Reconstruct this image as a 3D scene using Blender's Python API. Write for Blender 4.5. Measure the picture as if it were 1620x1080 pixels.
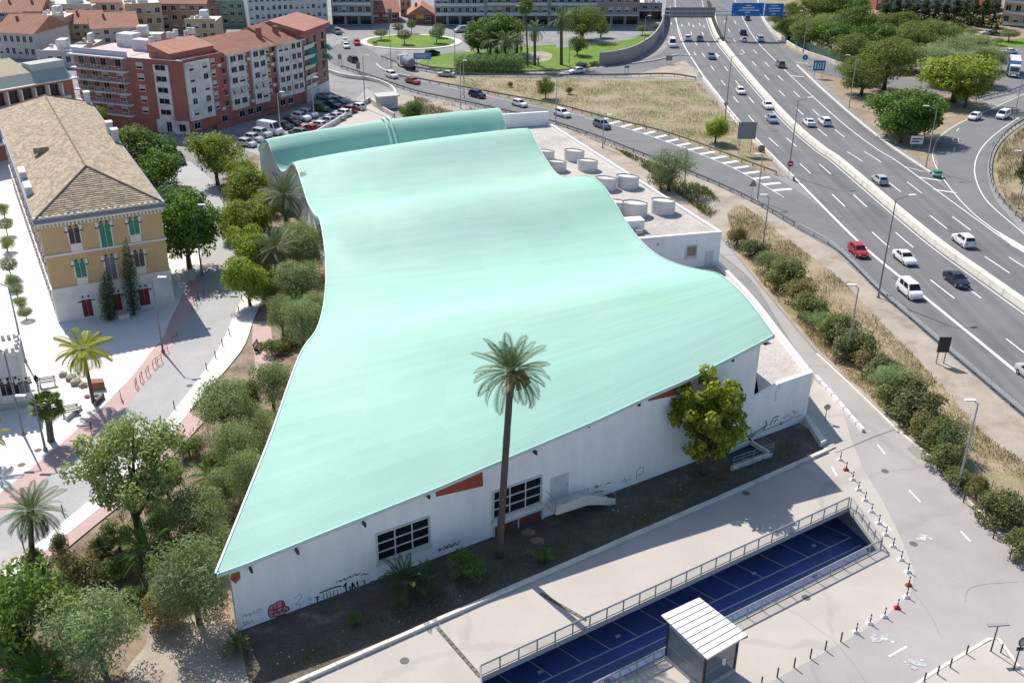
import bpy, bmesh, math, random
import numpy as np
from mathutils import Vector, Matrix
for o in list(bpy.data.objects): bpy.data.objects.remove(o)
scene = bpy.context.scene
COL = scene.collection
R = math.radians

# ------------------------------------------------------------------ camera
CAM_H, FPX, PITCH, ROLL = 52.0, 1600.0, R(26.07), R(0.69)
_fw = Vector((0, math.cos(PITCH), -math.sin(PITCH)))
_r0 = Vector((1, 0, 0)); _u0 = _r0.cross(_fw)
_r = _r0 * math.cos(ROLL) + _u0 * math.sin(ROLL)
_u = -_r0 * math.sin(ROLL) + _u0 * math.cos(ROLL)
cam = bpy.data.objects.new('camera', bpy.data.cameras.new('camera')); COL.objects.link(cam)
m = Matrix((( _r.x, _u.x, -_fw.x, 0), (_r.y, _u.y, -_fw.y, 0), (_r.z, _u.z, -_fw.z, CAM_H), (0, 0, 0, 1)))
cam.matrix_world = m
cam.data.sensor_width = 36; cam.data.lens = FPX / 1620 * 36
cam.data.clip_start = 1; cam.data.clip_end = 6000
scene.camera = cam

# ------------------------------------------------------------------ sky, sun, exposure
SUN_EL, SHADOW_AZ = R(49.5), R(-55.0)
w = bpy.data.worlds.new('World'); scene.world = w; w.use_nodes = True
nt = w.node_tree; nt.nodes.clear()
sky = nt.nodes.new('ShaderNodeTexSky'); sky.sky_type = 'NISHITA'; sky.sun_disc = False
sky.sun_elevation = SUN_EL
_sd = Vector((-math.cos(SHADOW_AZ), -math.sin(SHADOW_AZ)))      # horizontal direction towards the sun
sky.sun_rotation = math.atan2(_sd.x, _sd.y)
sky.air_density = 1.0; sky.dust_density = 1.0; sky.ozone_density = 3.0
bg = nt.nodes.new('ShaderNodeBackground'); bg.inputs[1].default_value = 0.128
wo = nt.nodes.new('ShaderNodeOutputWorld')
nt.links.new(sky.outputs[0], bg.inputs[0]); nt.links.new(bg.outputs[0], wo.inputs[0])
sun = bpy.data.objects.new('sun', bpy.data.lights.new('sun', 'SUN')); COL.objects.link(sun)
sun.data.energy = 5.0; sun.data.angle = R(0.53); sun.data.color = (1.0, 0.935, 0.85)
_toward = Vector((_sd.x * math.cos(SUN_EL), _sd.y * math.cos(SUN_EL), math.sin(SUN_EL)))
sun.rotation_euler = _toward.to_track_quat('Z', 'Y').to_euler()
sun.location = (0, 0, 120)
vs = scene.view_settings
vs.view_transform = 'Standard'; vs.look = 'None'; vs.gamma = 1.0; vs.use_curve_mapping = False
vs.exposure = 0.2
scene.render.resolution_x, scene.render.resolution_y = 1024, 682
scene.render.engine = 'CYCLES'

# ------------------------------------------------------------------ survey: a sighting in the photograph -> point on a level of the place
def ray(x, y): return _fw + _r * ((x - 810) / FPX) - _u * ((y - 540) / FPX)
def P(x, y, z=0.0):
    d = ray(x, y); t = (z - CAM_H) / d.z
    q = Vector((0, 0, CAM_H)) + d * t; q.z = z
    return q
def tall(x, y, base):
    """height of the sighting (x, y) above a base point on the ground"""
    d = ray(x, y); t = (base.x * d.x + base.y * d.y) / (d.x * d.x + d.y * d.y)
    return CAM_H + d.z * t
def mpp(b):
    """metres across one sighting pixel at point b"""
    return (b - Vector((0, 0, CAM_H))).dot(_fw) / FPX
class Wall:
    """vertical plane through two ground points: s along it, z up, d outwards"""
    def __init__(self, a, b, z0=0.0):
        self.a = Vector((a.x, a.y, z0)); v = Vector((b.x - a.x, b.y - a.y, 0)); self.L = v.length
        self.u = v.normalized(); self.n = Vector((self.u.y, -self.u.x, 0))
        if self.n.dot(Vector((0, -1, 0))) < 0 and abs(self.n.y) > .2: self.n = -self.n
    def pt(self, s, z, d=0.0): return self.a + self.u * s + self.n * d + Vector((0, 0, z))
    def at(self, x, y, d=0.0):
        o = self.a + self.n * d; r = ray(x, y); c = Vector((0, 0, CAM_H))
        k = (o - c).dot(self.n) / r.dot(self.n); q = c + r * k
        return (q - self.a).dot(self.u), q.z - self.a.z
    def box(self, mb, s0, s1, z0, z1, d0, d1):
        mb.obox(self.pt(s0, z0, d0), self.u * (s1 - s0), self.n * (d1 - d0), Vector((0, 0, z1 - z0)))

# ------------------------------------------------------------------ mesh building
class MB:
    def __init__(self): self.v = []; self.f = []
    def add(self, vs, fs):
        n = len(self.v); self.v += [tuple(q) for q in vs]; self.f += [tuple(i + n for i in f) for f in fs]; return self
    def obox(self, o, a, b, c):
        o = Vector(o); vs = [o, o + a, o + a + b, o + b, o + c, o + a + c, o + a + b + c, o + b + c]
        return self.add(vs, [(0, 3, 2, 1), (4, 5, 6, 7), (0, 1, 5, 4), (1, 2, 6, 5), (2, 3, 7, 6), (3, 0, 4, 7)])
    def box(self, c, s, rz=0.0):
        ca, sa = math.cos(rz), math.sin(rz); a = Vector((ca, sa, 0)) * s[0]; b = Vector((-sa, ca, 0)) * s[1]; h = Vector((0, 0, s[2]))
        return self.obox(Vector(c) - a / 2 - b / 2 - h / 2, a, b, h)
    def poly(self, pts): return self.add(pts, [tuple(range(len(pts)))])
    def prism(self, pts, z0, z1):
        n = len(pts); vs = [(q[0], q[1], z0) for q in pts] + [(q[0], q[1], z1) for q in pts]
        return self.add(vs, [tuple(range(n - 1, -1, -1)), tuple(range(n, 2 * n))] + [(i, (i + 1) % n, n + (i + 1) % n, n + i) for i in range(n)])
    def extr(self, pts, d):
        n = len(pts); d = Vector(d); vs = [Vector(q) for q in pts] + [Vector(q) + d for q in pts]
        return self.add(vs, [tuple(range(n - 1, -1, -1)), tuple(range(n, 2 * n))] + [(i, (i + 1) % n, n + (i + 1) % n, n + i) for i in range(n)])
    def tube(self, pts, rad, n=8, cap=True):
        pts = [Vector(q) for q in pts]
        if not isinstance(rad, (list, tuple)): rad = [rad] * len(pts)
        vs = []; fs = []; pa = None
        for i, q in enumerate(pts):
            t = (pts[min(i + 1, len(pts) - 1)] - pts[max(i - 1, 0)]).normalized()
            if pa is None: pa = t.orthogonal().normalized()
            else: pa = (pa - t * pa.dot(t)).normalized()
            pb = t.cross(pa)
            for k in range(n):
                a = 2 * math.pi * k / n; vs.append(q + (pa * math.cos(a) + pb * math.sin(a)) * rad[i])
        for i in range(len(pts) - 1):
            for k in range(n):
                fs.append((i * n + k, i * n + (k + 1) % n, (i + 1) * n + (k + 1) % n, (i + 1) * n + k))
        if cap: fs += [tuple(range(n - 1, -1, -1)), tuple(range((len(pts) - 1) * n, len(pts) * n))]
        return self.add(vs, fs)
    def lathe(self, prof, n=16, c=(0, 0, 0)):
        vs = []; fs = []; c = Vector(c)
        for (r, z) in prof:
            for k in range(n):
                a = 2 * math.pi * k / n; vs.append(c + Vector((r * math.cos(a), r * math.sin(a), z)))
        for i in range(len(prof) - 1):
            for k in range(n): fs.append((i * n + k, i * n + (k + 1) % n, (i + 1) * n + (k + 1) % n, (i + 1) * n + k))
        fs += [tuple(range(n - 1, -1, -1)), tuple(range((len(prof) - 1) * n, len(prof) * n))]
        return self.add(vs, fs)
    def strip(self, L, Rr):
        """ribbon between two polylines"""
        n = len(L); return self.add(list(L) + list(Rr), [(i, i + 1, n + i + 1, n + i) for i in range(n - 1)])
    def mesh(self, name, smooth=False):
        me = bpy.data.meshes.new(name); me.from_pydata(self.v, [], self.f); me.update()
        if smooth: me.polygons.foreach_set('use_smooth', [True] * len(me.polygons))
        return me
    def build(self, name, material, parent=None, smooth=False):
        return put(self.mesh(name, smooth), name, material, parent)

ORIG = {}
def put(me, name, material, parent=None, local=False):
    o = bpy.data.objects.new(name, me); COL.objects.link(o)
    if material is not None:
        if len(me.materials) == 0: me.materials.append(None)
        o.material_slots[0].link = 'OBJECT'; o.material_slots[0].material = material
    if parent is not None:
        o.parent = parent
        if not local and parent.name in ORIG: o.matrix_parent_inverse = Matrix.Translation(-ORIG[parent.name])
    return o
LABELS = {}
def tag(o, label, cat, group=None):
    o['label'] = label; o['category'] = cat
    if group: o['group'] = group
    LABELS[label] = LABELS.get(label, 0) + 1
    return o
def root(name, loc, label, cat, group=None, local=False, rz=0.0):
    o = bpy.data.objects.new(name, None); COL.objects.link(o); o.empty_display_size = .3
    o.location = loc; o.rotation_euler = (0, 0, rz)
    if not local: ORIG[o.name] = Vector(loc)
    return tag(o, label, cat, group)
def struct(o): o['kind'] = 'structure'; return o
def stuff(o): o['kind'] = 'stuff'; return o
ORD = ['first', 'second', 'third', 'fourth', 'fifth', 'sixth', 'seventh', 'eighth', 'ninth', 'tenth', 'eleventh', 'twelfth', 'thirteenth', 'fourteenth',
       'fifteenth', 'sixteenth', 'seventeenth', 'eighteenth', 'nineteenth', 'twentieth', 'twenty-first', 'twenty-second', 'twenty-third', 'twenty-fourth', 'twenty-fifth',
       'twenty-sixth', 'twenty-seventh', 'twenty-eighth', 'twenty-ninth', 'thirtieth']

# ------------------------------------------------------------------ materials
MATS = {}
def mat(name, col, rough=.85, var=.12, scale=1.5, fine=0.0, fscale=40, bump=0.0, bscale=30, metal=0.0, spec=.35, island=0.0, col2=None, c2scale=.12, c2lo=.5, c2hi=.62, emit=None, detail=6, streak=None):
    """procedural surface: base colour, soft variation, fine grain, an optional second colour in patches, relief"""
    if name in MATS: return MATS[name]
    M = bpy.data.materials.new(name); M.use_nodes = True; MATS[name] = M
    t = M.node_tree; N = t.nodes; Lk = t.links; b = N['Principled BSDF']
    b.inputs['Roughness'].default_value = rough; b.inputs['Metallic'].default_value = metal
    b.inputs['Specular IOR Level'].default_value = spec
    tc = N.new('ShaderNodeTexCoord'); vec = tc.outputs['Object']
    if streak:
        mp = N.new('ShaderNodeMapping'); mp.inputs['Scale'].default_value = streak; Lk.new(vec, mp.inputs[0]); vec = mp.outputs[0]
    c = (*col, 1)
    def rgbmul(inp, fac_socket, lo, hi):
        mr = N.new('ShaderNodeMapRange'); mr.inputs[3].default_value = lo; mr.inputs[4].default_value = hi
        mr.inputs[1].default_value = .25; mr.inputs[2].default_value = .75
        Lk.new(fac_socket, mr.inputs[0])
        mx = N.new('ShaderNodeVectorMath'); mx.operation = 'SCALE'
        Lk.new(inp, mx.inputs[0]); Lk.new(mr.outputs[0], mx.inputs['Scale']); return mx.outputs[0]
    rgb = N.new('ShaderNodeRGB'); rgb.outputs[0].default_value = c; out = rgb.outputs[0]
    if col2 is not None:
        n2 = N.new('ShaderNodeTexNoise'); n2.inputs['Scale'].default_value = c2scale; n2.inputs['Detail'].default_value = 8; n2.inputs['Roughness'].default_value = .62
        Lk.new(tc.outputs['Object'], n2.inputs['Vector'])
        mr = N.new('ShaderNodeMapRange'); mr.inputs[1].default_value = c2lo; mr.inputs[2].default_value = c2hi; Lk.new(n2.outputs['Fac'], mr.inputs[0])
        mx = N.new('ShaderNodeMix'); mx.data_type = 'RGBA'; Lk.new(mr.outputs[0], mx.inputs[0]); Lk.new(out, mx.inputs[6]); mx.inputs[7].default_value = (*col2, 1); out = mx.outputs[2]
    if var > 0:
        n1 = N.new('ShaderNodeTexNoise'); n1.inputs['Scale'].default_value = scale; n1.inputs['Detail'].default_value = detail; n1.inputs['Roughness'].default_value = .6
        Lk.new(vec, n1.inputs['Vector']); out = rgbmul(out, n1.outputs['Fac'], 1 - var, 1 + var)
    if fine > 0:
        n3 = N.new('ShaderNodeTexNoise'); n3.inputs['Scale'].default_value = fscale; n3.inputs['Detail'].default_value = 3
        Lk.new(vec, n3.inputs['Vector']); out = rgbmul(out, n3.outputs['Fac'], 1 - fine, 1 + fine)
    if island > 0:
        g = N.new('ShaderNodeNewGeometry'); out = rgbmul(out, g.outputs['Random Per Island'], 1 - island, 1 + island)
    Lk.new(out, b.inputs['Base Color'])
    if bump > 0:
        nb = N.new('ShaderNodeTexNoise'); nb.inputs['Scale'].default_value = bscale; nb.inputs['Detail'].default_value = 4; Lk.new(vec, nb.inputs['Vector'])
        bp = N.new('ShaderNodeBump'); bp.inputs['Strength'].default_value = bump; bp.inputs['Distance'].default_value = .05
        Lk.new(nb.outputs['Fac'], bp.inputs['Height']); Lk.new(bp.outputs[0], b.inputs['Normal'])
    if emit: b.inputs['Emission Color'].default_value = (*emit, 1); b.inputs['Emission Strength'].default_value = 1
    return M
def paint(name, col, rough=.3): return mat('paint_' + name, col, rough=rough, var=.03, scale=3, spec=.5)
def leaf_mat(name, col, col2, var=.35, trans=.34):
    M = bpy.data.materials.new(name); M.use_nodes = True; MATS[name] = M
    t = M.node_tree; N = t.nodes; Lk = t.links; b = N['Principled BSDF']; out = N['Material Output']
    b.inputs['Roughness'].default_value = .6; b.inputs['Specular IOR Level'].default_value = .2
    g = N.new('ShaderNodeNewGeometry'); tc = N.new('ShaderNodeTexCoord'); oi = N.new('ShaderNodeObjectInfo')
    n = N.new('ShaderNodeTexNoise'); n.inputs['Scale'].default_value = .9; n.inputs['Detail'].default_value = 2; Lk.new(tc.outputs['Object'], n.inputs['Vector'])
    ad = N.new('ShaderNodeMath'); ad.operation = 'MULTIPLY_ADD'; Lk.new(g.outputs['Random Per Island'], ad.inputs[0]); ad.inputs[1].default_value = .55; Lk.new(n.outputs['Fac'], ad.inputs[2])
    mr = N.new('ShaderNodeMapRange'); mr.inputs[1].default_value = .35; mr.inputs[2].default_value = 1.15; Lk.new(ad.outputs[0], mr.inputs[0])
    mx = N.new('ShaderNodeMix'); mx.data_type = 'RGBA'; mx.inputs[6].default_value = (*col, 1); mx.inputs[7].default_value = (*col2, 1); Lk.new(mr.outputs[0], mx.inputs[0])
    m2 = N.new('ShaderNodeMapRange'); m2.inputs[3].default_value = 1 - var * .5; m2.inputs[4].default_value = 1 + var * .5; Lk.new(oi.outputs['Random'], m2.inputs[0])
    sc = N.new('ShaderNodeVectorMath'); sc.operation = 'SCALE'; Lk.new(mx.outputs[2], sc.inputs[0]); Lk.new(m2.outputs[0], sc.inputs['Scale'])
    Lk.new(sc.outputs[0], b.inputs['Base Color'])
    tr = N.new('ShaderNodeBsdfTranslucent'); s2 = N.new('ShaderNodeVectorMath'); s2.operation = 'MULTIPLY'; s2.inputs[1].default_value = (1.2, 1.3, .6); Lk.new(sc.outputs[0], s2.inputs[0]); Lk.new(s2.outputs[0], tr.inputs[0])
    ms = N.new('ShaderNodeMixShader'); ms.inputs[0].default_value = trans; Lk.new(b.outputs[0], ms.inputs[1]); Lk.new(tr.outputs[0], ms.inputs[2]); Lk.new(ms.outputs[0], out.inputs[0])
    return M
def asphalt(name, col, patch, crack=.5, cscale=.16, grain=.12, stain=.2):
    """worn paving: broad tone, tyre-scale stains, fine grain and a net of thin dark cracks"""
    M = mat(name, col, rough=.9, var=stain, scale=.22, fine=grain, fscale=9, col2=patch, c2scale=.07, c2lo=.48, c2hi=.66, bump=.15, bscale=12)
    t = M.node_tree; N = t.nodes; Lk = t.links; b = N['Principled BSDF']
    src = b.inputs['Base Color'].links[0].from_socket
    tc = N.new('ShaderNodeTexCoord'); nz = N.new('ShaderNodeTexNoise'); nz.inputs['Scale'].default_value = .5; Lk.new(tc.outputs['Object'], nz.inputs['Vector'])
    mxv = N.new('ShaderNodeVectorMath'); mxv.operation = 'MULTIPLY_ADD'; mxv.inputs[1].default_value = (2.2, 2.2, 0); Lk.new(nz.outputs['Color'], mxv.inputs[0]); Lk.new(tc.outputs['Object'], mxv.inputs[2])
    vo = N.new('ShaderNodeTexVoronoi'); vo.feature = 'DISTANCE_TO_EDGE'; vo.inputs['Scale'].default_value = cscale; Lk.new(mxv.outputs[0], vo.inputs['Vector'])
    mr = N.new('ShaderNodeMapRange'); mr.inputs[1].default_value = .004; mr.inputs[2].default_value = .012; mr.inputs[3].default_value = crack; mr.inputs[4].default_value = 1; Lk.new(vo.outputs['Distance'], mr.inputs[0])
    sc = N.new('ShaderNodeVectorMath'); sc.operation = 'SCALE'; Lk.new(src, sc.inputs[0]); Lk.new(mr.outputs[0], sc.inputs['Scale']); Lk.new(sc.outputs[0], b.inputs['Base Color'])
    return M

M_white = mat('white_render', (.89, .89, .88), var=.07, scale=1.1, fine=.03, fscale=14, col2=(.80, .795, .78), c2scale=.3, c2lo=.5, c2hi=.8, streak=(1, 1, .18))
M_coping = mat('white_coping', (.82, .81, .79), var=.05)
M_red = mat('red_panel', (.36, .075, .04), rough=.6, var=.08)
M_glass = mat('dark_glass', (.012, .014, .018), rough=.12, var=.2, spec=.5)
M_frame = mat('pale_frame', (.62, .62, .60), rough=.5, var=.04)
M_steel = mat('galvanised_steel', (.38, .39, .40), rough=.45, var=.1, metal=.5)
M_dark = mat('dark_metal', (.03, .032, .036), rough=.5, var=.1)
M_conc = mat('concrete', (.48, .46, .43), var=.14, scale=1.2, fine=.08, col2=(.36, .34, .31), c2scale=.6, c2lo=.55, c2hi=.75, bump=.1)
M_conc_l = mat('pale_concrete', (.66, .63, .56), var=.12, scale=.8, fine=.06, col2=(.50, .46, .39), c2scale=.5, c2lo=.52, c2hi=.7)
M_bark = mat('bark', (.10, .075, .052), var=.3, scale=6, bump=.5, bscale=14)
M_palmbark = mat('palm_bark', (.105, .095, .08), var=.35, scale=5, streak=(1, 1, 6), bump=.6, bscale=10)
M_line = mat('road_paint', (.78, .78, .76), rough=.7, var=.16, scale=2, fine=.12, fscale=10)
M_black = mat('black_rubber', (.012, .012, .012), rough=.7, var=.1)

# ================================================================== GROUND, ROADS, PAVING
def cr(pts, n=6):
    """Catmull-Rom through points"""
    pts = [Vector(q) for q in pts]; out = []
    for i in range(len(pts) - 1):
        p0 = pts[max(i - 1, 0)]; p1 = pts[i]; p2 = pts[i + 1]; p3 = pts[min(i + 2, len(pts) - 1)]
        for k in range(n):
            t = k / n
            out.append(.5 * ((2 * p1) + (p2 - p0) * t + (2 * p0 - 5 * p1 + 4 * p2 - p3) * t * t + (3 * p1 - p0 - 3 * p2 + p3) * t ** 3))
    out.append(pts[-1]); return out
def PX(l, z=0.0): return [P(x, y, z) for (x, y) in l]
def offs(line, d):
    """offset polyline to its right by d (horizontal)"""
    out = []
    for i, q in enumerate(line):
        t = line[min(i + 1, len(line) - 1)] - line[max(i - 1, 0)]; t.z = 0; t.normalize()
        out.append(q + Vector((t.y, -t.x, 0)) * d)
    return out
def atz(line, z): return [Vector((q.x, q.y, z)) for q in line]
class Line:
    def __init__(self, pts):
        self.p = [Vector(q) for q in pts]; self.s = [0.0]
        for a, b in zip(self.p, self.p[1:]): self.s.append(self.s[-1] + (b - a).length)
        self.L = self.s[-1]
    def at(self, s):
        s = max(0, min(self.L, s))
        for i in range(len(self.p) - 1):
            if s <= self.s[i + 1]:
                t = (s - self.s[i]) / max(1e-6, self.s[i + 1] - self.s[i]); d = (self.p[i + 1] - self.p[i]).normalized()
                return self.p[i].lerp(self.p[i + 1], t), d
        return self.p[-1], (self.p[-1] - self.p[-2]).normalized()
    def where(self, q):
        best = (1e9, 0)
        for i in range(len(self.p) - 1):
            a, b = self.p[i], self.p[i + 1]; v = b - a; t = max(0, min(1, (q - a).dot(v) / v.length_squared)); d = (q - a - v * t).length
            if d < best[0]: best = (d, self.s[i] + v.length * t)
        return best[1]
    def cut(self, s0, s1, z=None, step=1.5):
        n = max(1, int((s1 - s0) / step)); o = [self.at(s0 + (s1 - s0) * i / n)[0].copy() for i in range(n + 1)]
        return atz(o, z) if z is not None else o
def sheet(name, pts, z, material, hole=None):
    bm = bmesh.new()
    loops = [pts] + ([hole] if hole else [])
    es = []
    for lp in loops:
        vv = [bm.verts.new((q.x, q.y, z)) for q in lp]
        es += [bm.edges.new((vv[i], vv[(i + 1) % len(vv)])) for i in range(len(vv))]
    bmesh.ops.triangle_fill(bm, edges=es, use_beauty=True)
    for f in bm.faces:
        f.normal_update()
        if f.normal.z < 0: f.normal_flip()
    me = bpy.data.meshes.new(name); bm.to_mesh(me); bm.free()
    return struct(put(me, name, material))

M_earth = mat('dry_earth', (.30, .24, .17), var=.22, scale=.25, fine=.15, fscale=5, col2=(.26, .20, .13), c2scale=.18, c2lo=.46, c2hi=.6, bump=.3, bscale=4)
M_pale_earth = mat('pale_earth', (.375, .325, .27), var=.2, scale=.3, fine=.14, fscale=6, col2=(.27, .225, .17), c2scale=.22, c2lo=.5, c2hi=.66, bump=.3, bscale=5)
M_soil = mat('garden_soil', (.27, .205, .145), var=.25, scale=.5, fine=.22, fscale=5, col2=(.14, .105, .075), c2scale=.35, c2lo=.48, c2hi=.62, bump=.4, bscale=5)
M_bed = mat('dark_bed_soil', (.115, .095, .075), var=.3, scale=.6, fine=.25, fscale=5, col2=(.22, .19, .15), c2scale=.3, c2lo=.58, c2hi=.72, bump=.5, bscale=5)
M_city = asphalt('street_asphalt', (.27, .268, .262), (.21, .21, .21), .9)
M_fore = asphalt('forecourt_paving', (.475, .435, .39), (.43, .40, .36), .9, .03, .05, .07)
M_road = asphalt('access_road_asphalt', (.375, .35, .34), (.335, .317, .31), .9, .035, .06, .10)
M_moto = asphalt('motorway_asphalt', (.165, .166, .170), (.140, .141, .150), .95, .02, .08, .08)
def tracks(M, k=.10):
    """tyre-polished lanes: soft bands along the carriageway"""
    t = M.node_tree; N = t.nodes; Lk = t.links; b = N['Principled BSDF']; src = b.inputs['Base Color'].links[0].from_socket
    tc = N.new('ShaderNodeTexCoord'); mp = N.new('ShaderNodeMapping'); mp.inputs['Scale'].default_value = (.75, .012, 1); Lk.new(tc.outputs['Object'], mp.inputs[0])
    n = N.new('ShaderNodeTexNoise'); n.inputs['Scale'].default_value = 1; n.inputs['Detail'].default_value = 4; Lk.new(mp.outputs[0], n.inputs['Vector'])
    mr = N.new('ShaderNodeMapRange'); mr.inputs[1].default_value = .35; mr.inputs[2].default_value = .65; mr.inputs[3].default_value = 1 - k; mr.inputs[4].default_value = 1 + k; Lk.new(n.outputs['Fac'], mr.inputs[0])
    sc = N.new('ShaderNodeVectorMath'); sc.operation = 'SCALE'; Lk.new(src, sc.inputs[0]); Lk.new(mr.outputs[0], sc.inputs['Scale']); Lk.new(sc.outputs[0], b.inputs['Base Color'])
tracks(M_moto, .13)
M_ramp = asphalt('ramp_asphalt', (.185, .186, .188), (.155, .156, .162), .92, .05, .08, .1)
M_plaza = mat('pale_plaza_paving', (.70, .67, .63), rough=.7, var=.05, scale=.3, fine=.03, fscale=3, col2=(.62, .59, .55), c2scale=.1, c2lo=.5, c2hi=.75)
M_pink = mat('pink_paving', (.50, .35, .33), var=.08, scale=.6, fine=.06, fscale=4, col2=(.45, .33, .31), c2scale=.3)
M_ped = mat('grey_street_paving', (.375, .38, .375), var=.09, scale=.3, fine=.06, fscale=3, col2=(.42, .375, .37), c2scale=.12, c2lo=.5, c2hi=.65)
M_lawn = mat('lawn', (.105, .20, .012), var=.25, scale=.5, fine=.3, fscale=8, col2=(.20, .24, .03), c2scale=.15, c2lo=.52, c2hi=.7, bump=.5, bscale=12)
M_drygrass = mat('dry_grass_ground', (.31, .25, .165), var=.25, scale=.5, fine=.3, fscale=6, col2=(.20, .195, .085), c2scale=.11, c2lo=.46, c2hi=.6, bump=.6, bscale=5)

# the car-park light well cut through the ground
PIT = [P(762, 1072), P(1343, 803), P(1391, 868)]
_far = (PIT[1] - PIT[0]).normalized(); _end = (PIT[2] - PIT[1])
PIT.append(PIT[2] - _far * ((PIT[1] - PIT[0]).length + .3))
big = [Vector((-900, -60, 0)), Vector((900, -60, 0)), Vector((900, 2600, 0)), Vector((-900, 2600, 0))]
sheet('ground', big, -.05, M_city, PIT)

sheet('forecourt', PX([(330, 1150), (480, 1078), (1308, 716), (1312, 700), (1262, 668), (1288, 600), (1330, 640), (1345, 690), (1365, 740), (1395, 790), (1425, 850), (1447, 905), (1442, 935), (1418, 962), (1380, 990), (1330, 1018), (1240, 1068), (1150, 1120), (1100, 1150)]), 0.02, M_fore, PIT)
sheet('access_road', cr(PX([(1118, 376), (1136, 398), (1190, 445), (1232, 510), (1288, 596), (1330, 640)]), 4)
      + PX([(1345, 690), (1365, 740), (1395, 790), (1425, 850), (1447, 905), (1442, 935), (1418, 962), (1380, 990), (1330, 1018), (1240, 1068), (1150, 1120), (1100, 1150), (1760, 1150), (1760, 1030)])
      + cr(PX([(1620, 890), (1540, 810), (1475, 735), (1420, 680), (1345, 608), (1290, 557), (1215, 468), (1160, 400), (1135, 372)]), 4), 0.012, M_road)
# low pavement wedge in the bottom right corner
sheet('traffic_island', PX([(1455, 1080), (1480, 1065), (1530, 1035), (1575, 1010), (1610, 1060), (1700, 1150), (1400, 1150)]), 0.1, M_fore)
k = MB(); ln = PX([(1445, 1090), (1480, 1065), (1530, 1035), (1567, 1013), (1577, 1012), (1612, 1060), (1660, 1110)])
k.strip(atz(ln, .13), atz(offs(ln, -.25), .13)); k.strip(atz(ln, .0), atz(ln, .13)); k.strip(atz(offs(ln, -.25), .13), atz(offs(ln, -.25), 0.0))
struct(k.build('island_kerb', M_conc_l))

# garden soil on the left, shaded bed in front of the hall
sheet('garden_ground', PX([(377, 998), (400, 1120), (330, 1180), (-120, 1180), (-120, 990), (0, 915), (50, 875), (120, 820), (180, 768), (225, 725), (285, 660), (318, 622), (355, 565), (378, 520), (398, 470), (390, 440), (365, 400), (352, 350), (345, 310), (352, 285), (372, 262), (400, 245), (440, 222), (520, 250), (560, 420), (620, 560), (560, 800)]), -.02, M_soil)
sheet('bare_path', cr(PX([(235, 985), (262, 965), (300, 972), (350, 985), (376, 1000), (388, 1035), (420, 1070), (410, 1100), (330, 1130), (250, 1130), (215, 1100), (200, 1060), (230, 1020), (235, 985)]), 4)[:-1], 0.0, M_pale_earth)
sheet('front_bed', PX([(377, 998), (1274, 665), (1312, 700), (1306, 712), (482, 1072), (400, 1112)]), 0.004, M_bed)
# white kerb along the bed
kb = Line(PX([(400, 1114), (484, 1075), (800, 936), (1100, 806), (1308, 714)]))
n = int(kb.L / 2.0)
KB = root('bed_kerb', kb.p[0], 'long pale concrete kerb between the dark planted bed and the forecourt', 'kerb')
for i in range(n):
    a, d = kb.at(i * kb.L / n + .012); b, _ = kb.at((i + 1) * kb.L / n - .012); q = MB()
    rt = Vector((d.y, -d.x, 0)); q.obox(a - rt * .16, b - a, rt * .32, Vector((0, 0, .3 + .012 * math.sin(i * 2.1)))); q.build('kerb_stone', M_conc_l, KB)

# plaza, pedestrian street, pink bands
sheet('plaza', PX([(-160, 240), (20, 240), (180, 250), (262, 262), (300, 330), (318, 380), (318, 425), (300, 455), (283, 500), (258, 545), (215, 590), (165, 640), (110, 690), (60, 735), (0, 785), (-160, 900)]), 0.0, M_plaza)
ped_l = [(262, 262), (283, 300), (303, 330), (318, 365), (322, 395), (316, 425), (300, 460), (283, 500), (258, 540), (215, 590), (165, 640), (110, 690), (60, 732), (0, 780), (-120, 890)]
ped_r = [(388, 462), (370, 500), (350, 545), (325, 585), (295, 625), (260, 670), (225, 715), (180, 760), (120, 810), (60, 860), (0, 905), (-120, 1000)]
sheet('pedestrian_street', cr(PX(ped_l), 3) + list(reversed(cr(PX([(300, 255), (335, 285), (360, 325), (372, 365), (375, 400), (374, 430)] + ped_r), 3))), 0.006, M_ped)
wr = [(418, 468), (402, 505), (388, 545), (365, 577), (338, 608), (300, 652), (262, 700), (230, 735), (190, 777), (130, 827), (60, 882), (0, 930), (-120, 1030)]
sheet('white_pavement', cr(PX(ped_r), 3) + list(reversed(cr(PX(wr), 3))), 0.10, M_plaza)
k = MB(); ln = cr(PX(ped_r), 3); k.strip(atz(ln, .0), atz(ln, .1)); struct(k.build('pavement_kerb', M_conc_l))
pk = [(300, 652), (262, 700), (230, 735), (190, 777), (130, 827), (60, 882), (0, 930)]
pk2 = [(322, 668), (283, 712), (250, 745), (208, 785), (150, 832), (80, 890), (20, 938)]
sheet('pink_path', cr(PX(pk), 3) + list(reversed(cr(PX(pk2), 3))), 0.085, M_pink)
sheet('garden_path', cr(PX([(400, 508), (399, 540), (403, 566), (402, 585), (395, 600)]), 3) + cr(PX([(412, 612), (428, 592), (434, 560), (430, 530), (428, 508)]), 3), 0.02, M_pink)
pl = [(299, 443), (287, 470), (270, 505), (257, 535), (240, 555), (215, 588), (170, 638), (118, 684), (60, 733), (0, 782)]
pr = [(322, 446), (309, 478), (292, 510), (279, 535), (262, 562), (236, 598), (196, 646), (148, 692), (95, 738), (0, 815)]
sheet('pink_band', cr(PX(pl), 3) + list(reversed(cr(PX(pr), 3))), 0.012, M_pink)

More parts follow.
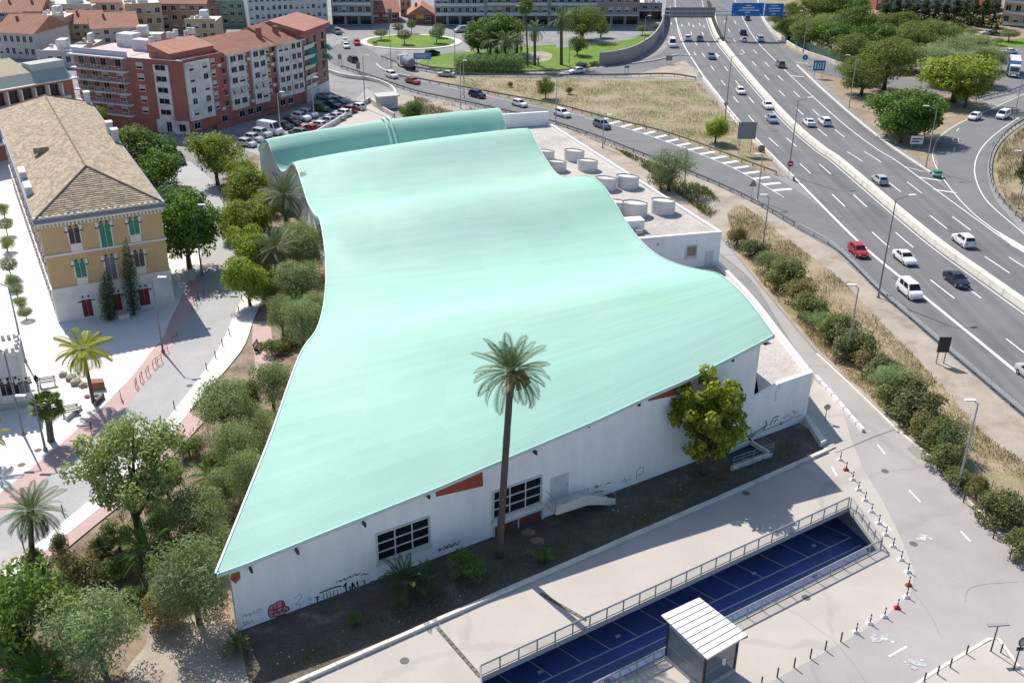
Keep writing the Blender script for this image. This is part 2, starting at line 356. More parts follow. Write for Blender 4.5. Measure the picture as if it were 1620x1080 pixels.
# verges
sheet('verge', PX([(640, 150), (720, 165), (800, 180), (860, 192), (935, 216), (1000, 241), (1060, 264), (1130, 292), (1200, 325), (1262, 364), (1320, 397), (1390, 464), (1424, 494), (1505, 564), (1616, 659), (1760, 790), (1760, 1010), (1620, 885), (1540, 806), (1475, 731), (1420, 676), (1345, 604), (1290, 553), (1215, 464), (1160, 396), (1136, 370), (1110, 380), (980, 300), (860, 215), (800, 200), (690, 195), (640, 170), (600, 150)]), -.018, M_pale_earth)
sheet('embankment', PX([(600, 108), (700, 122), (800, 121), (960, 126), (1104, 128), (1130, 158), (1172, 204), (1212, 247), (1240, 280), (1180, 266), (1080, 225), (1030, 210), (960, 194), (880, 172), (800, 157), (700, 140), (640, 124)]), -.014, M_drygrass)
sheet('sandy_apron', PX([(1000, 104), (1040, 92), (1080, 96), (1106, 112), (1102, 126), (1000, 124)]), -.002, M_pale_earth)
sheet('grove_ground', PX([(1215, 20), (1240, 72), (1272, 100), (1350, 178), (1440, 243), (1476, 270), (1482, 240), (1496, 214), (1530, 192), (1570, 168), (1528, 150), (1540, 110), (1548, 85), (1660, 55), (1660, -30), (1200, -30)]), -.02, M_earth)
sheet('dry_slope', PX([(1572, 245), (1584, 222), (1620, 196), (1720, 150), (1720, 420), (1640, 365), (1600, 335), (1576, 300), (1570, 270)]), -.012, M_drygrass)

# motorway: everything is set out from the foot of the median barrier
ML = Line(list(reversed(cr(PX([(1112, 0), (1120, 32), (1132, 62), (1154, 92), (1199, 146), (1249, 200), (1294, 239), (1320, 257), (1412, 336), (1477, 390), (1549, 442), (1640, 507)]), 5))))
_d0 = (ML.p[0] - ML.p[6]).normalized(); _d1 = (ML.p[-1] - ML.p[-3]).normalized()
ML = Line([ML.p[0] + _d0 * 90] + ML.p + [ML.p[-1] + _d1 * 120])      # runs from behind the camera's right to far away
def mline(d, z=0.0): return atz(offs(ML.p, d), z)                       # d > 0: east, the carriageway going away
e_out = PX([(1760, 480), (1650, 418), (1580, 374), (1520, 318), (1480, 284), (1440, 252), (1400, 224), (1350, 184), (1300, 140), (1262, 104), (1236, 75), (1213, 45), (1198, 0), (1185, -60)])
w_out = PX([(1185, -60)])
left_edge = PX([(1790, 800), (1616, 655), (1505, 560), (1424, 490), (1390, 460), (1320, 392), (1262, 358), (1310, 338), (1257, 285), (1210, 238), (1170, 195), (1145, 165), (1113, 125), (1085, 95), (1062, 60), (1052, 15), (1046, -60)])
sheet('motorway', left_edge + list(reversed(e_out)), -.004, M_moto)
ramp_up = [(560, 62), (600, 88), (640, 112), (700, 132), (800, 155), (880, 171), (960, 192), (1030, 209), (1080, 224), (1150, 252), (1227, 281), (1310, 338), (1345, 380)]
ramp_lo = [(500, 82), (540, 108), (600, 128), (660, 148), (720, 160), (800, 178), (860, 191), (935, 215), (1000, 240), (1060, 263), (1130, 291), (1190, 319), (1262, 362), (1320, 394)]
sheet('ramp_road', cr(PX(ramp_up), 4) + list(reversed(cr(PX(ramp_lo), 4))), .006, M_ramp)
con_up = [(1052, 40), (1058, 62), (1045, 84), (1000, 100), (940, 109), (880, 115), (800, 116), (740, 114), (690, 109), (655, 96), (630, 80)]
con_lo = [(1110, 40), (1100, 84), (1075, 98), (1000, 118), (940, 121), (880, 122), (800, 121), (740, 119), (690, 116), (640, 105), (600, 88)]
sheet('connector_road', cr(PX(con_up), 4) + list(reversed(cr(PX(con_lo), 4))), .002, M_ramp)
sl_l = [(1476, 272), (1484, 262), (1481, 240), (1490, 217), (1520, 196), (1560, 176), (1600, 156), (1640, 138), (1720, 105)]
sl_r = [(1760, 470), (1650, 400), (1605, 352), (1575, 315), (1562, 280), (1564, 248), (1580, 218), (1610, 194), (1650, 172), (1720, 140)]
sheet('slip_road', PX([(1650, 430), (1570, 368), (1500, 300)]) + cr(PX(sl_l), 4) + list(reversed(cr(PX(sl_r), 4))), .004, M_ramp)
sheet('side_road', PX([(1530, 150), (1535, 112), (1550, 82), (1600, 74), (1720, 62), (1720, 128), (1640, 142), (1560, 158)]), .0, M_ramp)
sheet('exit_lane', cr(PX([(1228, 62), (1262, 84), (1313, 99), (1345, 112), (1420, 122), (1500, 132), (1545, 140)]), 4) + list(reversed(cr(PX([(1255, 100), (1280, 112), (1330, 124), (1400, 136), (1480, 146), (1545, 156)]), 4))), .003, M_ramp)

M_golden = mat('golden_dry_ground', (.33, .26, .165), var=.25, scale=.6, fine=.3, fscale=6, col2=(.22, .20, .09), c2scale=.16, c2lo=.5, c2hi=.64, bump=.5, bscale=5)
BAND = [(1150, 338), (1175, 325), (1245, 378), (1330, 442), (1395, 512), (1450, 567), (1500, 622), (1560, 692), (1640, 742), (1760, 830), (1760, 1000), (1620, 880), (1540, 800), (1475, 722), (1420, 670), (1345, 600), (1290, 548), (1215, 460), (1160, 392)]
sheet('dry_bank', cr(PX(BAND[:10]), 3) + PX(BAND[10:]), -.009, M_golden)
# roundabout and park lawns
rc = (P(580, 66) + P(720, 66)) / 2; rr = (P(720, 66) - P(580, 66)).length / 2
circ = lambda r, n=40: [rc + Vector((r * math.cos(2 * math.pi * i / n), r * .86 * math.sin(2 * math.pi * i / n), 0)) for i in range(n)]
sheet('roundabout_apron', circ(rr + 2.0), .05, M_conc_l); sheet('roundabout_lawn', circ(rr), .12, M_lawn)
sheet('park_lawn', cr(PX([(660, 100), (690, 88), (760, 80), (860, 72), (960, 66), (1030, 52), (1044, 50), (1030, 66), (985, 82), (952, 92), (945, 104), (880, 112), (800, 114), (740, 113), (690, 109), (660, 100)]), 3)[:-1], .06, M_lawn)
sheet('park_path', PX([(880, 66), (960, 58), (1010, 60), (960, 70), (880, 76)]), .075, M_city)
sheet('bare_patch', cr(PX([(830, 88), (850, 82), (872, 86), (868, 96), (840, 98), (830, 88)]), 4)[:-1], .075, M_pale_earth)
k = MB(); k.strip(atz(circ(rr + 1.9) + [circ(rr + 1.9)[0]], 0), atz(circ(rr + 1.9) + [circ(rr + 1.9)[0]], .1)); struct(k.build('roundabout_kerb', M_conc_l))
sheet('far_lawn', PX([(1560, 75), (1580, 64), (1660, 58), (1660, 74)]), .03, M_lawn)
# parking behind the hall
sheet('car_park', PX([(380, 235), (470, 212), (560, 160), (580, 140), (600, 155), (560, 200), (480, 240), (420, 250)]), -.004, M_road)

# ------------------------------------------------------------------ road paint
def stripe(name, line, wd, z, material=None):
    q = MB(); q.strip(atz(offs(line, -wd / 2), z), atz(offs(line, wd / 2), z)); return struct(q.build(name, material or M_line))
def dashes(name, d, ph, length=6.4, per=18.4, s0=40, s1=330, z=.006, wd=.2):
    s = ph % per
    while s < s1:
        if s > s0:
            seg = [q + Vector((0, 0, 0)) for q in ML.cut(s, s + length)]
            base = offs(seg, d); stripe(name, base, wd, z)
        s += per
def stationof(x, y): return ML.where(P(x, y))
for d, wd in ((-.42, .16), (2.15, .16), (12.1, .2)):
    q = MB(); L0 = offs(ML.cut(30, 420, step=3), d); q.strip(atz(offs(L0, -wd / 2), .007), atz(offs(L0, wd / 2), .007)); struct(q.build('edge_line', M_line))
q = MB(); L0 = offs(ML.cut(30, stationof(1170, 190), step=3), -10.35); q.strip(atz(offs(L0, -.22), .014), atz(offs(L0, .22), .014)); struct(q.build('merge_line', M_line))
q = MB(); L0 = offs(ML.cut(stationof(1165, 190), 420, step=3), -10.6); q.strip(atz(offs(L0, -.1), .007), atz(offs(L0, .1), .007)); struct(q.build('edge_line', M_line))
dashes('lane_dash', -3.15, stationof(1448, 391.5)); dashes('lane_dash', -6.7, stationof(1409, 391))
dashes('lane_dash', 5.5, stationof(1499.6, 362)); dashes('lane_dash', 8.85, stationof(1537, 364))
# lane arrows on the far left carriageway
for (x, y) in ((1062, 38), (1079, 41), (1097, 42), (1114, 43), (1100, 86), (1136, 88)):
    s = stationof(x, y); c, t = ML.at(s); off = (P(x, y) - c); t = -t; c = P(x, y, .012); rt = Vector((t.y, -t.x, 0))
    q = MB(); q.poly([c - rt * .09, c + rt * .09, c + rt * .09 - t * 3.6, c - rt * .09 - t * 3.6]); q.poly([c - rt * .42, c + t * 1.3, c + rt * .42]); struct(q.build('lane_arrow', M_line))
# hatching between ramp and motorway
a_l = Line(cr(PX([(925, 186), (1000, 206), (1080, 234), (1160, 266), (1240, 312)]), 4)); b_l = Line(cr(PX([(935, 178), (1010, 200), (1090, 226), (1170, 256), (1262, 304)]), 4))
for i in range(17):
    f = .06 + i * .055; a, d = a_l.at(f * a_l.L); b, _ = b_l.at(min(1, f + .03) * b_l.L); q = MB()
    q.poly([Vector((v.x, v.y, .014)) for v in (a - d * .45, a + d * .45, b + d * .45, b - d * .45)]); struct(q.build('hatch_bar', M_line))
stripe('edge_line', a_l.cut(0, a_l.L), .14, .012); stripe('edge_line', cr(PX([(640, 121), (700, 136), (800, 158), (880, 175), (925, 184)]), 3), .14, .012)
# gore chevrons by the slip road, slip edges
for pts in ([(1410, 246), (1440, 258)], [(1432, 264), (1462, 272)], [(1452, 280), (1488, 286)], [(1478, 300), (1512, 305)], [(1258, 98), (1278, 101)], [(1250, 120), (1272, 122)]):
    q = MB(); a, b = PX(pts); nn = Vector((-.35, .9, 0)) * .4; q.poly([Vector((v.x, v.y, .012)) for v in (a - nn, b - nn, b + nn, a + nn)]); struct(q.build('hatch_bar', M_line))
stripe('edge_line', cr(PX([(1585, 372), (1540, 338), (1505, 300), (1480, 262), (1476, 240), (1486, 217), (1516, 196), (1556, 178), (1600, 158), (1640, 140)]), 4), .18, .014)
stripe('edge_line', cr(PX([(1660, 410), (1620, 370), (1565, 322), (1546, 290), (1542, 262), (1552, 236), (1575, 212), (1612, 186)]), 4), .18, .014)
q = MB(); q.poly([P(x, y, .018) for x, y in ((1572, 362), (1600, 378), (1640, 402), (1650, 415), (1600, 388))]); struct(q.build('gore_nose', M_line))
stripe('edge_line', cr(PX([(1060, 10), (1072, 40), (1082, 70), (1092, 88), (1112, 118), (1145, 160)]), 4), .18, .014)
for (x, y, x2, y2) in ((1513, 208, 1517, 203), (1509, 240, 1510, 233), (1517, 225, 1516, 219)):
    stripe('lane_dash', PX([(x, y), (x2, y2)]), .15, .014)
for (x, y, x2, y2) in ((1438, 775, 1456, 794), (1388, 703, 1400, 718), (1406, 1038, 1434, 1022), (1520, 840, 1535, 856), (1316, 738, 1324, 753), (1396, 826, 1410, 838)):
    stripe('lane_dash', PX([(x, y), (x2, y2)]), .16, .022)
# pale smears of rubbed-out paint and the tar seam across the access road
M_smear = mat('rubbed_paint', (.44, .455, .46), var=.35, scale=1.5, fine=.3, fscale=3)
for (x, y, r) in ((1397, 1010, 12), (1450, 1048, 13), (1460, 850, 8)):
    c = P(x, y, .03); random.seed(x); q = MB(); rr_ = r * mpp(c)
    for i in range(22):
        a = random.uniform(0, 6.28); d = random.uniform(0, rr_ * 1.3); s = random.uniform(.06, .28); o = c + Vector((math.cos(a) * d * 1.2, math.sin(a) * d * .8, 0.0004 * i))
        q.poly([o + Vector((s * math.cos(t) * random.uniform(.5, 1.3), s * .8 * math.sin(t), 0)) for t in [j * 6.283 / 9 for j in range(9)]])
    struct(q.build('rubbed_marking', M_smear))
M_patch = mat('asphalt_patch', (.27, .262, .255), var=.15, fine=.08)
for i, pts in enumerate(([(1452, 700), (1470, 716), (1452, 726), (1434, 709)],)): sheet('repair_patch', PX(pts), .017 + i * .001, M_patch)
M_patch2 = mat('motorway_patch', (.125, .126, .132), var=.1, fine=.06)
for i, (x, y, l) in enumerate(((1470, 480, 9), (1340, 300, 14), (1400, 345, 8), (1560, 400, 12), (1290, 225, 10), (1180, 120, 16))):
    c = P(x, y); s_ = ML.where(c); a_, t_ = ML.at(s_); rt_ = Vector((t_.y, -t_.x, 0)); q = MB(); q.poly([Vector((v.x, v.y, .002 + i * .0003)) for v in (c - rt_ * .8, c + rt_ * .8, c + rt_ * .8 + t_ * l, c - rt_ * .8 + t_ * l)]); struct(q.build('repair_patch', M_patch2))
M_iron = mat('manhole_iron', (.14, .135, .13), var=.2)
for i, (x, y) in enumerate(((1275, 945), (1180, 780), (1445, 860), (1400, 745), (300, 610), (230, 690), (330, 520), (34, 735), (60, 712), (640, 1045))):
    c = P(x, y); q = MB(); q.lathe([(.34, 0), (.34, .012)], 18, Vector((c.x, c.y, .022 if x > 400 else .008))); tag(q.build('manhole_cover', M_iron), ORD[i] + ' round iron manhole cover counted across the ' + ('forecourt and access road' if x > 400 else 'plaza and street'), 'manhole', 'manhole covers')
stripe('tar_seam', cr(PX([(1322, 716), (1350, 705), (1385, 690), (1425, 676)]), 3), .12, .024, mat('tar', (.16, .155, .15), var=.3))
for l in ([(1210, 948), (1260, 970), (1290, 992), (1320, 1015), (1350, 1050), (1370, 1080)], [(1440, 930), (1470, 970), (1490, 1010)], [(1527, 952), (1530, 935), (1550, 925), (1610, 920)]):
    stripe('crack', cr(PX(l), 4), .035, .026, mat('crack_fill', (.27, .25, .23), var=.3))

# ================================================================== THE HALL
S = 52.0 / 47.5
FW = Wall(P(377, 998), P(1274, 665))
HALL = root('wave_roof_hall', FW.a, 'large white hall under a rippling mint green metal roof', 'hall')
LE = [((342, 906), 5.74, 0), ((365, 850), 6.3, None), ((385, 800), 6.75, None), ((405, 750), 7.15, None), ((425, 700), 7.5, None), ((445, 645), 7.9, None), ((460, 600), 8.2, None), ((474, 564), 8.4, 1), ((480, 551), 8.35, None),
      ((488, 540), 8.1, None), ((497, 530), 7.6, None), ((505, 515), 6.9, None), ((512, 490), 6.2, None), ((516, 460), 5.95, 2), ((517, 430), 6.2, None), ((516, 403), 6.9, None), ((513, 378), 7.7, None), ((510, 358), 8.4, None), ((507, 346), 8.7, 3),
      ((503, 342), 8.2, None), ((498, 338), 7.5, None), ((489, 322), 7.2, 4), ((481, 298), 7.7, None), ((475, 279), 8.3, None), ((470, 265), 8.8, None), ((464, 257), 9.0, 5), ((459, 261), 8.1, None), ((455, 268), 6.9, None), ((450, 272), 6.1, 6),
      ((444, 268), 6.1, None), ((437, 255), 7.0, None), ((430, 238), 8.3, None), ((426, 226), 9.1, None), ((420, 221), 9.4, 7), ((414, 226), 9.0, None), ((410, 236), 8.0, 8)]
RP = Wall(Vector((24.14, 84.43, 0)), Vector((-3.28, 164.2, 0)))
RE = [((1223, 529), 0), ((1200, 497), None), ((1175, 466), None), ((1155, 447), None), ((1140, 435), 1), ((1125, 429), None), ((1110, 427), None), ((1090, 423), None), ((1075, 419), None), ((1055, 412), None), ((1033, 400), 2), ((1015, 384), None),
      ((1000, 366), None), ((985, 345), None), ((970, 318), None), ((960, 303), None), ((950, 290), None), ((942, 284), 3), ((930, 279), None), ((918, 279), None), ((905, 281), None), ((895, 281), None), ((882, 276), 4), ((875, 270), None), ((865, 256), None),
      ((855, 240), None), ((845, 220), None), ((840, 210), None), ((836, 205.5), 5), ((827, 204), None), ((805, 220), 6), ((800, 206), None), ((796, 189), None), ((792, 177), None), ((788, 172), 7)]
lp = [(P(*q, z * S), kk) for q, z, kk in LE]
rp = []
for q, kk in RE:
    s, z = RP.at(*q); rp.append((RP.pt(s, z), kk))
e = RP.at(788, 172)
rp += [(RP.pt(e[0] + 1.6, e[1] - .3), None), (RP.pt(e[0] + 3.6, e[1] - 1.6), 8)]
def edge_curve(pts):
    ks = [None] * len(pts); idx = [i for i, q in enumerate(pts) if q[1] is not None]
    for a, b in zip(idx, idx[1:]):
        cum = [0.0]
        for i in range(a, b): cum.append(cum[-1] + (pts[i + 1][0] - pts[i][0]).length)
        for i in range(a, b + 1): ks[i] = pts[a][1] + (pts[b][1] - pts[a][1]) * cum[i - a] / cum[-1]
    def f(t):
        for i in range(len(pts) - 1):
            if ks[i] <= t <= ks[i + 1] + 1e-9:
                u = (t - ks[i]) / max(1e-9, ks[i + 1] - ks[i])
                p0, p1, p2, p3 = pts[max(i - 1, 0)][0], pts[i][0], pts[i + 1][0], pts[min(i + 2, len(pts) - 1)][0]
                return .5 * ((2 * p1) + (p2 - p0) * u + (2 * p0 - 5 * p1 + 4 * p2 - p3) * u * u + (3 * p1 - p0 - 3 * p2 + p3) * u ** 3)
        return pts[-1][0].copy()
    return f
lf, rf = edge_curve(lp), edge_curve(rp)
NK, NU = 8 * 16, 48
front_edge = [((342, 906)), (387, 890), (440, 869), (545, 827), (690, 770), (760, 740), (860, 698), (950, 660), (1025, 625), (1090, 597), (1150, 567), (1223, 529)]
fe = [FW.at(x, y, .6) for x, y in front_edge]
def fez(s):
    if s <= fe[0][0]: return fe[0][1]
    for a, b in zip(fe, fe[1:]):
        if s <= b[0]: return a[1] + (b[1] - a[1]) * (s - a[0]) / (b[0] - a[0])
    return fe[-1][1]
rows = []
for i in range(NK + 1):
    t = 8 * i / NK; a, b = lf(t), rf(t); row = []
    for j in range(NU + 1):
        q = a.lerp(b, j / NU)
        if t < 2.0:                                    # the front eave hangs in a shallow curve
            tip_a, tip_b = lf(0), rf(0); lin = tip_a.lerp(tip_b, j / NU); sg = fez((lin - FW.a).dot(FW.u)) - lin.z
            q.z += sg * (1 - t / 2.0) ** 1.5
        if .6 < t < 7.4:                               # the sheet sags and swells a little more away from its stiff edges
            q.z += -math.cos(math.pi * t) * .6 * math.sin(math.pi * j / NU) ** .6 * min(1, (t - .6) / .4, (7.4 - t) / .4)
        row.append(q)
    rows.append(row)
# smooth the loft a little along its length
for _ in range(2):
    new = [r[:] for r in rows]
    for i in range(1, int(NK * .42)):
        for j in range(NU + 1): new[i][j] = rows[i][j] * .5 + (rows[i - 1][j] + rows[i + 1][j]) * .25
    rows = new
def grid_mesh(name, rows, dz=0.0, smooth=True):
    me = bpy.data.meshes.new(name); W_ = len(rows[0]); vs_ = [(q.x, q.y, q.z + dz) for r in rows for q in r]
    fs_ = [(i * W_ + j, i * W_ + j + 1, (i + 1) * W_ + j + 1, (i + 1) * W_ + j) for i in range(len(rows) - 1) for j in range(W_ - 1)]
    me.from_pydata(vs_, [], fs_); uv = me.uv_layers.new(name='UVMap')
    cumv = [0.0]
    for i in range(len(rows) - 1): cumv.append(cumv[-1] + sum((rows[i + 1][j] - rows[i][j]).length for j in (0, W_ // 2, W_ - 1)) / 3)
    for pl in me.polygons:
        for li, vi in zip(pl.loop_indices, pl.vertices):
            i, j = divmod(vi, W_); uv.data[li].uv = (j / (W_ - 1) * 45, cumv[i])
    if smooth: me.polygons.foreach_set('use_smooth', [True] * len(me.polygons))
    me.update(); return me
def roof_material():
    M = bpy.data.materials.new('mint_roof_sheet'); M.use_nodes = True; t = M.node_tree; N = t.nodes; Lk = t.links; b = N['Principled BSDF']
    b.inputs['Roughness'].default_value = .42; b.inputs['Specular IOR Level'].default_value = .16
    uv = N.new('ShaderNodeUVMap'); sp = N.new('ShaderNodeSeparateXYZ'); Lk.new(uv.outputs[0], sp.inputs[0])
    def math_(op, a, bv=None, c=None):
        m_ = N.new('ShaderNodeMath'); m_.operation = op
        for i, v in enumerate((a, bv, c)):
            if v is None: continue
            if isinstance(v, (int, float)): m_.inputs[i].default_value = v
            else: Lk.new(v, m_.inputs[i])
        return m_.outputs[0]
    def rng(v, a0, a1, b0, b1):
        m_ = N.new('ShaderNodeMapRange'); Lk.new(v, m_.inputs[0])
        for i, x in enumerate((a0, a1, b0, b1)): m_.inputs[i + 1].default_value = x
        return m_.outputs[0]
    def noise(scale, vec, detail=4):
        n_ = N.new('ShaderNodeTexNoise'); n_.inputs['Scale'].default_value = scale; n_.inputs['Detail'].default_value = detail; Lk.new(vec, n_.inputs['Vector']); return n_.outputs['Fac']
    def stretch(sx, sy):
        m_ = N.new('ShaderNodeMapping'); m_.inputs['Scale'].default_value = (sx, sy, 1); Lk.new(uv.outputs[0], m_.inputs[0]); return m_.outputs[0]
    seam = rng(math_('ABSOLUTE', math_('SUBTRACT', math_('FRACT', math_('DIVIDE', sp.outputs[1], .62)), .5)), .40, .5, 0.0, 1.0)
    streak = noise(1.0, stretch(.16, 2.2), 5)
    worn = rng(noise(.06, stretch(1, 1), 5), .45, .68, 0.0, 1.0)
    dash = math_('MULTIPLY', seam, rng(streak, .5, .72, .02, 1.0))
    dash = math_('MULTIPLY', dash, math_('ADD', math_('MULTIPLY', worn, .30), .035))
    mx = N.new('ShaderNodeMix'); mx.data_type = 'RGBA'; mx.inputs[6].default_value = (.32, .55, .465, 1); mx.inputs[7].default_value = (.30, .565, .395, 1)
    Lk.new(rng(noise(.035, stretch(.9, 1.3), 4), .50, .68, 0.0, .85), mx.inputs[0])
    m3 = N.new('ShaderNodeMix'); m3.data_type = 'RGBA'; m3.inputs[7].default_value = (.40, .58, .525, 1); Lk.new(rng(noise(.045, stretch(.8, 1.0), 4), .46, .70, 0.0, .6), m3.inputs[0]); Lk.new(mx.outputs[2], m3.inputs[6])
    tone = math_('SUBTRACT', rng(noise(1.0, stretch(.10, .5), 6), .3, .7, .95, 1.04), dash)
    pan = N.new('ShaderNodeTexWhiteNoise'); pan.noise_dimensions = '2D'; fl = N.new('ShaderNodeVectorMath'); fl.operation = 'FLOOR'; Lk.new(stretch(1 / 7.5, 1 / .62), fl.inputs[0]); Lk.new(fl.outputs[0], pan.inputs[0])
    tone = math_('MULTIPLY', tone, rng(pan.outputs[0], 0, 1, .972, 1.028))
    sc = N.new('ShaderNodeVectorMath'); sc.operation = 'SCALE'; Lk.new(m3.outputs[2], sc.inputs[0]); Lk.new(tone, sc.inputs['Scale']); Lk.new(sc.outputs[0], b.inputs['Base Color'])
    bp = N.new('ShaderNodeBump'); bp.inputs['Strength'].default_value = .12; bp.inputs['Distance'].default_value = .03; Lk.new(seam, bp.inputs['Height']); Lk.new(bp.outputs[0], b.inputs['Normal'])
    Lk.new(rng(noise(.12, stretch(1, 1), 3), .3, .7, .5, .62), b.inputs['Roughness'])
    return M
M_roof = roof_material()
M_fascia = mat('mint_fascia', (.50, .72, .66), rough=.5, var=.04)
roof = put(grid_mesh('roof', rows), 'roof', M_roof, HALL)
under = put(grid_mesh('soffit', rows, -.32), 'soffit', M_white, roof)
L_ = [r[0] for r in rows]; R_e = [r[-1] for r in rows]; F_ = rows[0]; B_ = rows[-1]
for nm, ln in (('side_trim', L_), ('side_trim', R_e), ('eave_trim', F_), ('eave_trim', B_)):
    q = MB(); up = [v + Vector((0, 0, .05)) for v in ln]; dn = [v - Vector((0, 0, .34)) for v in ln]
    if nm == 'side_trim':
        sgn = -1 if ln is L_ else 1
        o2 = [Vector((v.x + .16 * sgn, v.y, v.z + .05)) for v in ln]; q.strip(up, o2); q.strip(o2, [v - Vector((0, 0, .39)) for v in o2]); q.strip([v - Vector((0, 0, .39)) for v in o2], dn)
    else:
        o2 = [v + FW.n * (.06 if ln is F_ else -.06) for v in ln]; q.strip(ln, o2); q.strip(o2, [v - Vector((0, 0, .34)) for v in o2]); q.strip([v - Vector((0, 0, .34)) for v in o2], dn)
    q.build(nm, M_fascia, roof)
# two raised pipes on the last wave
for px in ((612, 617), (620, 625)):
    q = MB(); pts = []
    for i in range(int(NK * 5.7 / 8), int(NK * 7.2 / 8)):
        j = int(NU * (px[0] - 425) / 370); pts.append(rows[i][j] + Vector((0, 0, .3)))
    q.tube(pts, .2, 6); q.build('roof_pipe', mat('pipe_mint', (.62, .80, .72), var=.03, rough=.4), roof)

# front wall
s_end = FW.at(1196, 600)[0]
q = MB(); prof = [FW.pt(0, 0)] + [FW.pt(s_end, 0)]
top = [FW.pt(s_end * i / 24, fez(s_end * i / 24) - .2 + (0.0)) for i in range(25)]
q.extr(prof + list(reversed(top)), -FW.n * .45); fwall = q.build('front_wall', M_white, HALL)
# left flank wall and right flank wall under the roof edge
ins = [FW.pt(.02, fez(0) - .1, -.3)] + offs(L_, .85)[3:]; q = MB(); q.strip([v - Vector((0, 0, .2)) for v in ins], atz(ins, 0)); ins2 = [v + Vector((.3, 0, 0)) for v in ins]; q.strip(atz(ins2, 0), [v - Vector((0, 0, .2)) for v in ins2]); q.build('flank_wall', M_white, HALL)
insr = [FW.pt(s_end - .02, fez(s_end), -.3)] + offs(R_e, -.9)[4:]; q = MB(); q.strip(atz(insr, 0), [v - Vector((0, 0, .2)) for v in insr]); q.build('flank_wall', M_white, HALL)
q = MB(); bk = [v for v in B_]; q.strip(atz(bk, 0), [v - Vector((0, 0, .2)) for v in bk]); q.build('rear_wall', M_white, HALL)
def wallpoly(name, px, d0, d1, material, parent, W=FW):
    pts = [W.at(x, y) for x, y in px]; q = MB(); q.extr([W.pt(s, z, d0) for s, z in pts], W.n * (d1 - d0)); return q.build(name, material, parent)
wallpoly('red_panel', [(688, 774), (763, 746), (764, 768), (690, 785)], .0, .05, M_red, HALL)
wallpoly('red_panel', [(1025, 630), (1092, 603), (1090, 620), (1025, 634)], .0, .05, M_red, HALL)
wallpoly('red_panel', [(366, 907), (379, 903), (380, 914), (372, 922), (364, 915)], -.02, .05, M_red, HALL)
for kc in (1.0, 3.0, 5.0, 7.0):     # red clerestory panels tucked under each crest of the flank
    q = MB(); ii = [i for i in range(NK + 1) if abs(i * 8 / NK - kc) < .32]
    q.strip([ins[i - 2] + Vector((-.06, 0, -.25)) for i in ii], [ins[i - 2] + Vector((-.06, 0, -1.9)) for i in ii]); q.build('red_panel', M_red, HALL)
# drain spouts below the eave
for (x, y) in ((395, 897), (468, 868), (574, 825), (675, 781), (844, 712), (927, 669), (1007, 636), (1155, 566), (1206, 540)):
    s, z = FW.at(x, y); q = MB(); FW.box(q, s - .07, s + .07, z - .2, z + .12, .0, .5); q.build('spout', M_dark, HALL)
def grid_window(parent, px, cols, rws, name='window', glass=M_glass, bar=.09, W=FW):
    (s0, zt0), (s1, zt1) = W.at(*px[0]), W.at(*px[1]); (s2, zb1), (s3, zb0) = W.at(*px[2]), W.at(*px[3])
    sl, sr = (s0 + s3) / 2, (s1 + s2) / 2; zt, zb = (zt0 + zt1) / 2, (zb0 + zb1) / 2
    cw, ch = (sr - sl) / cols, (zt - zb) / rws; q = MB()
    for a_, b_, c_, d_ in ((sl - .12, sl, zb - .12, zt + .12), (sr, sr + .12, zb - .12, zt + .12)): W.box(q, a_, b_, c_, d_, .0, .15)
    for c_, d_ in ((zb - .12, zb), (zt, zt + .12)): W.box(q, sl + .001, sr - .001, c_, d_, .0, .149)
    for i in range(1, cols): W.box(q, sl + i * cw - bar / 2, sl + i * cw + bar / 2, zb + .001, zt - .001, .0, .10)
    for j in range(1, rws): W.box(q, sl + .002, sr - .002, zb + j * ch - bar / 2, zb + j * ch + bar / 2, .0, .098)
    wn = q.build(name, M_frame, parent)
    for i in range(cols):
        for j in range(rws):
            q = MB(); W.box(q, sl + i * cw + bar / 2, sl + (i + 1) * cw - bar / 2, zb + j * ch + bar / 2, zb + (j + 1) * ch - bar / 2, .004, .02); q.build('pane', glass, wn)
    q = MB(); W.box(q, sl - .2, sr + .2, zb - .42, zb - .13, .0, .16); q.build('sill', M_conc_l, wn)
    return wn
grid_window(HALL, [(596, 846), (677, 816), (679, 858), (598, 887)], 3, 3)
grid_window(HALL, [(780, 779), (854, 752), (856, 793), (781, 819)], 3, 3)
grid_window(HALL, [(781, 832), (856, 805), (857, 822), (782, 847)], 2, 1, 'louvre_window', mat('rusty_louvre', (.13, .055, .035), var=.3, scale=3))
s0, _ = FW.at(871, 757); s1, _ = FW.at(900, 747); zt = FW.at(872, 756)[1]; zb = FW.at(873, 790)[1]
q = MB(); FW.box(q, s0, s1, zb, zt, .0, .05); dr = q.build('door', mat('pale_door', (.55, .57, .60), rough=.5), HALL)
q = MB(); FW.box(q, s1 - .25, s1 - .17, (zb + zt) / 2 - .06, (zb + zt) / 2 + .06, .05, .1); q.build('handle', M_steel, dr)
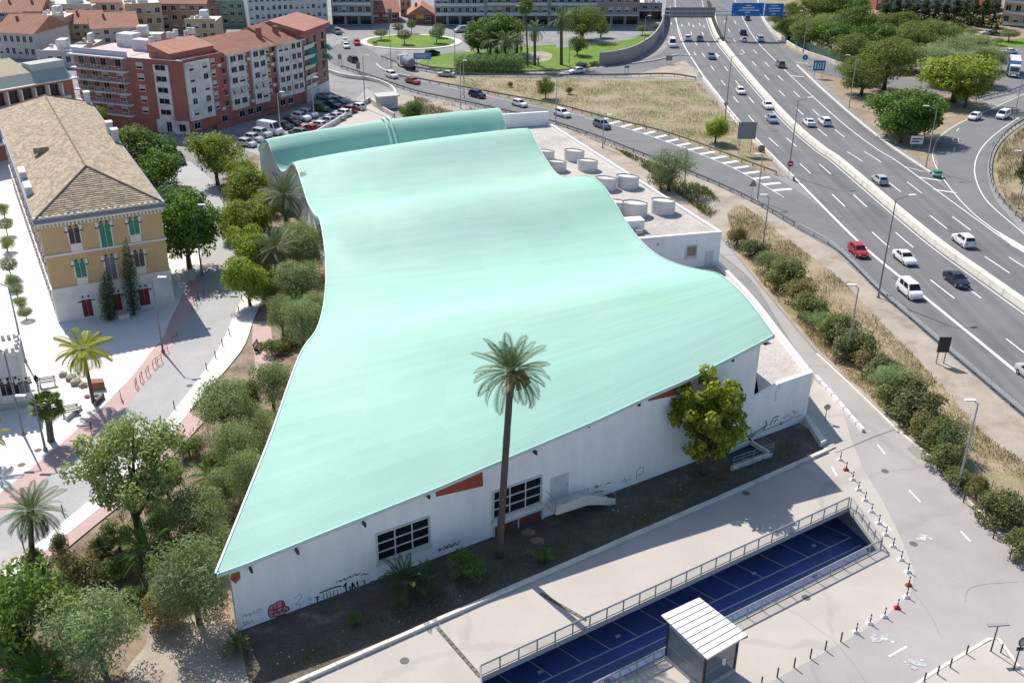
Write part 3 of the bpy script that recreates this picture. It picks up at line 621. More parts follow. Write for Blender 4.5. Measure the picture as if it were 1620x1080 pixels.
# stair and landing at the door
land_z = zb
ST = root('entrance_stair', FW.pt(s0, 0, 1), 'pale concrete stair and landing below the flush door of the hall', 'stair')
q = MB(); FW.box(q, s0 - .5, s1 + .9, land_z - .3, land_z - .02, .02, 1.55); q.build('landing', M_conc_l, ST)
nst = 9
for i in range(nst):
    h = (land_z - .02) * (nst - i) / (nst + 1); q = MB(); FW.box(q, s1 + .9 + i * .34, s1 + .9 + (i + 1) * .34 - .004, max(0, h - .3), h, .3, 1.5); q.build('step', M_conc_l, ST)
e1 = s1 + .9 + nst * .34
for d in (1.55, .05):
    q = MB(); pr_ = [FW.pt(s0 - .5, land_z - .32, d), FW.pt(s0 - .5, land_z + .5, d), FW.pt(s1 + .9, land_z + .5, d), FW.pt(e1, .6, d), FW.pt(e1, .05, d), FW.pt(s1 + .9, land_z - .5, d)]
    q.extr(pr_, FW.n * .14)
    if d > 1: q.build('parapet', M_conc_l, ST)
rl = MB()
for (a, b) in (((s0 - .5, land_z + 1.2), (s1 + .9, land_z + 1.2)), ((s1 + .9, land_z + 1.2), (e1, 1.2)), ((s0 - .5, land_z), (s0 - .5, land_z + 1.2)), ((s1 + .9, land_z + .9), (s1 + .9, land_z + 1.2)), ((e1, .3), (e1, 1.2))):
    rl.tube([FW.pt(*a, 1.62), FW.pt(*b, 1.62)], .03, 6)
rl.build('handrail', M_steel, ST)
rl = MB()
for (a, b) in (((.02), 1.62),): rl.tube([FW.pt(s0 - .5, land_z + 1.2, a), FW.pt(s0 - .5, land_z + 1.2, b)], .03, 6); rl.tube([FW.pt(s0 - .5, land_z + .6, a), FW.pt(s0 - .5, land_z + .6, b)], .02, 6)
rl.build('handrail', M_steel, ST)

# graffiti: flat paint strokes on the wall
INK = {'k': mat('graffiti_black', (.02, .02, .03), rough=.6, var=.1), 'r': mat('graffiti_red', (.32, .03, .06), rough=.6, var=.2), 'g': mat('graffiti_grey', (.30, .32, .36), rough=.6, var=.2), 'w': mat('graffiti_white', (.86, .87, .90), rough=.6, var=.05), 'p': mat('graffiti_pink', (.62, .30, .34), rough=.6, var=.2)}
def strokes(name, ink, lines, wpx, parent, d=.008, W=FW):
    for k_, ln in enumerate(lines):
        q = MB(); pts = [W.at(x, y) for x, y in ln]
        v3 = cr([W.pt(s, z, d) for s, z in pts], 3) if len(pts) > 2 else [W.pt(s, z, d) for s, z in pts]
        w_ = wpx * mpp(v3[0]) / 2; L1 = []; L2 = []
        for i, v in enumerate(v3):
            t = (v3[min(i + 1, len(v3) - 1)] - v3[max(i - 1, 0)]).normalized(); nn = t.cross(W.n); L1.append(v + nn * w_ + W.n * .0006 * k_); L2.append(v - nn * w_ + W.n * .0006 * k_)
        q.strip(L1, L2); q.build(name, INK[ink], parent)
Z = lambda l, ox=320, oy=780, s=5.4: [[(ox + x / s, oy + y / s) for x, y in a] for a in l]
blob = [(565, 990), (580, 960), (610, 945), (640, 925), (680, 915), (700, 935), (705, 960), (735, 970), (740, 995), (715, 1010), (700, 1030), (660, 1045), (620, 1050), (590, 1060), (570, 1040), (565, 990)]
q = MB(); q.poly([FW.pt(*FW.at(320 + x / 5.4, 780 + y / 5.4), .006) for x, y in blob[:-1]]); gb = q.build('graffiti', INK['p'], HALL)
strokes('graffiti', 'r', Z([blob, [(600, 965), (615, 1000), (605, 1040)], [(640, 940), (635, 1000), (660, 1030)], [(680, 930), (690, 980), (670, 1010)], [(575, 1000), (640, 985), (700, 960)], [(590, 1030), (650, 1010), (720, 995)]]), 2.2, HALL, .012)
strokes('graffiti', 'w', Z([[(985, 890), (985, 960)], [(1040, 850), (1045, 965)], [(1090, 830), (1095, 950)], [(1140, 820), (1150, 930)], [(1180, 800), (1195, 920)], [(1225, 790), (1245, 900)], [(1300, 780), (1300, 880)], [(1350, 760), (1370, 850)], [(1410, 760), (1410, 830)]]), 7.5, HALL, .006)
strokes('graffiti', 'k', Z([[(960, 890), (1000, 880)], [(985, 880), (980, 1000)], [(1000, 850), (1130, 800), (1190, 790)], [(1205, 800), (1230, 760), (1225, 800), (1245, 905)], [(1260, 790), (1270, 880)], [(1280, 760), (1320, 840), (1285, 870), (1280, 760)], [(1320, 750), (1345, 850)]]), 2.6, HALL, .014)
strokes('graffiti', 'k', Z([[(1030, 850), (1050, 960)], [(1060, 840), (1075, 955)], [(1090, 835), (1100, 950)], [(1120, 830), (1125, 945)], [(1150, 820), (1165, 935)], [(1350, 760), (1380, 740), (1375, 800), (1365, 850)], [(1385, 740), (1410, 830)], [(1430, 760), (1460, 745), (1490, 760), (1480, 800), (1445, 805), (1430, 780)], [(1450, 775), (1475, 770)]]), 1.1, HALL, .014)
strokes('graffiti', 'k', Z([[(1140, 760), (1180, 740), (1175, 755), (1215, 725), (1220, 740), (1260, 705), (1270, 720), (1310, 685), (1320, 700), (1350, 675)], [(1355, 700), (1380, 685), (1400, 690), (1420, 680)]]), 1.5, HALL, .014)
strokes('graffiti', 'g', Z([[(785, 900), (830, 860), (850, 880), (820, 920), (800, 950), (850, 940), (870, 920)], [(840, 960), (820, 1000)], [(900, 900), (930, 890)], [(915, 915), (935, 905)], [(920, 940), (940, 930)], [(925, 990), (945, 975)]]), 1.3, HALL)
strokes('graffiti', 'g', Z([[(345, 1055), (370, 1030), (375, 1050), (400, 1020), (410, 1045), (440, 1005), (450, 1030), (480, 990), (500, 985), (490, 1010), (470, 1020)]]), 1.3, HALL)
strokes('graffiti', 'p', Z([[(350, 1095), (365, 1130), (380, 1090), (400, 1120), (420, 1080), (440, 1110)], [(500, 1080), (525, 1075)]]), 1.3, HALL)
Y3 = lambda l: Z(l, 540, 720, 3)
strokes('graffiti', 'k', Y3([[(455, 450), (470, 440), (465, 455), (490, 430), (500, 440), (510, 420), (525, 435), (535, 412), (550, 425), (562, 402)], [(480, 448), (545, 420)]]), 1.6, HALL)
strokes('graffiti', 'k', Y3([[(1198, 155), (1215, 140), (1210, 155), (1232, 140)], [(1255, 135), (1280, 128)], [(1200, 175), (1245, 170)]]), 1.6, HALL)
strokes('graffiti', 'g', Y3([[(1330, 130), (1345, 110), (1350, 130)], [(1355, 120), (1375, 112)], [(1400, 110), (1405, 70), (1430, 55), (1432, 85), (1410, 95)]]), 1.4, HALL)

# ================================================================== ANNEX along the hall's right flank
AN = root('flat_roof_annex', P(1274, 665), 'white flat roofed annex with gravel roof beside the mint hall', 'annex')
base0 = P(1274, 665); zT = tall(1285, 589, base0)
outer = cr([Vector((v.x, v.y, 0)) for v in (P(1285, 589, zT), P(1240, 531, zT), P(1189.6, 467, zT), P(1137, 413, zT))], 5)
outer[0] = Vector((base0.x, base0.y, 0))
B0 = outer[-1]; zB = tall(1141, 367, B0)
B1 = P(1000, 379, zB); B1.z = 0; F0 = P(868, 194, zB); F0.z = 0; F1 = P(780, 200, zB); F1.z = 0
M_gravel = mat('roof_gravel', (.47, .435, .40), var=.12, scale=.8, fine=.22, fscale=4, col2=(.40, .36, .33), c2scale=.15, bump=.5, bscale=8)
W_t = .38
# terrace: walls, gravel, coping
inner = [FW.pt(s_end + .05, 0), RP.pt(6, 0, 0), RP.pt(20, 0, 0), Vector((B1.x, B1.y, 0))]
q = MB(); q.poly([Vector((v.x, v.y, zT - .55)) for v in [outer[0]] + outer[1:] + [B1] + [RP.pt(1.0, 0)] + [FW.pt(s_end - 1.2, 0, -.5)]]); q.build('terrace_gravel', M_gravel, AN)
ofi = offs(outer, -W_t)
q = MB(); q.strip(atz(outer, 0), atz(outer, zT)); q.strip(atz(ofi, zT), atz(ofi, zT - .6)); q.build('outer_wall', M_white, AN)
q = MB(); q.strip(atz(offs(outer, .03), zT + .04), atz(offs(outer, -W_t - .03), zT + .04)); q.strip(atz(offs(outer, .03), zT - .1), atz(offs(outer, .03), zT + .04)); q.strip(atz(offs(outer, -W_t - .03), zT + .04), atz(offs(outer, -W_t - .03), zT - .1)); q.build('coping', M_coping, AN)
sT, _z = FW.at(1232, 603)
q = MB(); FW.box(q, s_end + .002, FW.L, 0, zT - .62, -.4, -.003); FW.box(q, sT, FW.L - .004, zT - .62, zT, -.4, -.003); q.build('front_wall', M_white, AN)
q = MB(); FW.box(q, sT, FW.L + .03, zT + .002, zT + .08, -.43, .03); q.build('coping', M_coping, AN)
q = MB(); q.extr([FW.pt(sT, zT - .62, -.4), FW.pt(sT, zT, -.4), FW.pt(s_end + .01, zT - .62, -.4)], FW.n * .39); q.build('parapet_slope', M_white, AN)
q = MB(); s_, z_ = FW.at(1206, 541); c = P(1208, 543, zT - .5)
q.box(c + Vector((.2, .3, .25)), (.9, .35, .3), .5); q.tube([c + Vector((-.5, 0, .12)), c + Vector((.5, .3, .12))], .12, 8); q.build('floodlight', M_coping, AN)
# tall block
blk = [B0, F0, F1, B1]
q = MB(); q.prism(blk, 0, zB - .45); q.build('block', M_white, AN)
ins_ = [B0, F0, F1, B1]
q = MB(); q.poly([Vector((v.x, v.y, zB - .40)) for v in blk]); q.build('roof_gravel', M_gravel, AN)
def parapet(a, b, z0, z1, th, side):
    t = (b - a).normalized(); n_ = Vector((t.y, -t.x, 0)) * side; q = MB(); q.obox(Vector((a.x, a.y, z0)), b - a, n_ * th, Vector((0, 0, z1 - z0))); q.build('parapet', M_white, AN)
    q = MB(); q.obox(Vector((a.x, a.y, z1 + .002)) - n_ * .03, b - a, n_ * (th + .06), Vector((0, 0, .07))); q.build('coping', M_coping, AN)
parapet(B0, F0, zB - .45, zB, .32, -1); tt = (F0 - B0).normalized(); parapet(B1, B0, zB - .449, zB - .002, .32, -1)
tw = (F1 - F0).normalized(); nw = Vector((tt.x, tt.y, 0))
q = MB(); q.obox(Vector((F0.x, F0.y, zB - .4)), (F1 - F0), nw * .5, Vector((0, 0, 2.2))); q.build('end_wall', M_white, AN)
q = MB(); q.obox(Vector((F0.x, F0.y, zB + 1.805)), (F1 - F0), nw * .5, Vector((0, 0, .07))); q.build('coping', M_coping, AN)
BW = Wall(Vector((B1.x, B1.y, 0)), Vector((B0.x, B0.y, 0)))
wn = grid_window(AN, [(1086, 391), (1101, 388), (1101, 403), (1086, 405)], 1, 1, 'window', mat('brown_blind', (.33, .26, .20), var=.15), .05, BW)
s0, z0 = BW.at(1041, 387); q = MB(); BW.box(q, s0 - .12, s0 + .12, z0 - .12, z0 + .15, .002, .2); q.build('wall_lamp', M_frame, AN)
s0, _ = BW.at(1116, 400); s1, _ = BW.at(1129, 398); q = MB(); BW.box(q, s0, s1, zT - .5, zT + 1.5, .002, .05); q.build('door', mat('grey_white_door', (.66, .66, .67), var=.05), AN)
# graffiti on the annex front
strokes('graffiti', 'k', [[(1170, 703), (1180, 697), (1190, 690), (1195, 686)], [(1206, 682), (1212, 672), (1211, 665)], [(1218, 672), (1222, 664), (1225, 660), (1232, 658)], [(1224, 668), (1230, 662)], [(1236, 672), (1235, 666)], [(1176, 692), (1196, 683), (1214, 671)]], 2.0, AN, .012)
strokes('graffiti', 'p', [[(1236, 662), (1244, 658), (1250, 655)], [(1250, 660), (1258, 655), (1254, 650), (1262, 652)]], 1.8, AN, .012)
strokes('graffiti', 'g', [[(1168, 697), (1270, 655)], [(1182, 692), (1200, 684), (1215, 678), (1240, 668), (1266, 656)], [(1228, 617), (1226, 628), (1227, 634)], [(1233, 608), (1232, 616)]], 1.1, AN, .012)
# curved roof drums
M_drum = mat('drum_white', (.66, .65, .64), var=.06, scale=1)
zr = zB - .40
drums = [(862, 251, 14, 1.9), (881, 269, 14, 2.0), (908, 252, 15, 2.1), (929, 268, 15, 2.1), (958, 298, 16, 2.3), (992, 295, 17, 2.3), (975, 336, 16, 2.3), (1003, 339, 19, 2.4), (1048, 335, 18, 2.4)]
names = ['half hidden behind the third wave', 'nearest the dip of the mint roof', 'farthest on the gravel', 'second farthest on the gravel', 'with a dark rim near the middle', 'with a dark rim by the outer parapet', 'peeking out from behind the mint roof', 'nearest the white equipment box', 'nearest the annex corner parapet']
for (x, y, r, h), nm in zip(drums, names):
    r *= 1.08; h *= .8
    c = P(x, y, zr); rad = r * mpp(c); D = root('roof_drum', c, 'white curved ventilation drum on the annex roof, ' + nm, 'vent', 'drums on the annex roof')
    q = MB(); n = 28; ring = []
    for i in range(n):
        a = 2 * math.pi * i / n; rr2 = rad * (1.0 if math.cos(a - .6) < .9 else .9 / max(.9, math.cos(a - .6)))
        ring.append((c.x + rr2 * math.cos(a), c.y + rr2 * math.sin(a), a))
    vs_ = [(x_, y_, zr) for x_, y_, a in ring] + [(x_, y_, zr + h * .86 + .22 * math.cos(a + 2.0)) for x_, y_, a in ring]
    q.add(vs_, [(i, (i + 1) % n, n + (i + 1) % n, n + i) for i in range(n)]); q.build('shell', M_drum, D, smooth=True)
    q = MB(); q.poly([Vector((c.x + (v[0] - c.x) * .93, c.y + (v[1] - c.y) * .93, v[2] - .12)) for v in vs_[n:]]); q.build('lid', M_drum, D)
    q = MB(); o_ = [Vector(v) + Vector((0, 0, .02)) for v in vs_[n:]] ; o_.append(o_[0]); i_ = [Vector((c.x + (v.x - c.x) * .93, c.y + (v.y - c.y) * .93, v.z)) for v in o_]; q.strip(o_, i_); q.build('rim', mat('drum_rim', (.20, .20, .20), var=.1), D)
c = P(1001, 364, zr); AC = root('equipment_box', c, 'white boxed air handling unit on the annex roof edge', 'equipment')
q = MB(); q.box(c + Vector((0, 0, .85)), (2.4, 1.6, 1.3), .25); q.build('casing', M_coping, AC)
q = MB()
for dx, dy in ((-1, -.38), (1, -.38), (1, .6), (-1, .6)): q.box(c + Vector((dx * .95, dy, .1)), (.12, .12, .2), .25)
q.build('feet', M_dark, AC); q = MB(); q.box(c + Vector((.55, -1.5, .3)), (.9, .5, .6), .2); q.box(c + Vector((-.5, -1.6, .2)), (.6, .4, .4), .4); q.build('fan_unit', M_steel, AC)
# white low wall carrying on along the road
WB = Line(cr(PX([(1290, 597), (1312, 622), (1336, 650), (1366, 684)]), 4)); ww = root('white_road_kerb', WB.p[0], 'white painted low kerb of separate blocks along the access road', 'kerb')
n = 8
for i in range(n):
    a, d = WB.at(i * WB.L / n + .12); b, _ = WB.at((i + 1) * WB.L / n - .12); q = MB(); rt = Vector((d.y, -d.x, 0)); q.obox(a - rt * .16, b - a, rt * .32, Vector((0, 0, .38))); q.build('kerb_block', M_coping, ww)
# sunken stair beside the yellow-green tree, pavement beside the annex
sw = [P(1158, 745), P(1222, 722), P(1186, 700), P(1150, 716)]
SW = root('stairwell', sw[0], 'sunken stairwell with pale kerb and railing beside the yellow green tree', 'stairwell')
for i in range(3):
    a, b = sw[i], sw[i + 1]; t = (b - a).normalized(); q = MB(); q.obox(a, b - a, Vector((-t.y, t.x, 0)) * .25, Vector((0, 0, .45))); q.build('kerb_wall', M_conc_l, SW)
q = MB(); q.poly([v + Vector((0, 0, .02)) for v in sw]); q.build('dark_well_sheet', M_dark, SW)  # flat sheet at ground level; dark colour stands for the well's shaded depth
for z in (.8, 1.15, 1.5):
    q = MB(); q.tube([sw[0] + Vector((0, 0, z)), sw[1] + Vector((0, 0, z)), sw[2] + Vector((0, 0, z))], .025, 5); q.build('rail', M_steel, SW)
for i in range(7):
    a = sw[0].lerp(sw[1], i / 4) if i < 5 else sw[1].lerp(sw[2], (i - 4) / 2); q = MB(); q.tube([a, a + Vector((0, 0, 1.5))], .03, 5); q.build('post', M_steel, SW)
q = MB(); q.prism(PX([(1274, 664), (1288, 660), (1322, 708), (1306, 716)]), 0.0, .14); struct(q.build('side_pavement', M_conc))
q = MB(); q.prism(PX([(1272, 668), (1278, 664), (1306, 704), (1298, 708)]), 0.0, .6); tag(q.build('low_wall', M_conc_l), 'low grey wall running from the annex corner to the forecourt', 'wall')

# ================================================================== CAR PARK LIGHT WELL
M_blue = mat('blue_floor_paint', (.075, .12, .33), rough=.65, var=.22, scale=.5, fine=.1, col2=(.10, .145, .32), c2scale=.2)
M_wellwall = mat('well_wall', (.42, .42, .41), var=.15)
dep = -2.7; ctr = sum(PIT, Vector()) / 4
ux = _far; uy = Vector((-ux.y, ux.x, 0))
big_pit = []
for v in PIT:
    d = v - ctr; sx = 1 if d.dot(ux) > 0 else -1; sy = 1 if d.dot(uy) > 0 else -1; big_pit.append(v + ux * sx * 2.0 + uy * (5.5 if sy > 0 else -2.0))
LW = root('light_well', PIT[0], 'long open light well showing the blue floor of the car park below', 'light well')
q = MB(); q.poly([Vector((v.x, v.y, dep)) for v in big_pit]); q.build('floor', M_blue, LW)
q = MB()
for i in range(4):
    a, b = big_pit[i], big_pit[(i + 1) % 4]; q.poly([Vector((a.x, a.y, dep)), Vector((b.x, b.y, dep)), Vector((b.x, b.y, -.38)), Vector((a.x, a.y, -.38))])
q.build('wall', M_wellwall, LW)
q = MB()
for i in range(4):
    a, b, c, d = PIT[i], PIT[(i + 1) % 4], big_pit[(i + 1) % 4], big_pit[i]
    q.poly([Vector((v.x, v.y, -.38)) for v in (a, b, c, d)]); q.poly([Vector((a.x, a.y, -.38)), Vector((b.x, b.y, -.38)), Vector((b.x, b.y, 0.02)), Vector((a.x, a.y, .02))])
q.build('slab_edge', M_conc, LW)
def wl(l, wd): 
    q = MB(); ln = [Vector((v.x, v.y, dep + .012)) for v in l]; q.strip(offs(ln, -wd / 2), offs(ln, wd / 2)); q.build('bay_line', mat('bay_paint', (.55, .57, .62), var=.15), LW)
q = MB(); q.poly([P(833, 1114, dep + .006), P(1364, 864, dep + .006), P(1400, 885, dep + .006), P(880, 1150, dep + .006)]); q.build('drive_lane', mat('grey_blue_lane', (.085, .13, .27), rough=.6, var=.18, scale=.6, fine=.08), LW)
far_l = [PIT[0] + uy * 1.0, PIT[1] + uy * 1.0]
wl([P(800, 1105, dep), P(1345, 850, dep)], .13); wl([P(830, 1112, dep), P(1362, 862, dep)], .1)
for i in range(14):
    a = P(800, 1105, dep).lerp(P(1345, 850, dep), .04 + i * .074); b = a + uy * 4.6 - ux * 1.2; wl([a, b], .1)
M_num = mat('bay_number', (.6, .62, .66), var=.1)
for i in range(5):
    a = P(800, 1105, dep).lerp(P(1345, 850, dep), .1 + i * .2) + uy * .9; q = MB()
    q.box(a + Vector((0, 0, .012)), (.45, .3, .004), .55); q.build('bay_number', M_num, LW)
def rail(name, pts, label, hh=1.05, sp=1.55, panel=True, start=True):
    ln = Line(pts); RT = root(name, ln.p[0], label, 'railing', 'railings of the light well'); n = max(1, round(ln.L / sp))
    for z, r in ((hh, .07), (.12, .05)):
        q = MB(); q.tube([v + Vector((0, 0, z)) for v in ln.p], r, 6); q.build('rail', M_steel, RT)
    for i in range(n + 1):
        a, d = ln.at(i * ln.L / n); q = MB(); q.box(a + Vector((0, 0, hh / 2)), (.09, .07, hh), math.atan2(d.y, d.x)); q.build('post', M_steel, RT)
    if panel:
        MP = panel_material()
        for i in range(n):
            a, d = ln.at((i + .04) * ln.L / n); b, _ = ln.at((i + .96) * ln.L / n); q = MB(); q.poly([a + Vector((0, 0, .16)), b + Vector((0, 0, .16)), b + Vector((0, 0, hh - .08)), a + Vector((0, 0, hh - .08))]); q.build('mesh_panel', MP, RT)
_pm = []
def panel_material():
    if _pm: return _pm[0]
    M = bpy.data.materials.new('wire_mesh_panel'); M.use_nodes = True; t = M.node_tree; N = t.nodes; b = N['Principled BSDF']; b.inputs['Base Color'].default_value = (.45, .46, .47, 1); b.inputs['Roughness'].default_value = .5
    tr = N.new('ShaderNodeBsdfTransparent'); ms = N.new('ShaderNodeMixShader'); ms.inputs[0].default_value = .22; t.links.new(tr.outputs[0], ms.inputs[1]); t.links.new(b.outputs[0], ms.inputs[2]); t.links.new(ms.outputs[0], N['Material Output'].inputs[0]); _pm.append(M); return M
o_ = .12
up_ = [v + Vector((0, 0, .02)) for v in PIT]
rail('railing', [up_[0] + uy * o_, up_[1] + uy * o_], 'long steel railing on the hall side of the light well')
rail('railing', [up_[1] + ux * o_, up_[2] + ux * o_], 'short steel railing closing the right end of the light well', sp=1.2)
rail('railing', [up_[2] - uy * o_, up_[3] - uy * o_], 'long steel railing on the forecourt side of the light well')
rail('railing', [up_[0] - ux * o_, up_[0] - ux * o_ + (up_[3] - up_[0]) * .45], 'short steel railing closing the left end of the light well', sp=1.2)
# drain grates across the forecourt
for pts, lb in (([(855, 938), (928, 981)], 'narrow dark drain channel in the forecourt under the palm shadow'), ([(692, 992), (760, 1070)], 'narrow dark drain channel left of the light well railing corner')):
    a, b = PX(pts, .026); t = (b - a).normalized(); rt = Vector((t.y, -t.x, 0)); G_ = root('drain_channel', a, lb, 'drain')
    q = MB(); q.poly([a - rt * .16, b - rt * .16, b + rt * .16, a + rt * .16]); q.build('channel', mat('drain_dark', (.10, .09, .08), var=.3), G_)
    n = int((b - a).length / .5)
    for i in range(n):
        c = a.lerp(b, (i + .5) / n); q = MB(); q.obox(c - t * .19 - rt * .12 + Vector((0, 0, .002)), t * .38, rt * .24, Vector((0, 0, .02))); q.build('grate', mat('grate_iron', (.17, .15, .13), var=.3), G_)

# kiosk over the car park stair
zk = 3.3
kc = [P(1046, 974, zk + .45), P(1106, 946, zk + .45), P(1183, 1006, zk), P(1119, 1044, zk)]
KI = root('stair_kiosk', P(1110, 1060), 'grey glazed stair kiosk with a sloping white ribbed roof', 'kiosk')
nr = 9
for i in range(nr):
    a = kc[0].lerp(kc[3], i / nr); b = kc[0].lerp(kc[3], (i + 1) / nr - .006); c = kc[1].lerp(kc[2], (i + 1) / nr - .006); d = kc[1].lerp(kc[2], i / nr)
    q = MB(); q.extr([a, b, c, d], Vector((0, 0, .1))); rp_ = q.build('roof_panel', mat('kiosk_roof', (.84, .81, .77), rough=.45, var=.04), KI)
    q = MB(); q.extr([b, b + (b - a) * .05, c + (c - d) * .05, c], Vector((0, 0, .15))); q.build('seam', mat('kiosk_seam', (.62, .58, .54), rough=.5, var=.05), rp_)
cc = sum(kc, Vector()) / 4; bt = [cc + (v - cc) * .80 for v in kc]
for v in bt:
    q = MB(); q.box((v.x, v.y, (v.z - .05) / 2), (.14, .14, v.z - .05), .55); q.build('post', M_dark, KI)
MGk = mat('kiosk_glass', (.16, .18, .20), rough=.15, var=.1, spec=.6)
for i in range(4):
    a, b = bt[i], bt[(i + 1) % 4]
    q = MB(); q.poly([Vector((a.x, a.y, .3)), Vector((b.x, b.y, .3)), Vector((b.x, b.y, b.z - .7)), Vector((a.x, a.y, a.z - .7))]); q.build('glass_wall', MGk, KI)
    q = MB(); q.tube([Vector((a.x, a.y, a.z - .6)), Vector((b.x, b.y, b.z - .6))], .07, 6); q.tube([Vector((a.x, a.y, .3)), Vector((b.x, b.y, .3))], .06, 6); q.tube([Vector((a.x, a.y, 1.4)), Vector((b.x, b.y, 1.4))], .035, 6); q.build('frame_bar', M_steel, KI)
q = MB(); q.prism([cc + (v - cc) * .84 for v in kc], 0.0, .3); q.build('base', M_conc, KI)
for i in (0, 1, 2, 3):
    q = MB(); a, b = bt[i], bt[(i + 2) % 4]; q.tube([Vector((a.x, a.y, a.z - .55)), kc[i] + Vector((0, 0, -.03))], .05, 6); q.build('bracket', M_dark, KI)
q = MB(); a, b = bt[2].lerp(bt[3], .3), bt[2].lerp(bt[3], .55); q.box(a.lerp(b, .5) * 1 + Vector((0, 0, -1.7)), (.42, .06, .6), .0); q.build('notice', M_coping, KI)

# ================================================================== OLD ORANGE BUILDING (left)
M_ochre = mat('ochre_plaster', (.56, .37, .19), var=.10, scale=.7, col2=(.43, .36, .27), c2scale=.13, c2lo=.58, c2hi=.66, fine=.05, fscale=6)
M_lowplaster = mat('white_plaster', (.70, .69, .67), var=.10, scale=.6, col2=(.46, .45, .44), c2scale=.2, c2lo=.55, c2hi=.75)
M_green = mat('green_shutter', (.03, .20, .13), rough=.5, var=.15, scale=4)
M_reddoor = mat('red_door', (.20, .018, .022), rough=.5, var=.12)
M_trimw = mat('white_trim', (.70, .67, .62), var=.1)
M_knob = mat('dark_knob', (.05, .04, .04), var=.2)
M_greyshut = mat('grey_shutter', (.17, .17, .18), rough=.6, var=.15)
M_tile = mat('old_roof_tile', (.37, .295, .21), rough=.9, var=.22, scale=2.2, fine=.22, fscale=7, island=.2, col2=(.31, .26, .19), c2scale=.4, c2lo=.5, c2hi=.66)
M_zinc = mat('zinc_gutter', (.17, .19, .23), rough=.5, var=.1)
OF = Wall(P(93.5, 511), P(275.9, 478))
HO = tall(252.8, 335, P(275.9, 478)) + .45
back = -OF.n; DEP = 58.0; Wd = OF.L
OB = root('ochre_palace', OF.a, 'old three storey ochre building with hipped tile roof at left', 'building')
q = MB(); z1 = OF.at(270, 428)[1]; zmid = OF.at(165, 402 - 6)[1]
q.obox(OF.pt(0, z1), OF.u * Wd, back * DEP, Vector((0, 0, HO - z1))); q.build('wall', M_ochre, OB)
q = MB(); q.obox(OF.pt(-.06, 0, .06), OF.u * (Wd + .12), back * (DEP + .12), Vector((0, 0, z1))); q.build('base_wall', M_lowplaster, OB)
q = MB(); q.obox(OF.pt(-.14, z1 - .05, .14), OF.u * (Wd + .28), back * (DEP + .28), Vector((0, 0, .18))); q.build('string_course', M_trimw, OB)
z2 = OF.at(200, 387)[1]
q = MB(); q.obox(OF.pt(-.14, z2 - .1, .14), OF.u * (Wd + .28), back * (DEP + .28), Vector((0, 0, .22))); q.build('string_course', M_trimw, OB)
q = MB(); q.obox(OF.pt(-.3, HO - .05, .3), OF.u * (Wd + .6), back * (DEP + .6), Vector((0, 0, .3))); q.build('cornice', M_trimw, OB)
q = MB(); q.obox(OF.pt(-.55, HO + .252, .55), OF.u * (Wd + 1.1), back * (DEP + 1.1), Vector((0, 0, .55))); q.build('gutter', M_zinc, OB)
for i in range(34):
    s = -.2 + i * (Wd + .3) / 33; q = MB(); OF.box(q, s - .1, s + .1, HO - .42, HO - .052, .02, .28); q.build('dentil', M_trimw, OB)
# cornice merlons that give the toothed shadow
for i in range(22):
    s = -.45 + i * (Wd + .8) / 21; q = MB(); OF.box(q, s - .14, s + .14, HO + .804, HO + 1.02, .25, .52); q.build('merlon', M_trimw, OB)
# hipped roof: separate tile courses on each slope
zr0 = HO + .80; rise = 3.3; hip = Wd * .55
A = OF.pt(-.3, zr0, .3); Bq = OF.pt(Wd + .3, zr0, .3); C_ = Bq + back * (DEP + .6); D_ = A + back * (DEP + .6)
r0 = OF.pt(Wd / 2, zr0 + rise, -hip); r1 = OF.pt(Wd / 2, zr0 + rise, -(DEP - hip))
def courses(name, a, b, c, d, n, lap=.045):
    """a-b the eave, d-c the top; strips stepped like lapped tiles"""
    q = MB(); nn = (b - a).cross(d - a).normalized()
    if nn.z < 0: nn = -nn
    for i in range(n):
        t0, t1 = i / n, (i + 1) / n; e0, e1 = a.lerp(d, t0), b.lerp(c, t0); f0, f1 = a.lerp(d, t1), b.lerp(c, t1)
        w_ = max(1, int((e1 - e0).length / .55))
        for k_ in range(w_):
            p0, p1 = e0.lerp(e1, k_ / w_), e0.lerp(e1, (k_ + .97) / w_); p2, p3 = f0.lerp(f1, min(1, (k_ + .97) / w_)), f0.lerp(f1, k_ / w_)
            h = nn * (lap + random.uniform(0, .03)); q.add([p0 + h, p1 + h, p2, p3, p0, p1], [(0, 1, 2, 3), (4, 5, 1, 0)])
    return q.build(name, M_tile, OB)
random.seed(5)
MT = M_tile
q = MB(); q.poly([A, Bq, r0]); q.poly([Bq, C_, r1, r0]); q.poly([C_, D_, r1]); q.poly([D_, A, r0, r1]); rfo = q.build('roof', mat('tile_bed', (.22, .17, .12), var=.2), OB)
stuff(courses('tile_courses', A, Bq, r0 + (Bq - A) * .0, r0, 22))
stuff(courses('tile_courses', Bq, C_, r1, r0, 22)); stuff(courses('tile_courses', D_, A, r0, r1, 22))
for a, b in ((A, r0), (Bq, r0), (r0, r1), (C_, r1), (D_, r1)):
    n = int((b - a).length / .5); q = MB()
    pts = [a.lerp(b, i / 30) + Vector((0, 0, .06)) for i in range(31)]; q.tube(pts, .13, 6); q.build('ridge_cap', mat('ridge_tile', (.20, .155, .115), var=.3, scale=4), rfo)
q = MB(); c = (A.lerp(D_, .42)).lerp(r0.lerp(r1, .32), .48); q.box(c + Vector((0, 0, .45)), (1.9, 1.0, .8), OF.u.to_2d().angle_signed(Vector((1, 0))) if False else math.atan2(OF.u.y, OF.u.x)); q.build('roof_hatch', MT, OB)
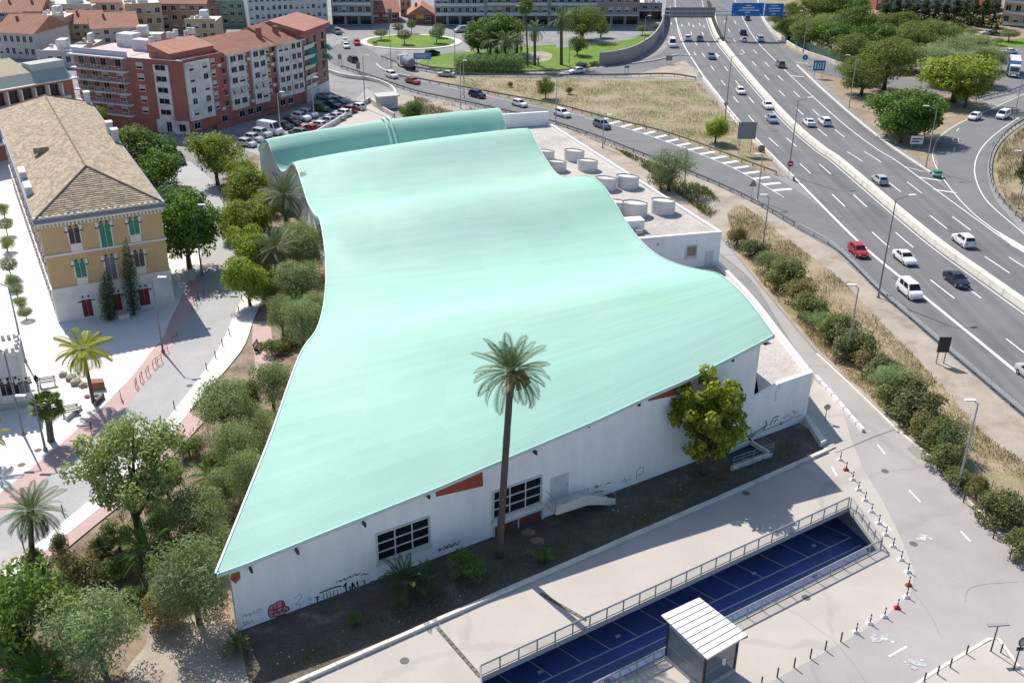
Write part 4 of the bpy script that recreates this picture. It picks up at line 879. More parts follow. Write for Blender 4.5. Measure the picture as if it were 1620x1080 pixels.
for t in (.52, .60, .98):
    c = Bq.lerp(C_, t) - OF.u * .35; q = MB(); q.box(c + Vector((0, 0, .9)), (.8, 1.3, 2.0), math.atan2(OF.u.y, OF.u.x)); q.box(c + Vector((0, 0, 1.95)), (1.0, 1.5, .14), math.atan2(OF.u.y, OF.u.x)); q.build('chimney', M_lowplaster, OB)
for t in (.18, .3):
    c = A.lerp(D_, t) + OF.u * .35; q = MB(); q.box(c + Vector((0, 0, .6)), (.8, 3.0, 1.2), math.atan2(OF.u.y, OF.u.x)); q.build('parapet_pier', M_lowplaster, OB)
def ornate(px, material, apron=None, W=OF, parent=None, top=True):
    parent = parent or OB
    (s0, zt), (s1, zt2), (_, zb2), (_, zb) = [W.at(x, y) for x, y in px]; sl = s0; sr = s1; zt = (zt + zt2) / 2; zb = (zb + zb2) / 2; mid = (sl + sr) / 2
    ornate_sz(sl, sr, zb, zt, material, apron, W, parent, top)
def ornate_sz(sl, sr, zb, zt, material, apron, W, parent, top=True):
    q = MB(); W.box(q, sl - .16, sr + .16, zb - .02, zt + .1, .0, .05); wn = q.build('window', M_trimw, parent); mid = (sl + sr) / 2
    for a, b in (((sl, mid - .012), (mid + .012, sr)) if material is M_reddoor else ((sl, mid - .03), (mid + .03, sr))):
        n = 3
        q = MB(); W.box(q, a, b, zb, zt, .051, .08); q.build('shutter', material, wn)
        if material is M_reddoor: continue
        q = MB()
        q.extr([W.pt(a, zt + .001, .052)] + [W.pt((a + b) / 2 + (b - a) / 2 * math.cos(t), zt + .16 * math.sin(t), .052) for t in [math.pi - i * math.pi / 8 for i in range(9)]] + [W.pt(b, zt + .001, .052)], W.n * .03); q.build('arch', material, wn)
    if top:
        for a in (sl - .35, sr + .05): q = MB(); W.box(q, a, a + .3, zt - .1, zt + .5, .0, .12); q.build('lintel_block', M_trimw, wn)
        for a in (sl - .42, sr - .02): q = MB(); W.box(q, a, a + .44, zt - .22, zt - .1, .0, .16); q.build('impost', M_knob, wn)
        for a in (mid - .42, mid + .22): q = MB(); W.box(q, a, a + .2, zt + .3, zt + .52, .0, .14); q.build('keystone', M_knob, wn)
    if apron:
        q = MB(); W.box(q, sl - .05, sr + .05, apron, zb - .03, .0, .07); q.build('apron', M_trimw, wn)
z5 = lambda l: [(x / 5.4, 330 + y / 5.4) for x, y in l]
for l, m_, ap in (([(580, 185), (672, 172), (685, 290), (597, 302)], M_glass, 375), ([(842, 150), (935, 135), (945, 325), (868, 335)], M_green, None), ([(1095, 115), (1180, 102), (1190, 212), (1108, 225)], M_green, 290),
                  ([(635, 475), (722, 462), (733, 578), (648, 592)], M_green, 655), ([(890, 430), (975, 418), (1000, 590), (912, 605)], M_greyshut, None), ([(1142, 392), (1222, 380), (1232, 487), (1155, 500)], M_glass, 562)):
    px = z5(l); apz = None
    if ap: apz = OF.at((l[3][0] + 15) / 5.4, 330 + ap / 5.4)[1]
    ornate(px, m_, apz)
for l in ([(693, 782), (775, 768), (800, 908), (715, 925)], [(955, 735), (1025, 725), (1045, 860), (975, 870)], [(1180, 690), (1265, 678), (1285, 815), (1203, 828)]):
    ornate(z5(l), M_reddoor, None)
# left flank: rows of tall windows with heavy white surrounds
LW2 = Wall(OF.a + back * DEP, OF.a); LW2.n = -OF.u
for fl, (zb, zt) in enumerate(((z2 + 1.0, z2 + 2.9), (z1 + 1.0, z1 + 2.9), (.4, 2.6))):
    for i in range(14):
        s = LW2.L - 2.6 - i * 4.0; ornate_sz(s - .5, s + .5, zb, zt, (M_green, M_greyshut, M_reddoor)[fl], (zb - .9) if fl < 2 else None, LW2, OB, top=True)
RW2 = Wall(OF.a + OF.u * Wd, OF.a + OF.u * Wd + back * DEP); RW2.n = OF.u
for fl, (zb, zt) in enumerate(((z2 + 1.0, z2 + 2.9), (z1 + 1.0, z1 + 2.9))):
    for i in range(6):
        s = 3 + i * 4.0; ornate_sz(s - .5, s + .5, zb, zt, M_green, zb - .9, RW2, OB, top=False)
# entrance steps
q = MB(); OF.box(q, OF.at(184, 500)[0], OF.at(202, 500)[0], 0, .5, 1.2, 2.2); q.build('entrance_step', M_conc_l, OB)

# ------------------------------------------------------------------ small ornate pavilion at the left edge
PV = Wall(P(-70, 660), P(46, 642)); hp = tall(27, 560, P(46, 642))
PVR = root('white_pavilion', PV.a, 'small white ornate pavilion with arched windows at the left edge', 'pavilion')
M_pav = mat('pavilion_plaster', (.60, .59, .57), var=.12, scale=1)
q = MB(); q.obox(PV.a, PV.u * PV.L, -PV.n * 3.6, Vector((0, 0, hp))); q.build('wall', M_pav, PVR)
q = MB(); q.obox(PV.pt(-.2, hp, .2), PV.u * (PV.L + .4), -PV.n * 4.0, Vector((0, 0, .35))); q.build('cornice', M_trimw, PVR)
for i in range(12):
    s = .3 + i * (PV.L - .6) / 11
    for dd in (0.0, -3.4):
        q = MB(); q.obox(PV.pt(s - .15, hp + .352, dd), PV.u * .3, PV.n * .3, Vector((0, 0, .5))); q.build('merlon', M_pav, PVR)
for i in range(3):
    q = MB(); q.obox(PV.pt(PV.L - .2, hp + .352, -.6 - i * 1.05), PV.u * .3, -PV.n * .35, Vector((0, 0, .5))); q.build('merlon', M_pav, PVR)
q = MB(); q.poly([PV.pt(.2, hp + .36, -.2), PV.pt(PV.L - .2, hp + .36, -.2), PV.pt(PV.L - .2, hp + .36, -3.4), PV.pt(.2, hp + .36, -3.4)]); q.build('flat_roof', M_conc_l, PVR)
for x in (8, 21):
    s, _ = PV.at(x, 610); ornate_sz(s - .45, s + .45, 1.6, 3.0, M_glass, .7, PV, PVR)
s, _ = PV.at(38, 610); ornate_sz(s - .4, s + .4, 1.6, 2.8, M_greyshut, .7, PV, PVR)
q = MB(); PV.box(q, -1, PV.L + .1, 0, .7, .002, .12); q.build('plinth', M_conc, PVR)

# ================================================================== APARTMENT BLOCK
M_brick = mat('red_brick', (.36, .135, .105), var=.12, scale=.8, fine=.12, fscale=9, col2=(.30, .11, .085), c2scale=.3)
M_brickd = mat('brown_brick', (.33, .175, .15), var=.12, scale=.8, fine=.1, fscale=9)
M_panel = mat('apartment_white', (.66, .655, .64), var=.08, scale=.6, col2=(.48, .47, .45), c2scale=.4)
M_rtile = mat('red_roof_tile', (.38, .185, .13), var=.15, scale=1.0, fine=.15, fscale=5, col2=(.33, .16, .11), c2scale=.3)
M_blind = mat('window_blind', (.50, .48, .44), var=.1, rough=.6)
M_awn = mat('green_awning', (.02, .22, .15), var=.1); M_stripe = mat('striped_awning', (.50, .47, .38), var=.2, scale=6)
M_wood = mat('brown_window', (.10, .05, .035), var=.2)
def house_window(W, s, z, w_, h, parent, kind=0, d=.0):
    q = MB(); W.box(q, s - w_ / 2 - .07, s + w_ / 2 + .07, z - .07, z + h + .07, d + .0, d + .05); wn = q.build('window', M_frame if kind != 2 else M_wood, parent)
    if kind == 1:
        q = MB(); W.box(q, s - w_ / 2, s + w_ / 2, z + h * .35, z + h, d + .051, d + .07); q.build('blind', M_blind, wn); q = MB(); W.box(q, s - w_ / 2, s + w_ / 2, z, z + h * .345, d + .051, d + .06); q.build('pane', M_glass, wn)
    else:
        for a, b in ((s - w_ / 2, s - .03), (s + .03, s + w_ / 2)): q = MB(); W.box(q, a, b, z, z + h, d + .051, d + .06); q.build('pane', M_glass, wn)
    q = MB(); W.box(q, s - w_ / 2 - .12, s + w_ / 2 + .12, z - .16, z - .072, d + .0, d + .14); q.build('sill', M_panel, wn)
    return wn
A0, A1, A2 = P(301.7, 213.3), P(482, 163), P(512, 146)
FA = Wall(A0, A1); HA = tall(285, 100, A0)
SB = P(218.3, 206); FB = Wall(SB, A0)
bk2 = -FA.n
AP = root('apartment_block', A0, 'long five storey apartment block with white bays, brick strips and red tiled roof', 'apartments')
dpt = 13.0
q = MB(); q.obox(FA.pt(0, 0), FA.u * FA.L, bk2 * dpt, Vector((0, 0, HA))); q.build('brick_wall', M_brick, AP)
nf = 5; z0 = 2.9; fh = (HA - z0 - .25) / nf
rng = random.Random(3)
def sx(x, y=60): return FA.at(270 + x / 6, y)[0]
bays = [(sx(120, 105), sx(352, 100), 3), (sx(522, 90), sx(682, 82), 2), (sx(742, 80), sx(882, 75), 2), (sx(985, 70), sx(1103, 66), 2), (sx(1108, 66), sx(1222, 62), 2)]
for bi, (a, b, kx) in enumerate(bays):
    q = MB(); FA.box(q, a, b, z0 - .3, HA - .1, .0, .55); by = q.build('white_bay', M_panel, AP)
    for f in range(nf):
        zb = z0 + f * fh + .75
        cs = (a + (b - a) * .22, a + (b - a) * .78) if kx == 3 else (a + (b - a) * .28, a + (b - a) * .72)
        for c in cs: house_window(FA, c, zb, (b - a) * (.18 if kx == 3 else .30), fh * .5, AP, 1 if rng.random() < .3 else 0, .55)
        if kx == 3:
            for e in (.42, .5, .58): q = MB(); FA.box(q, a + (b - a) * e - .12, a + (b - a) * e + .12, zb - .6, zb + fh * .66, .55, .62); q.build('slat', M_frame, by)
        q = MB(); FA.box(q, a + .02, b - .02, z0 + f * fh - .02, z0 + f * fh + .05, .551, .6); q.build('floor_band', M_frame, by)
    if bi in (1, 2):
        f = 1 - (bi == 2) + (1 if bi == 2 else 0); zb = z0 + f * fh + .6
        for c in (.25, .7):
            q = MB(); s = a + (b - a) * c; q.add([FA.pt(s - .7, zb + 1.4, .62), FA.pt(s + .7, zb + 1.4, .62), FA.pt(s + .7, zb + .3, 1.3), FA.pt(s - .7, zb + .3, 1.3)], [(0, 1, 2, 3)]); q.build('awning', M_stripe, AP)
# brick strips: small windows and air conditioners
for (a, b) in ((bays[0][1], bays[1][0]), (bays[1][1], bays[2][0]), (bays[2][1], bays[3][0])):
    for f in range(nf):
        zb = z0 + f * fh + .9
        if (b - a) > 3: house_window(FA, a + (b - a) * .8, zb, .6, .9, AP, 2)
        house_window(FA, a + (b - a) * .25, zb, min(1.0, (b - a) * .4), 1.1, AP, 1)
        if rng.random() < .7: q = MB(); FA.box(q, a + (b - a) * .45, a + (b - a) * .45 + .8, zb - .6, zb - .05, .05, .4); q.build('air_conditioner', M_panel, AP)
# ground floor strip
for i in range(12):
    s = 2 + i * (FA.L - 4) / 12
    if rng.random() < .7: house_window(FA, s, .8, 1.5, 1.2, AP, 0)
q = MB(); FA.box(q, 6, FA.L - 6, 0, 1.0, 1.2, 1.4); q.build('garden_wall', M_brick, AP)
# red tiled pitched roof in stepped sections
secs = [(sx(490, 85), sx(975, 72), .9), (sx(980, 72), sx(1245, 62), 1.15)]
for (a, b, dz) in secs:
    e0, e1 = FA.pt(a, HA + .02, .9), FA.pt(b, HA + .02, .9); m0, m1 = FA.pt(a, HA + 2.6 * dz, -dpt * .55), FA.pt(b, HA + 2.6 * dz, -dpt * .55); b0, b1 = FA.pt(a, HA + .02, -dpt - .5), FA.pt(b, HA + .02, -dpt - .5)
    q = MB(); q.add([e0, e1, m1, m0, b0, b1], [(0, 1, 2, 3), (3, 2, 5, 4), (0, 3, 4), (1, 5, 2), (0, 4, 5, 1)]); rf_ = q.build('roof', M_rtile, AP)
    q = MB(); n = int((b - a) / .45)
    for i in range(n):
        t = (i + .5) / n; u0, u1 = e0.lerp(e1, t), m0.lerp(m1, t); q.obox(u0 - FA.u * .05 + Vector((0, 0, .0)), FA.u * .1, u1 - u0, Vector((0, 0, .06)))
    stuff(q.build('tile_ribs', M_rtile, rf_))
    q = MB(); FA.box(q, a, b, HA - .22, HA + .0, .56, .95); q.build('eave', M_panel, AP)
for x, y, hh in ((940, 60, 2.2), (1100, 42, 1.5)):
    s = sx(x, 50); q = MB(); c = FA.pt(s, HA + 1.5, -dpt * .25); q.box(c + Vector((0, 0, .6)), (.9, .9, hh), math.atan2(FA.u.y, FA.u.x)); q.build('chimney', M_brick, AP)
# corner part, lower roof terrace with brick attic
q = MB(); q.poly([FA.pt(0, HA + .02, -.3), FA.pt(secs[0][0], HA + .02, -.3), FA.pt(secs[0][0], HA + .02, -dpt), FA.pt(0, HA + .02, -dpt)]); q.build('roof_terrace', M_conc_l, AP)
for a, b, d0, d1, hh in ((0, secs[0][0], -.3, .0, .5),): q = MB(); FA.box(q, a, b, HA + .0, HA + hh, d0, d1); q.build('parapet', M_brick, AP)
at0, at1 = sx(60, 85), sx(480, 75)
q = MB(); FA.box(q, at0, at1, HA + .02, HA + 1.6, -8, -2.2); q.build('attic', M_brick, AP)
q = MB(); q.add([FA.pt(at0 - .2, HA + 1.6, -2.0), FA.pt(at1 + .2, HA + 1.6, -2.0), FA.pt(at1 + .2, HA + 3.0, -8), FA.pt(at0 - .2, HA + 3.0, -8), FA.pt(at0 - .2, HA + 1.6, -8), FA.pt(at1 + .2, HA + 1.6, -8)], [(0, 1, 2, 3), (3, 2, 5, 4), (0, 3, 4), (1, 5, 2)]); q.build('roof', M_rtile, AP)
# side facade B
q = MB(); q.obox(FB.pt(0, 0), FB.u * FB.L, -FB.n * 11, Vector((0, 0, HA + .3))); q.build('brick_wall', M_brick, AP)
cb = FB.at(255, 110)[0]
q = MB(); FB.box(q, cb - 1.6, cb + 1.6, 2.6, HA - .6, .0, .3); q.build('white_strip', M_panel, AP)
for f in range(nf):
    zb = z0 + f * fh + .8; house_window(FB, cb, zb, 2.2, fh * .45, AP, 0, .3); house_window(FB, FB.at(222, 115)[0], zb, 1.3, fh * .5, AP, 1)
q = MB(); FB.box(q, -.1, FB.L + .1, HA + .3, HA + .45, -.3, .15); q.build('coping', M_panel, AP)
q = MB(); FB.box(q, cb - 2.5, FB.L, 0, 2.6, .0, .25); q.build('ground_floor', M_panel, AP)
house_window(FB, cb + .3, .3, 1.1, 2.0, AP, 0, .25); house_window(FB, FB.L - 1.4, .6, 1.4, 1.4, AP, 0, .25)
q = MB(); q.poly([FB.pt(0, HA + .31, -.2), FB.pt(FB.L, HA + .31, -.2), FB.pt(FB.L, HA + .31, -10.8), FB.pt(0, HA + .31, -10.8)]); q.build('flat_roof', M_conc, AP)
# corner block at the far end with green awnings
FC = Wall(A1 + FA.n * .6, A2 + FA.n * .6 + FA.u * 1.5)
CE = root('corner_block', A1, 'brick corner block with green awnings at the end of the apartments', 'apartments')
HC = HA + .9
q = MB(); q.obox(FC.pt(0, 0), FC.u * FC.L, -FC.n * dpt, Vector((0, 0, HC))); q.build('wall', M_brickd, CE)
q = MB(); FC.box(q, -.3, FC.L + .8, HC, HC + .8, -dpt * .5, .8); q.build('cornice', M_brick, CE)
q = MB(); q.add([FC.pt(-.4, HC + .802, .9), FC.pt(FC.L + .9, HC + .802, .9), FC.pt(FC.L + .9, HC + 2.6, -dpt * .55), FC.pt(-.4, HC + 2.6, -dpt * .55), FC.pt(-.4, HC + .8, -dpt), FC.pt(FC.L + .9, HC + .8, -dpt)], [(0, 1, 2, 3), (3, 2, 5, 4), (0, 3, 4), (1, 5, 2)]); q.build('roof', M_rtile, CE)
for f in range(nf):
    zb = z0 + f * fh + .7
    for t in (.2, .5, .82): house_window(FC, FC.L * t, zb, 1.3, 1.6, CE, 2 if f % 2 else 0)
    q = MB(); FC.box(q, 0, FC.L * .42, zb - .75, zb + .15, .3, .38); q.build('balcony', M_frame, CE)
for f in (2, 3):
    zb = z0 + f * fh + 2.4; q = MB(); q.add([FC.pt(FC.L * .08, zb, .1), FC.pt(FC.L * .42, zb, .1), FC.pt(FC.L * .42, zb - 1.4, 1.3), FC.pt(FC.L * .08, zb - 1.4, 1.3)], [(0, 1, 2, 3)]); q.build('awning', M_awn, CE)
    q = MB(); q.add([FC.pt(FC.L * .85, zb - 1, .1), FC.pt(FC.L * 1.05, zb - 1, .1), FC.pt(FC.L * 1.05, zb - 2.1, 1.3), FC.pt(FC.L * .85, zb - 2.1, 1.3)], [(0, 1, 2, 3)]); q.build('awning', M_awn, CE)
q = MB(); FC.box(q, .3, FC.L - .3, 0, 2.6, .0, .1); q.build('shopfront', M_panel, CE)
# left wing with balconies
C0 = P(135, 196); FD = Wall(C0, SB)
WG = root('balcony_wing', C0, 'brown brick apartment wing with pale balcony bands left of the red brick corner', 'apartments')
HD = HA + .1
q = MB(); q.obox(FD.pt(0, 0), FD.u * (FD.L - .05), -FD.n * 12, Vector((0, 0, HD))); q.build('wall', M_brickd, WG)
for f in range(nf):
    zb = z0 + f * fh
    q = MB(); FD.box(q, -.3, FD.L - .1, zb - .15, zb + .12, .0, 1.1); bl = q.build('balcony', M_panel, WG)
    q = MB(); FD.box(q, -.3, FD.L - .1, zb + 1.0, zb + 1.06, 1.02, 1.08); q.build('rail', M_frame, bl)
    for i in range(16): q = MB(); s = -.25 + i * (FD.L + .1) / 15.6; FD.box(q, s, s + .05, zb + .121, zb + 1.0, 1.03, 1.07); q.build('baluster', M_frame, bl)
    for t in (.14, .36, .55, .82): house_window(FD, FD.L * t, zb + .5, 1.3, 1.7, WG, rng.choice((0, 0, 1)))
q = MB(); FD.box(q, -.5, FD.L - .06, HD, HD + .25, -.3, 1.2); q.build('cornice', M_panel, WG)
q = MB(); FD.box(q, -.2, FD.L - .07, HD + .252, HD + 1.3, -.25, .1); q.build('parapet', mat('lilac_parapet', (.50, .46, .53), var=.08), WG)
q = MB(); q.poly([FD.pt(0, HD + .26, -.26), FD.pt(FD.L - .1, HD + .26, -.26), FD.pt(FD.L - .1, HD + .26, -11.8), FD.pt(0, HD + .26, -11.8)]); q.build('roof_terrace', mat('pink_terrace', (.52, .42, .42), var=.08), WG)
q = MB(); FD.box(q, FD.L * .25, FD.L * .55, HD + .27, HD + 2.8, -12, -9); q.build('stair_house', M_panel, WG)
q = MB(); FD.box(q, FD.L * .7, FD.L - .2, HD + .27, HD + 2.4, -9, -6.5); q.build('stair_house', mat('lilac_wall', (.55, .52, .58), var=.06), WG)
for i in range(9):
    q = MB(); q.box(FA.pt(1.5 + i * 1.5, HA + 3.2 + .3 * (i % 2), -9.5 - (i % 3) * .7), (.9, .6, 1.2), .8); q.build('roof_unit', M_panel, AP)

# red block at the left edge
D0, D1 = P(-30, 262), P(132, 226); FE = Wall(D0, D1); HE = tall(125, 122, D1)
RB = root('red_terrace_block', D1, 'red brick block with white balcony grid and grey roof band at left edge', 'apartments')
q = MB(); q.obox(FE.pt(-12, 0), FE.u * (FE.L + 12), -FE.n * 12, Vector((0, 0, HE))); q.build('wall', M_brick, RB)
for f in range(3):
    zb = HE - 3.1 - f * 3.0
    q = MB(); FE.box(q, -12, FE.L - 1.5, zb - .25, zb + .25, .002, 1.3); q.build('balcony_slab', M_panel, RB)
    for i in range(8):
        s = FE.L - 4.0 - i * 2.6; q = MB(); FE.box(q, s - .6, s + .9, zb + .3, zb + 2.5, .0, .05); w9 = q.build('window', M_wood, RB)
        q = MB(); FE.box(q, s - .5, s + .8, zb + .4, zb + 2.4, .051, .06); q.build('pane', M_glass, w9)
        q = MB(); FE.box(q, s + 1.1, s + 1.3, zb - .25, zb + 2.7, .002, 1.25); q.build('pier', M_panel, RB)
q = MB(); FE.box(q, -12, FE.L + .3, HE, HE + .2, -.3, 1.5); q.build('cornice', M_panel, RB)
q = MB(); q.add([FE.pt(-12, HE + .2, 1.0), FE.pt(FE.L - .5, HE + .2, 1.0), FE.pt(FE.L - .5, HE + 1.9, -.8), FE.pt(-12, HE + 1.9, -.8)], [(0, 1, 2, 3)]); q.build('sloping_band', mat('pale_green_sheet', (.34, .38, .36), var=.08), RB)
q = MB(); q.add([FE.pt(-12, HE + 1.9, -.8), FE.pt(FE.L - 7, HE + 1.9, -.8), FE.pt(FE.L - 7, HE + 3.6, -8), FE.pt(-12, HE + 3.6, -8)], [(0, 1, 2, 3)]); q.build('roof', mat('beige_roof', (.36, .31, .22), var=.1), RB)
q = MB(); FE.box(q, FE.L - 7, FE.L - .5, HE + .3, HE + 3.2, -4, -.9); q.build('roof_room', mat('pale_green_wall', (.42, .45, .42), var=.08), RB)
q = MB(); q.poly([FE.pt(-12, HE + .25, 0), FE.pt(FE.L, HE + .25, 0), FE.pt(FE.L, HE + .25, -12), FE.pt(-12, HE + .25, -12)]); q.build('flat_roof', M_conc, RB)

# ================================================================== HOUSES FURTHER BACK
COLW = {'cream': mat('cream_wall', (.52, .41, .25), var=.1), 'white': mat('old_white_wall', (.52, .50, .48), var=.12), 'pink': mat('pink_wall', (.42, .25, .20), var=.1), 'grey': mat('grey_block', (.30, .31, .33), var=.1), 'beige': mat('beige_block', (.36, .30, .25), var=.1),
        'blue': mat('blue_grey_block', (.34, .37, .42), var=.1), 'mint': mat('mint_wall', (.28, .42, .33), var=.1), 'red': mat('red_house_wall', (.30, .10, .075), var=.1), 'pale': mat('pale_block', (.55, .57, .58), var=.08)}
def backhouse(label, xl, xr, yb, ytop, depth, wall, roof, floors, cols, ground=None, balc=False, name='house', cat='house', skew=0.0):
    a, b = P(xl, yb), P(xr, yb + skew); W = Wall(a, b); H = tall((xl + xr) / 2, ytop, (a + b) / 2)
    r_ = root(name, a, label, cat)
    q = MB(); q.obox(W.pt(0, 0), W.u * W.L, -W.n * depth, Vector((0, 0, H))); q.build('wall', COLW[wall], r_)
    g = 3.2 if ground else .4; f_h = (H - g) / max(1, floors)
    for f in range(floors):
        for c in range(cols):
            s = (c + .5) * W.L / cols; house_window(W, s, g + f * f_h + f_h * .28, min(1.5, W.L / cols * .5), f_h * .48, r_, rng.choice((0, 0, 1)))
        if balc: q = MB(); W.box(q, .4, W.L - .4, g + f * f_h - .1, g + f * f_h + .75, .9, 1.0); W.box(q, .4, W.L - .4, g + f * f_h - .12, g + f * f_h - .0, .002, .9); q.build('balcony', M_frame, r_)
    if ground:
        q = MB(); W.box(q, .1, W.L - .1, 2.9, 3.3, .002, .5); q.build('canopy', M_frame, r_)
        n = max(2, int(W.L / 4))
        for i in range(n): q = MB(); W.box(q, (i + .1) * W.L / n, (i + .9) * W.L / n, .3, 2.7, .0, .06); q.build('shop_window', M_glass, r_)
    if roof == 'flat':
        q = MB(); q.poly([W.pt(.2, H + .02, -.2), W.pt(W.L - .2, H + .02, -.2), W.pt(W.L - .2, H + .02, -depth + .2), W.pt(.2, H + .02, -depth + .2)]); q.build('flat_roof', M_conc_l, r_)
        q = MB(); W.box(q, 0, W.L, H + .0, H + .7, -.25, .05); q.build('parapet', COLW[wall], r_)
        q = MB(); W.box(q, W.L * .4, W.L * .65, H + .03, H + 2.4, -depth * .7, -depth * .4); q.build('stair_house', M_panel, r_)
        for i_ in range(4):
            c = W.pt(W.L * rng.uniform(.08, .92), H + .35, -depth * rng.uniform(.15, .85)); q = MB(); q.box(c + Vector((0, 0, .2)), (rng.uniform(.7, 1.5), .7, rng.uniform(.7, 1.3)), rng.uniform(0, 1.5)); q.build('roof_unit', rng.choice((M_panel, M_conc, M_steel)), r_)
    else:
        m_ = M_rtile; rs = 1.6 + depth * .12; e = .5
        if roof == 'side':      # ridge parallel to the front
            q = MB(); q.add([W.pt(-e, H, e), W.pt(W.L + e, H, e), W.pt(W.L + e, H + rs, -depth / 2), W.pt(-e, H + rs, -depth / 2), W.pt(-e, H, -depth - e), W.pt(W.L + e, H, -depth - e)], [(0, 1, 2, 3), (3, 2, 5, 4), (0, 3, 4), (1, 5, 2), (0, 4, 5, 1)])
        else:
            q = MB(); q.add([W.pt(-e, H, e), W.pt(-e, H, -depth - e), W.pt(W.L / 2, H + rs, -depth - e), W.pt(W.L / 2, H + rs, e), W.pt(W.L + e, H, e), W.pt(W.L + e, H, -depth - e)], [(0, 1, 2, 3), (3, 2, 5, 4), (0, 3, 4), (1, 5, 2), (0, 4, 5, 1)])
        rf_ = q.build('roof', m_, r_); q = MB()
        if roof == 'side':
            n = int(W.L / .6)
            for i in range(n): u0 = W.pt(-e + (i + .5) * (W.L + 2 * e) / n, H, e); u1 = u0 - W.n * (depth / 2 + e) + Vector((0, 0, rs)); q.obox(u0, W.u * .12, u1 - u0, Vector((0, 0, .07)))
            stuff(q.build('tile_ribs', m_, rf_))
        q = MB(); c = W.pt(W.L * .3, H + rs * .6, -depth * .35); q.box(c + Vector((0, 0, .6)), (.7, .7, 1.6), .4); q.build('chimney', M_brick, r_)
    return r_
backhouse('white gable house with red roof at the left edge behind the brick block', 0, 60, 92, 52, 16, 'white', 'side', 2, 6, skew=3)
backhouse('red tiled house with white shuttered windows behind the lilac parapet', 150, 222, 74, 44, 14, 'white', 'side', 2, 5, skew=-4)
backhouse('cream house with a curved corner behind the tiled rooftops', 205, 262, 62, 9, 14, 'cream', 'flat', 3, 4, skew=-3)
backhouse('low cream house wedged between the two red gable roofs', 62, 108, 66, 28, 12, 'cream', 'flat', 2, 3)
backhouse('grey roofed house in the top left corner', 0, 40, 40, 20, 14, 'grey', 'side', 2, 3)
backhouse('pale lilac house with terrace along the top left edge', 70, 150, 45, 10, 14, 'white', 'flat', 2, 6)
backhouse('white low house with red edge in the left background', 42, 70, 50, 18, 12, 'pink', 'side', 2, 2)
backhouse('pink plastered house with red roof behind the roof units', 258, 330, 52, 6, 12, 'pink', 'side', 3, 5)
backhouse('mint green house beside the tall white corner block', 340, 400, 42, 4, 14, 'mint', 'flat', 3, 5)
backhouse('tall white corner block with rows of windows near the top edge', 396, 520, 50, -22, 16, 'pale', 'flat', 5, 14, name='apartment_building', cat='apartments', skew=-6)
backhouse('brown brick block with cream awning roofs in the middle distance', 190, 250, 82, 60, 10, 'pink', 'flat', 1, 4)
backhouse('grey office block with dark shopfronts beside the roundabout', 526, 590, 40, -25, 18, 'grey', 'flat', 3, 5, True, True, name='apartment_building', cat='building')
backhouse('small red house with tiled roof across the roundabout', 588, 632, 36, 20, 12, 'red', 'side', 1, 3, skew=-1)
backhouse('low brick workshop with a yellow sign across the roundabout', 646, 688, 38, 24, 12, 'red', 'gable', 1, 2)
backhouse('narrow cream house between the two roundabout workshops', 634, 650, 26, -10, 12, 'cream', 'flat', 3, 2)
backhouse('blue grey apartment block with dark ground floor shops behind the roundabout', 688, 768, 40, -35, 18, 'blue', 'flat', 4, 7, True, True, name='apartment_building', cat='apartments')
backhouse('beige apartment block behind the tall park palms', 768, 868, 40, -40, 18, 'beige', 'flat', 4, 7, True, True, name='apartment_building', cat='apartments')
backhouse('grey apartment block with balconies behind the round park shrub', 868, 945, 40, -40, 18, 'grey', 'flat', 4, 6, True, True, name='apartment_building', cat='apartments')
backhouse('brown apartment block ending at the motorway wall', 945, 1010, 40, -40, 18, 'beige', 'flat', 4, 5, True, False, name='apartment_building', cat='apartments')
backhouse('dark low garage between the brown block and the motorway', 1010, 1046, 32, 8, 12, 'grey', 'flat', 1, 2, True)
backhouse('long blue hall behind the row of dark trees at top right', 1405, 1560, 12, -8, 24, 'blue', 'flat', 1, 14, name='warehouse', cat='building')
backhouse('red brick building behind the trees at the top right', 1385, 1404, 16, -22, 12, 'red', 'flat', 2, 2)
backhouse('red and white building at the right end of the blue hall', 1556, 1582, 16, -20, 14, 'red', 'flat', 2, 3)
backhouse('beige apartment house in the top right corner', 1582, 1660, 40, -30, 16, 'cream', 'flat', 4, 5, balc=True, name='apartment_building', cat='apartments', skew=6)
backhouse('cream house with red roof squeezed behind the white gable house', 105, 158, 62, 38, 12, 'cream', 'side', 2, 4)
backhouse('low white flat roofed house behind the grey roof band', 62, 118, 108, 84, 12, 'white', 'flat', 1, 4)
backhouse('tiny cream roof house beside the lilac parapet', 126, 150, 92, 72, 9, 'cream', 'flat', 1, 2)
backhouse('narrow pink house beside the mint green one', 326, 344, 46, 8, 12, 'pink', 'flat', 3, 2)
backhouse('low white house between the gable roofs at far left', 28, 66, 66, 44, 12, 'white', 'side', 1, 3)
backhouse('long tiled house on the top edge behind the cream corner house', 150, 215, 40, 4, 12, 'white', 'side', 2, 5)
backhouse('beige house with awnings behind the apartment roof units', 296, 344, 66, 34, 10, 'cream', 'flat', 2, 4)
# yellow sign on the workshop
yw = Wall(P(646, 38), P(688, 38)); s0, z0_ = yw.at(658, 30); s1, z1_ = yw.at(671, 20)
q = MB(); yw.box(q, s0, s1, z0_, z1_, .06, .16); ys = tag(q.build('shop_sign', mat('yellow_sign', (.62, .42, .06), var=.1)), 'yellow square sign on the brick workshop across the roundabout', 'sign')
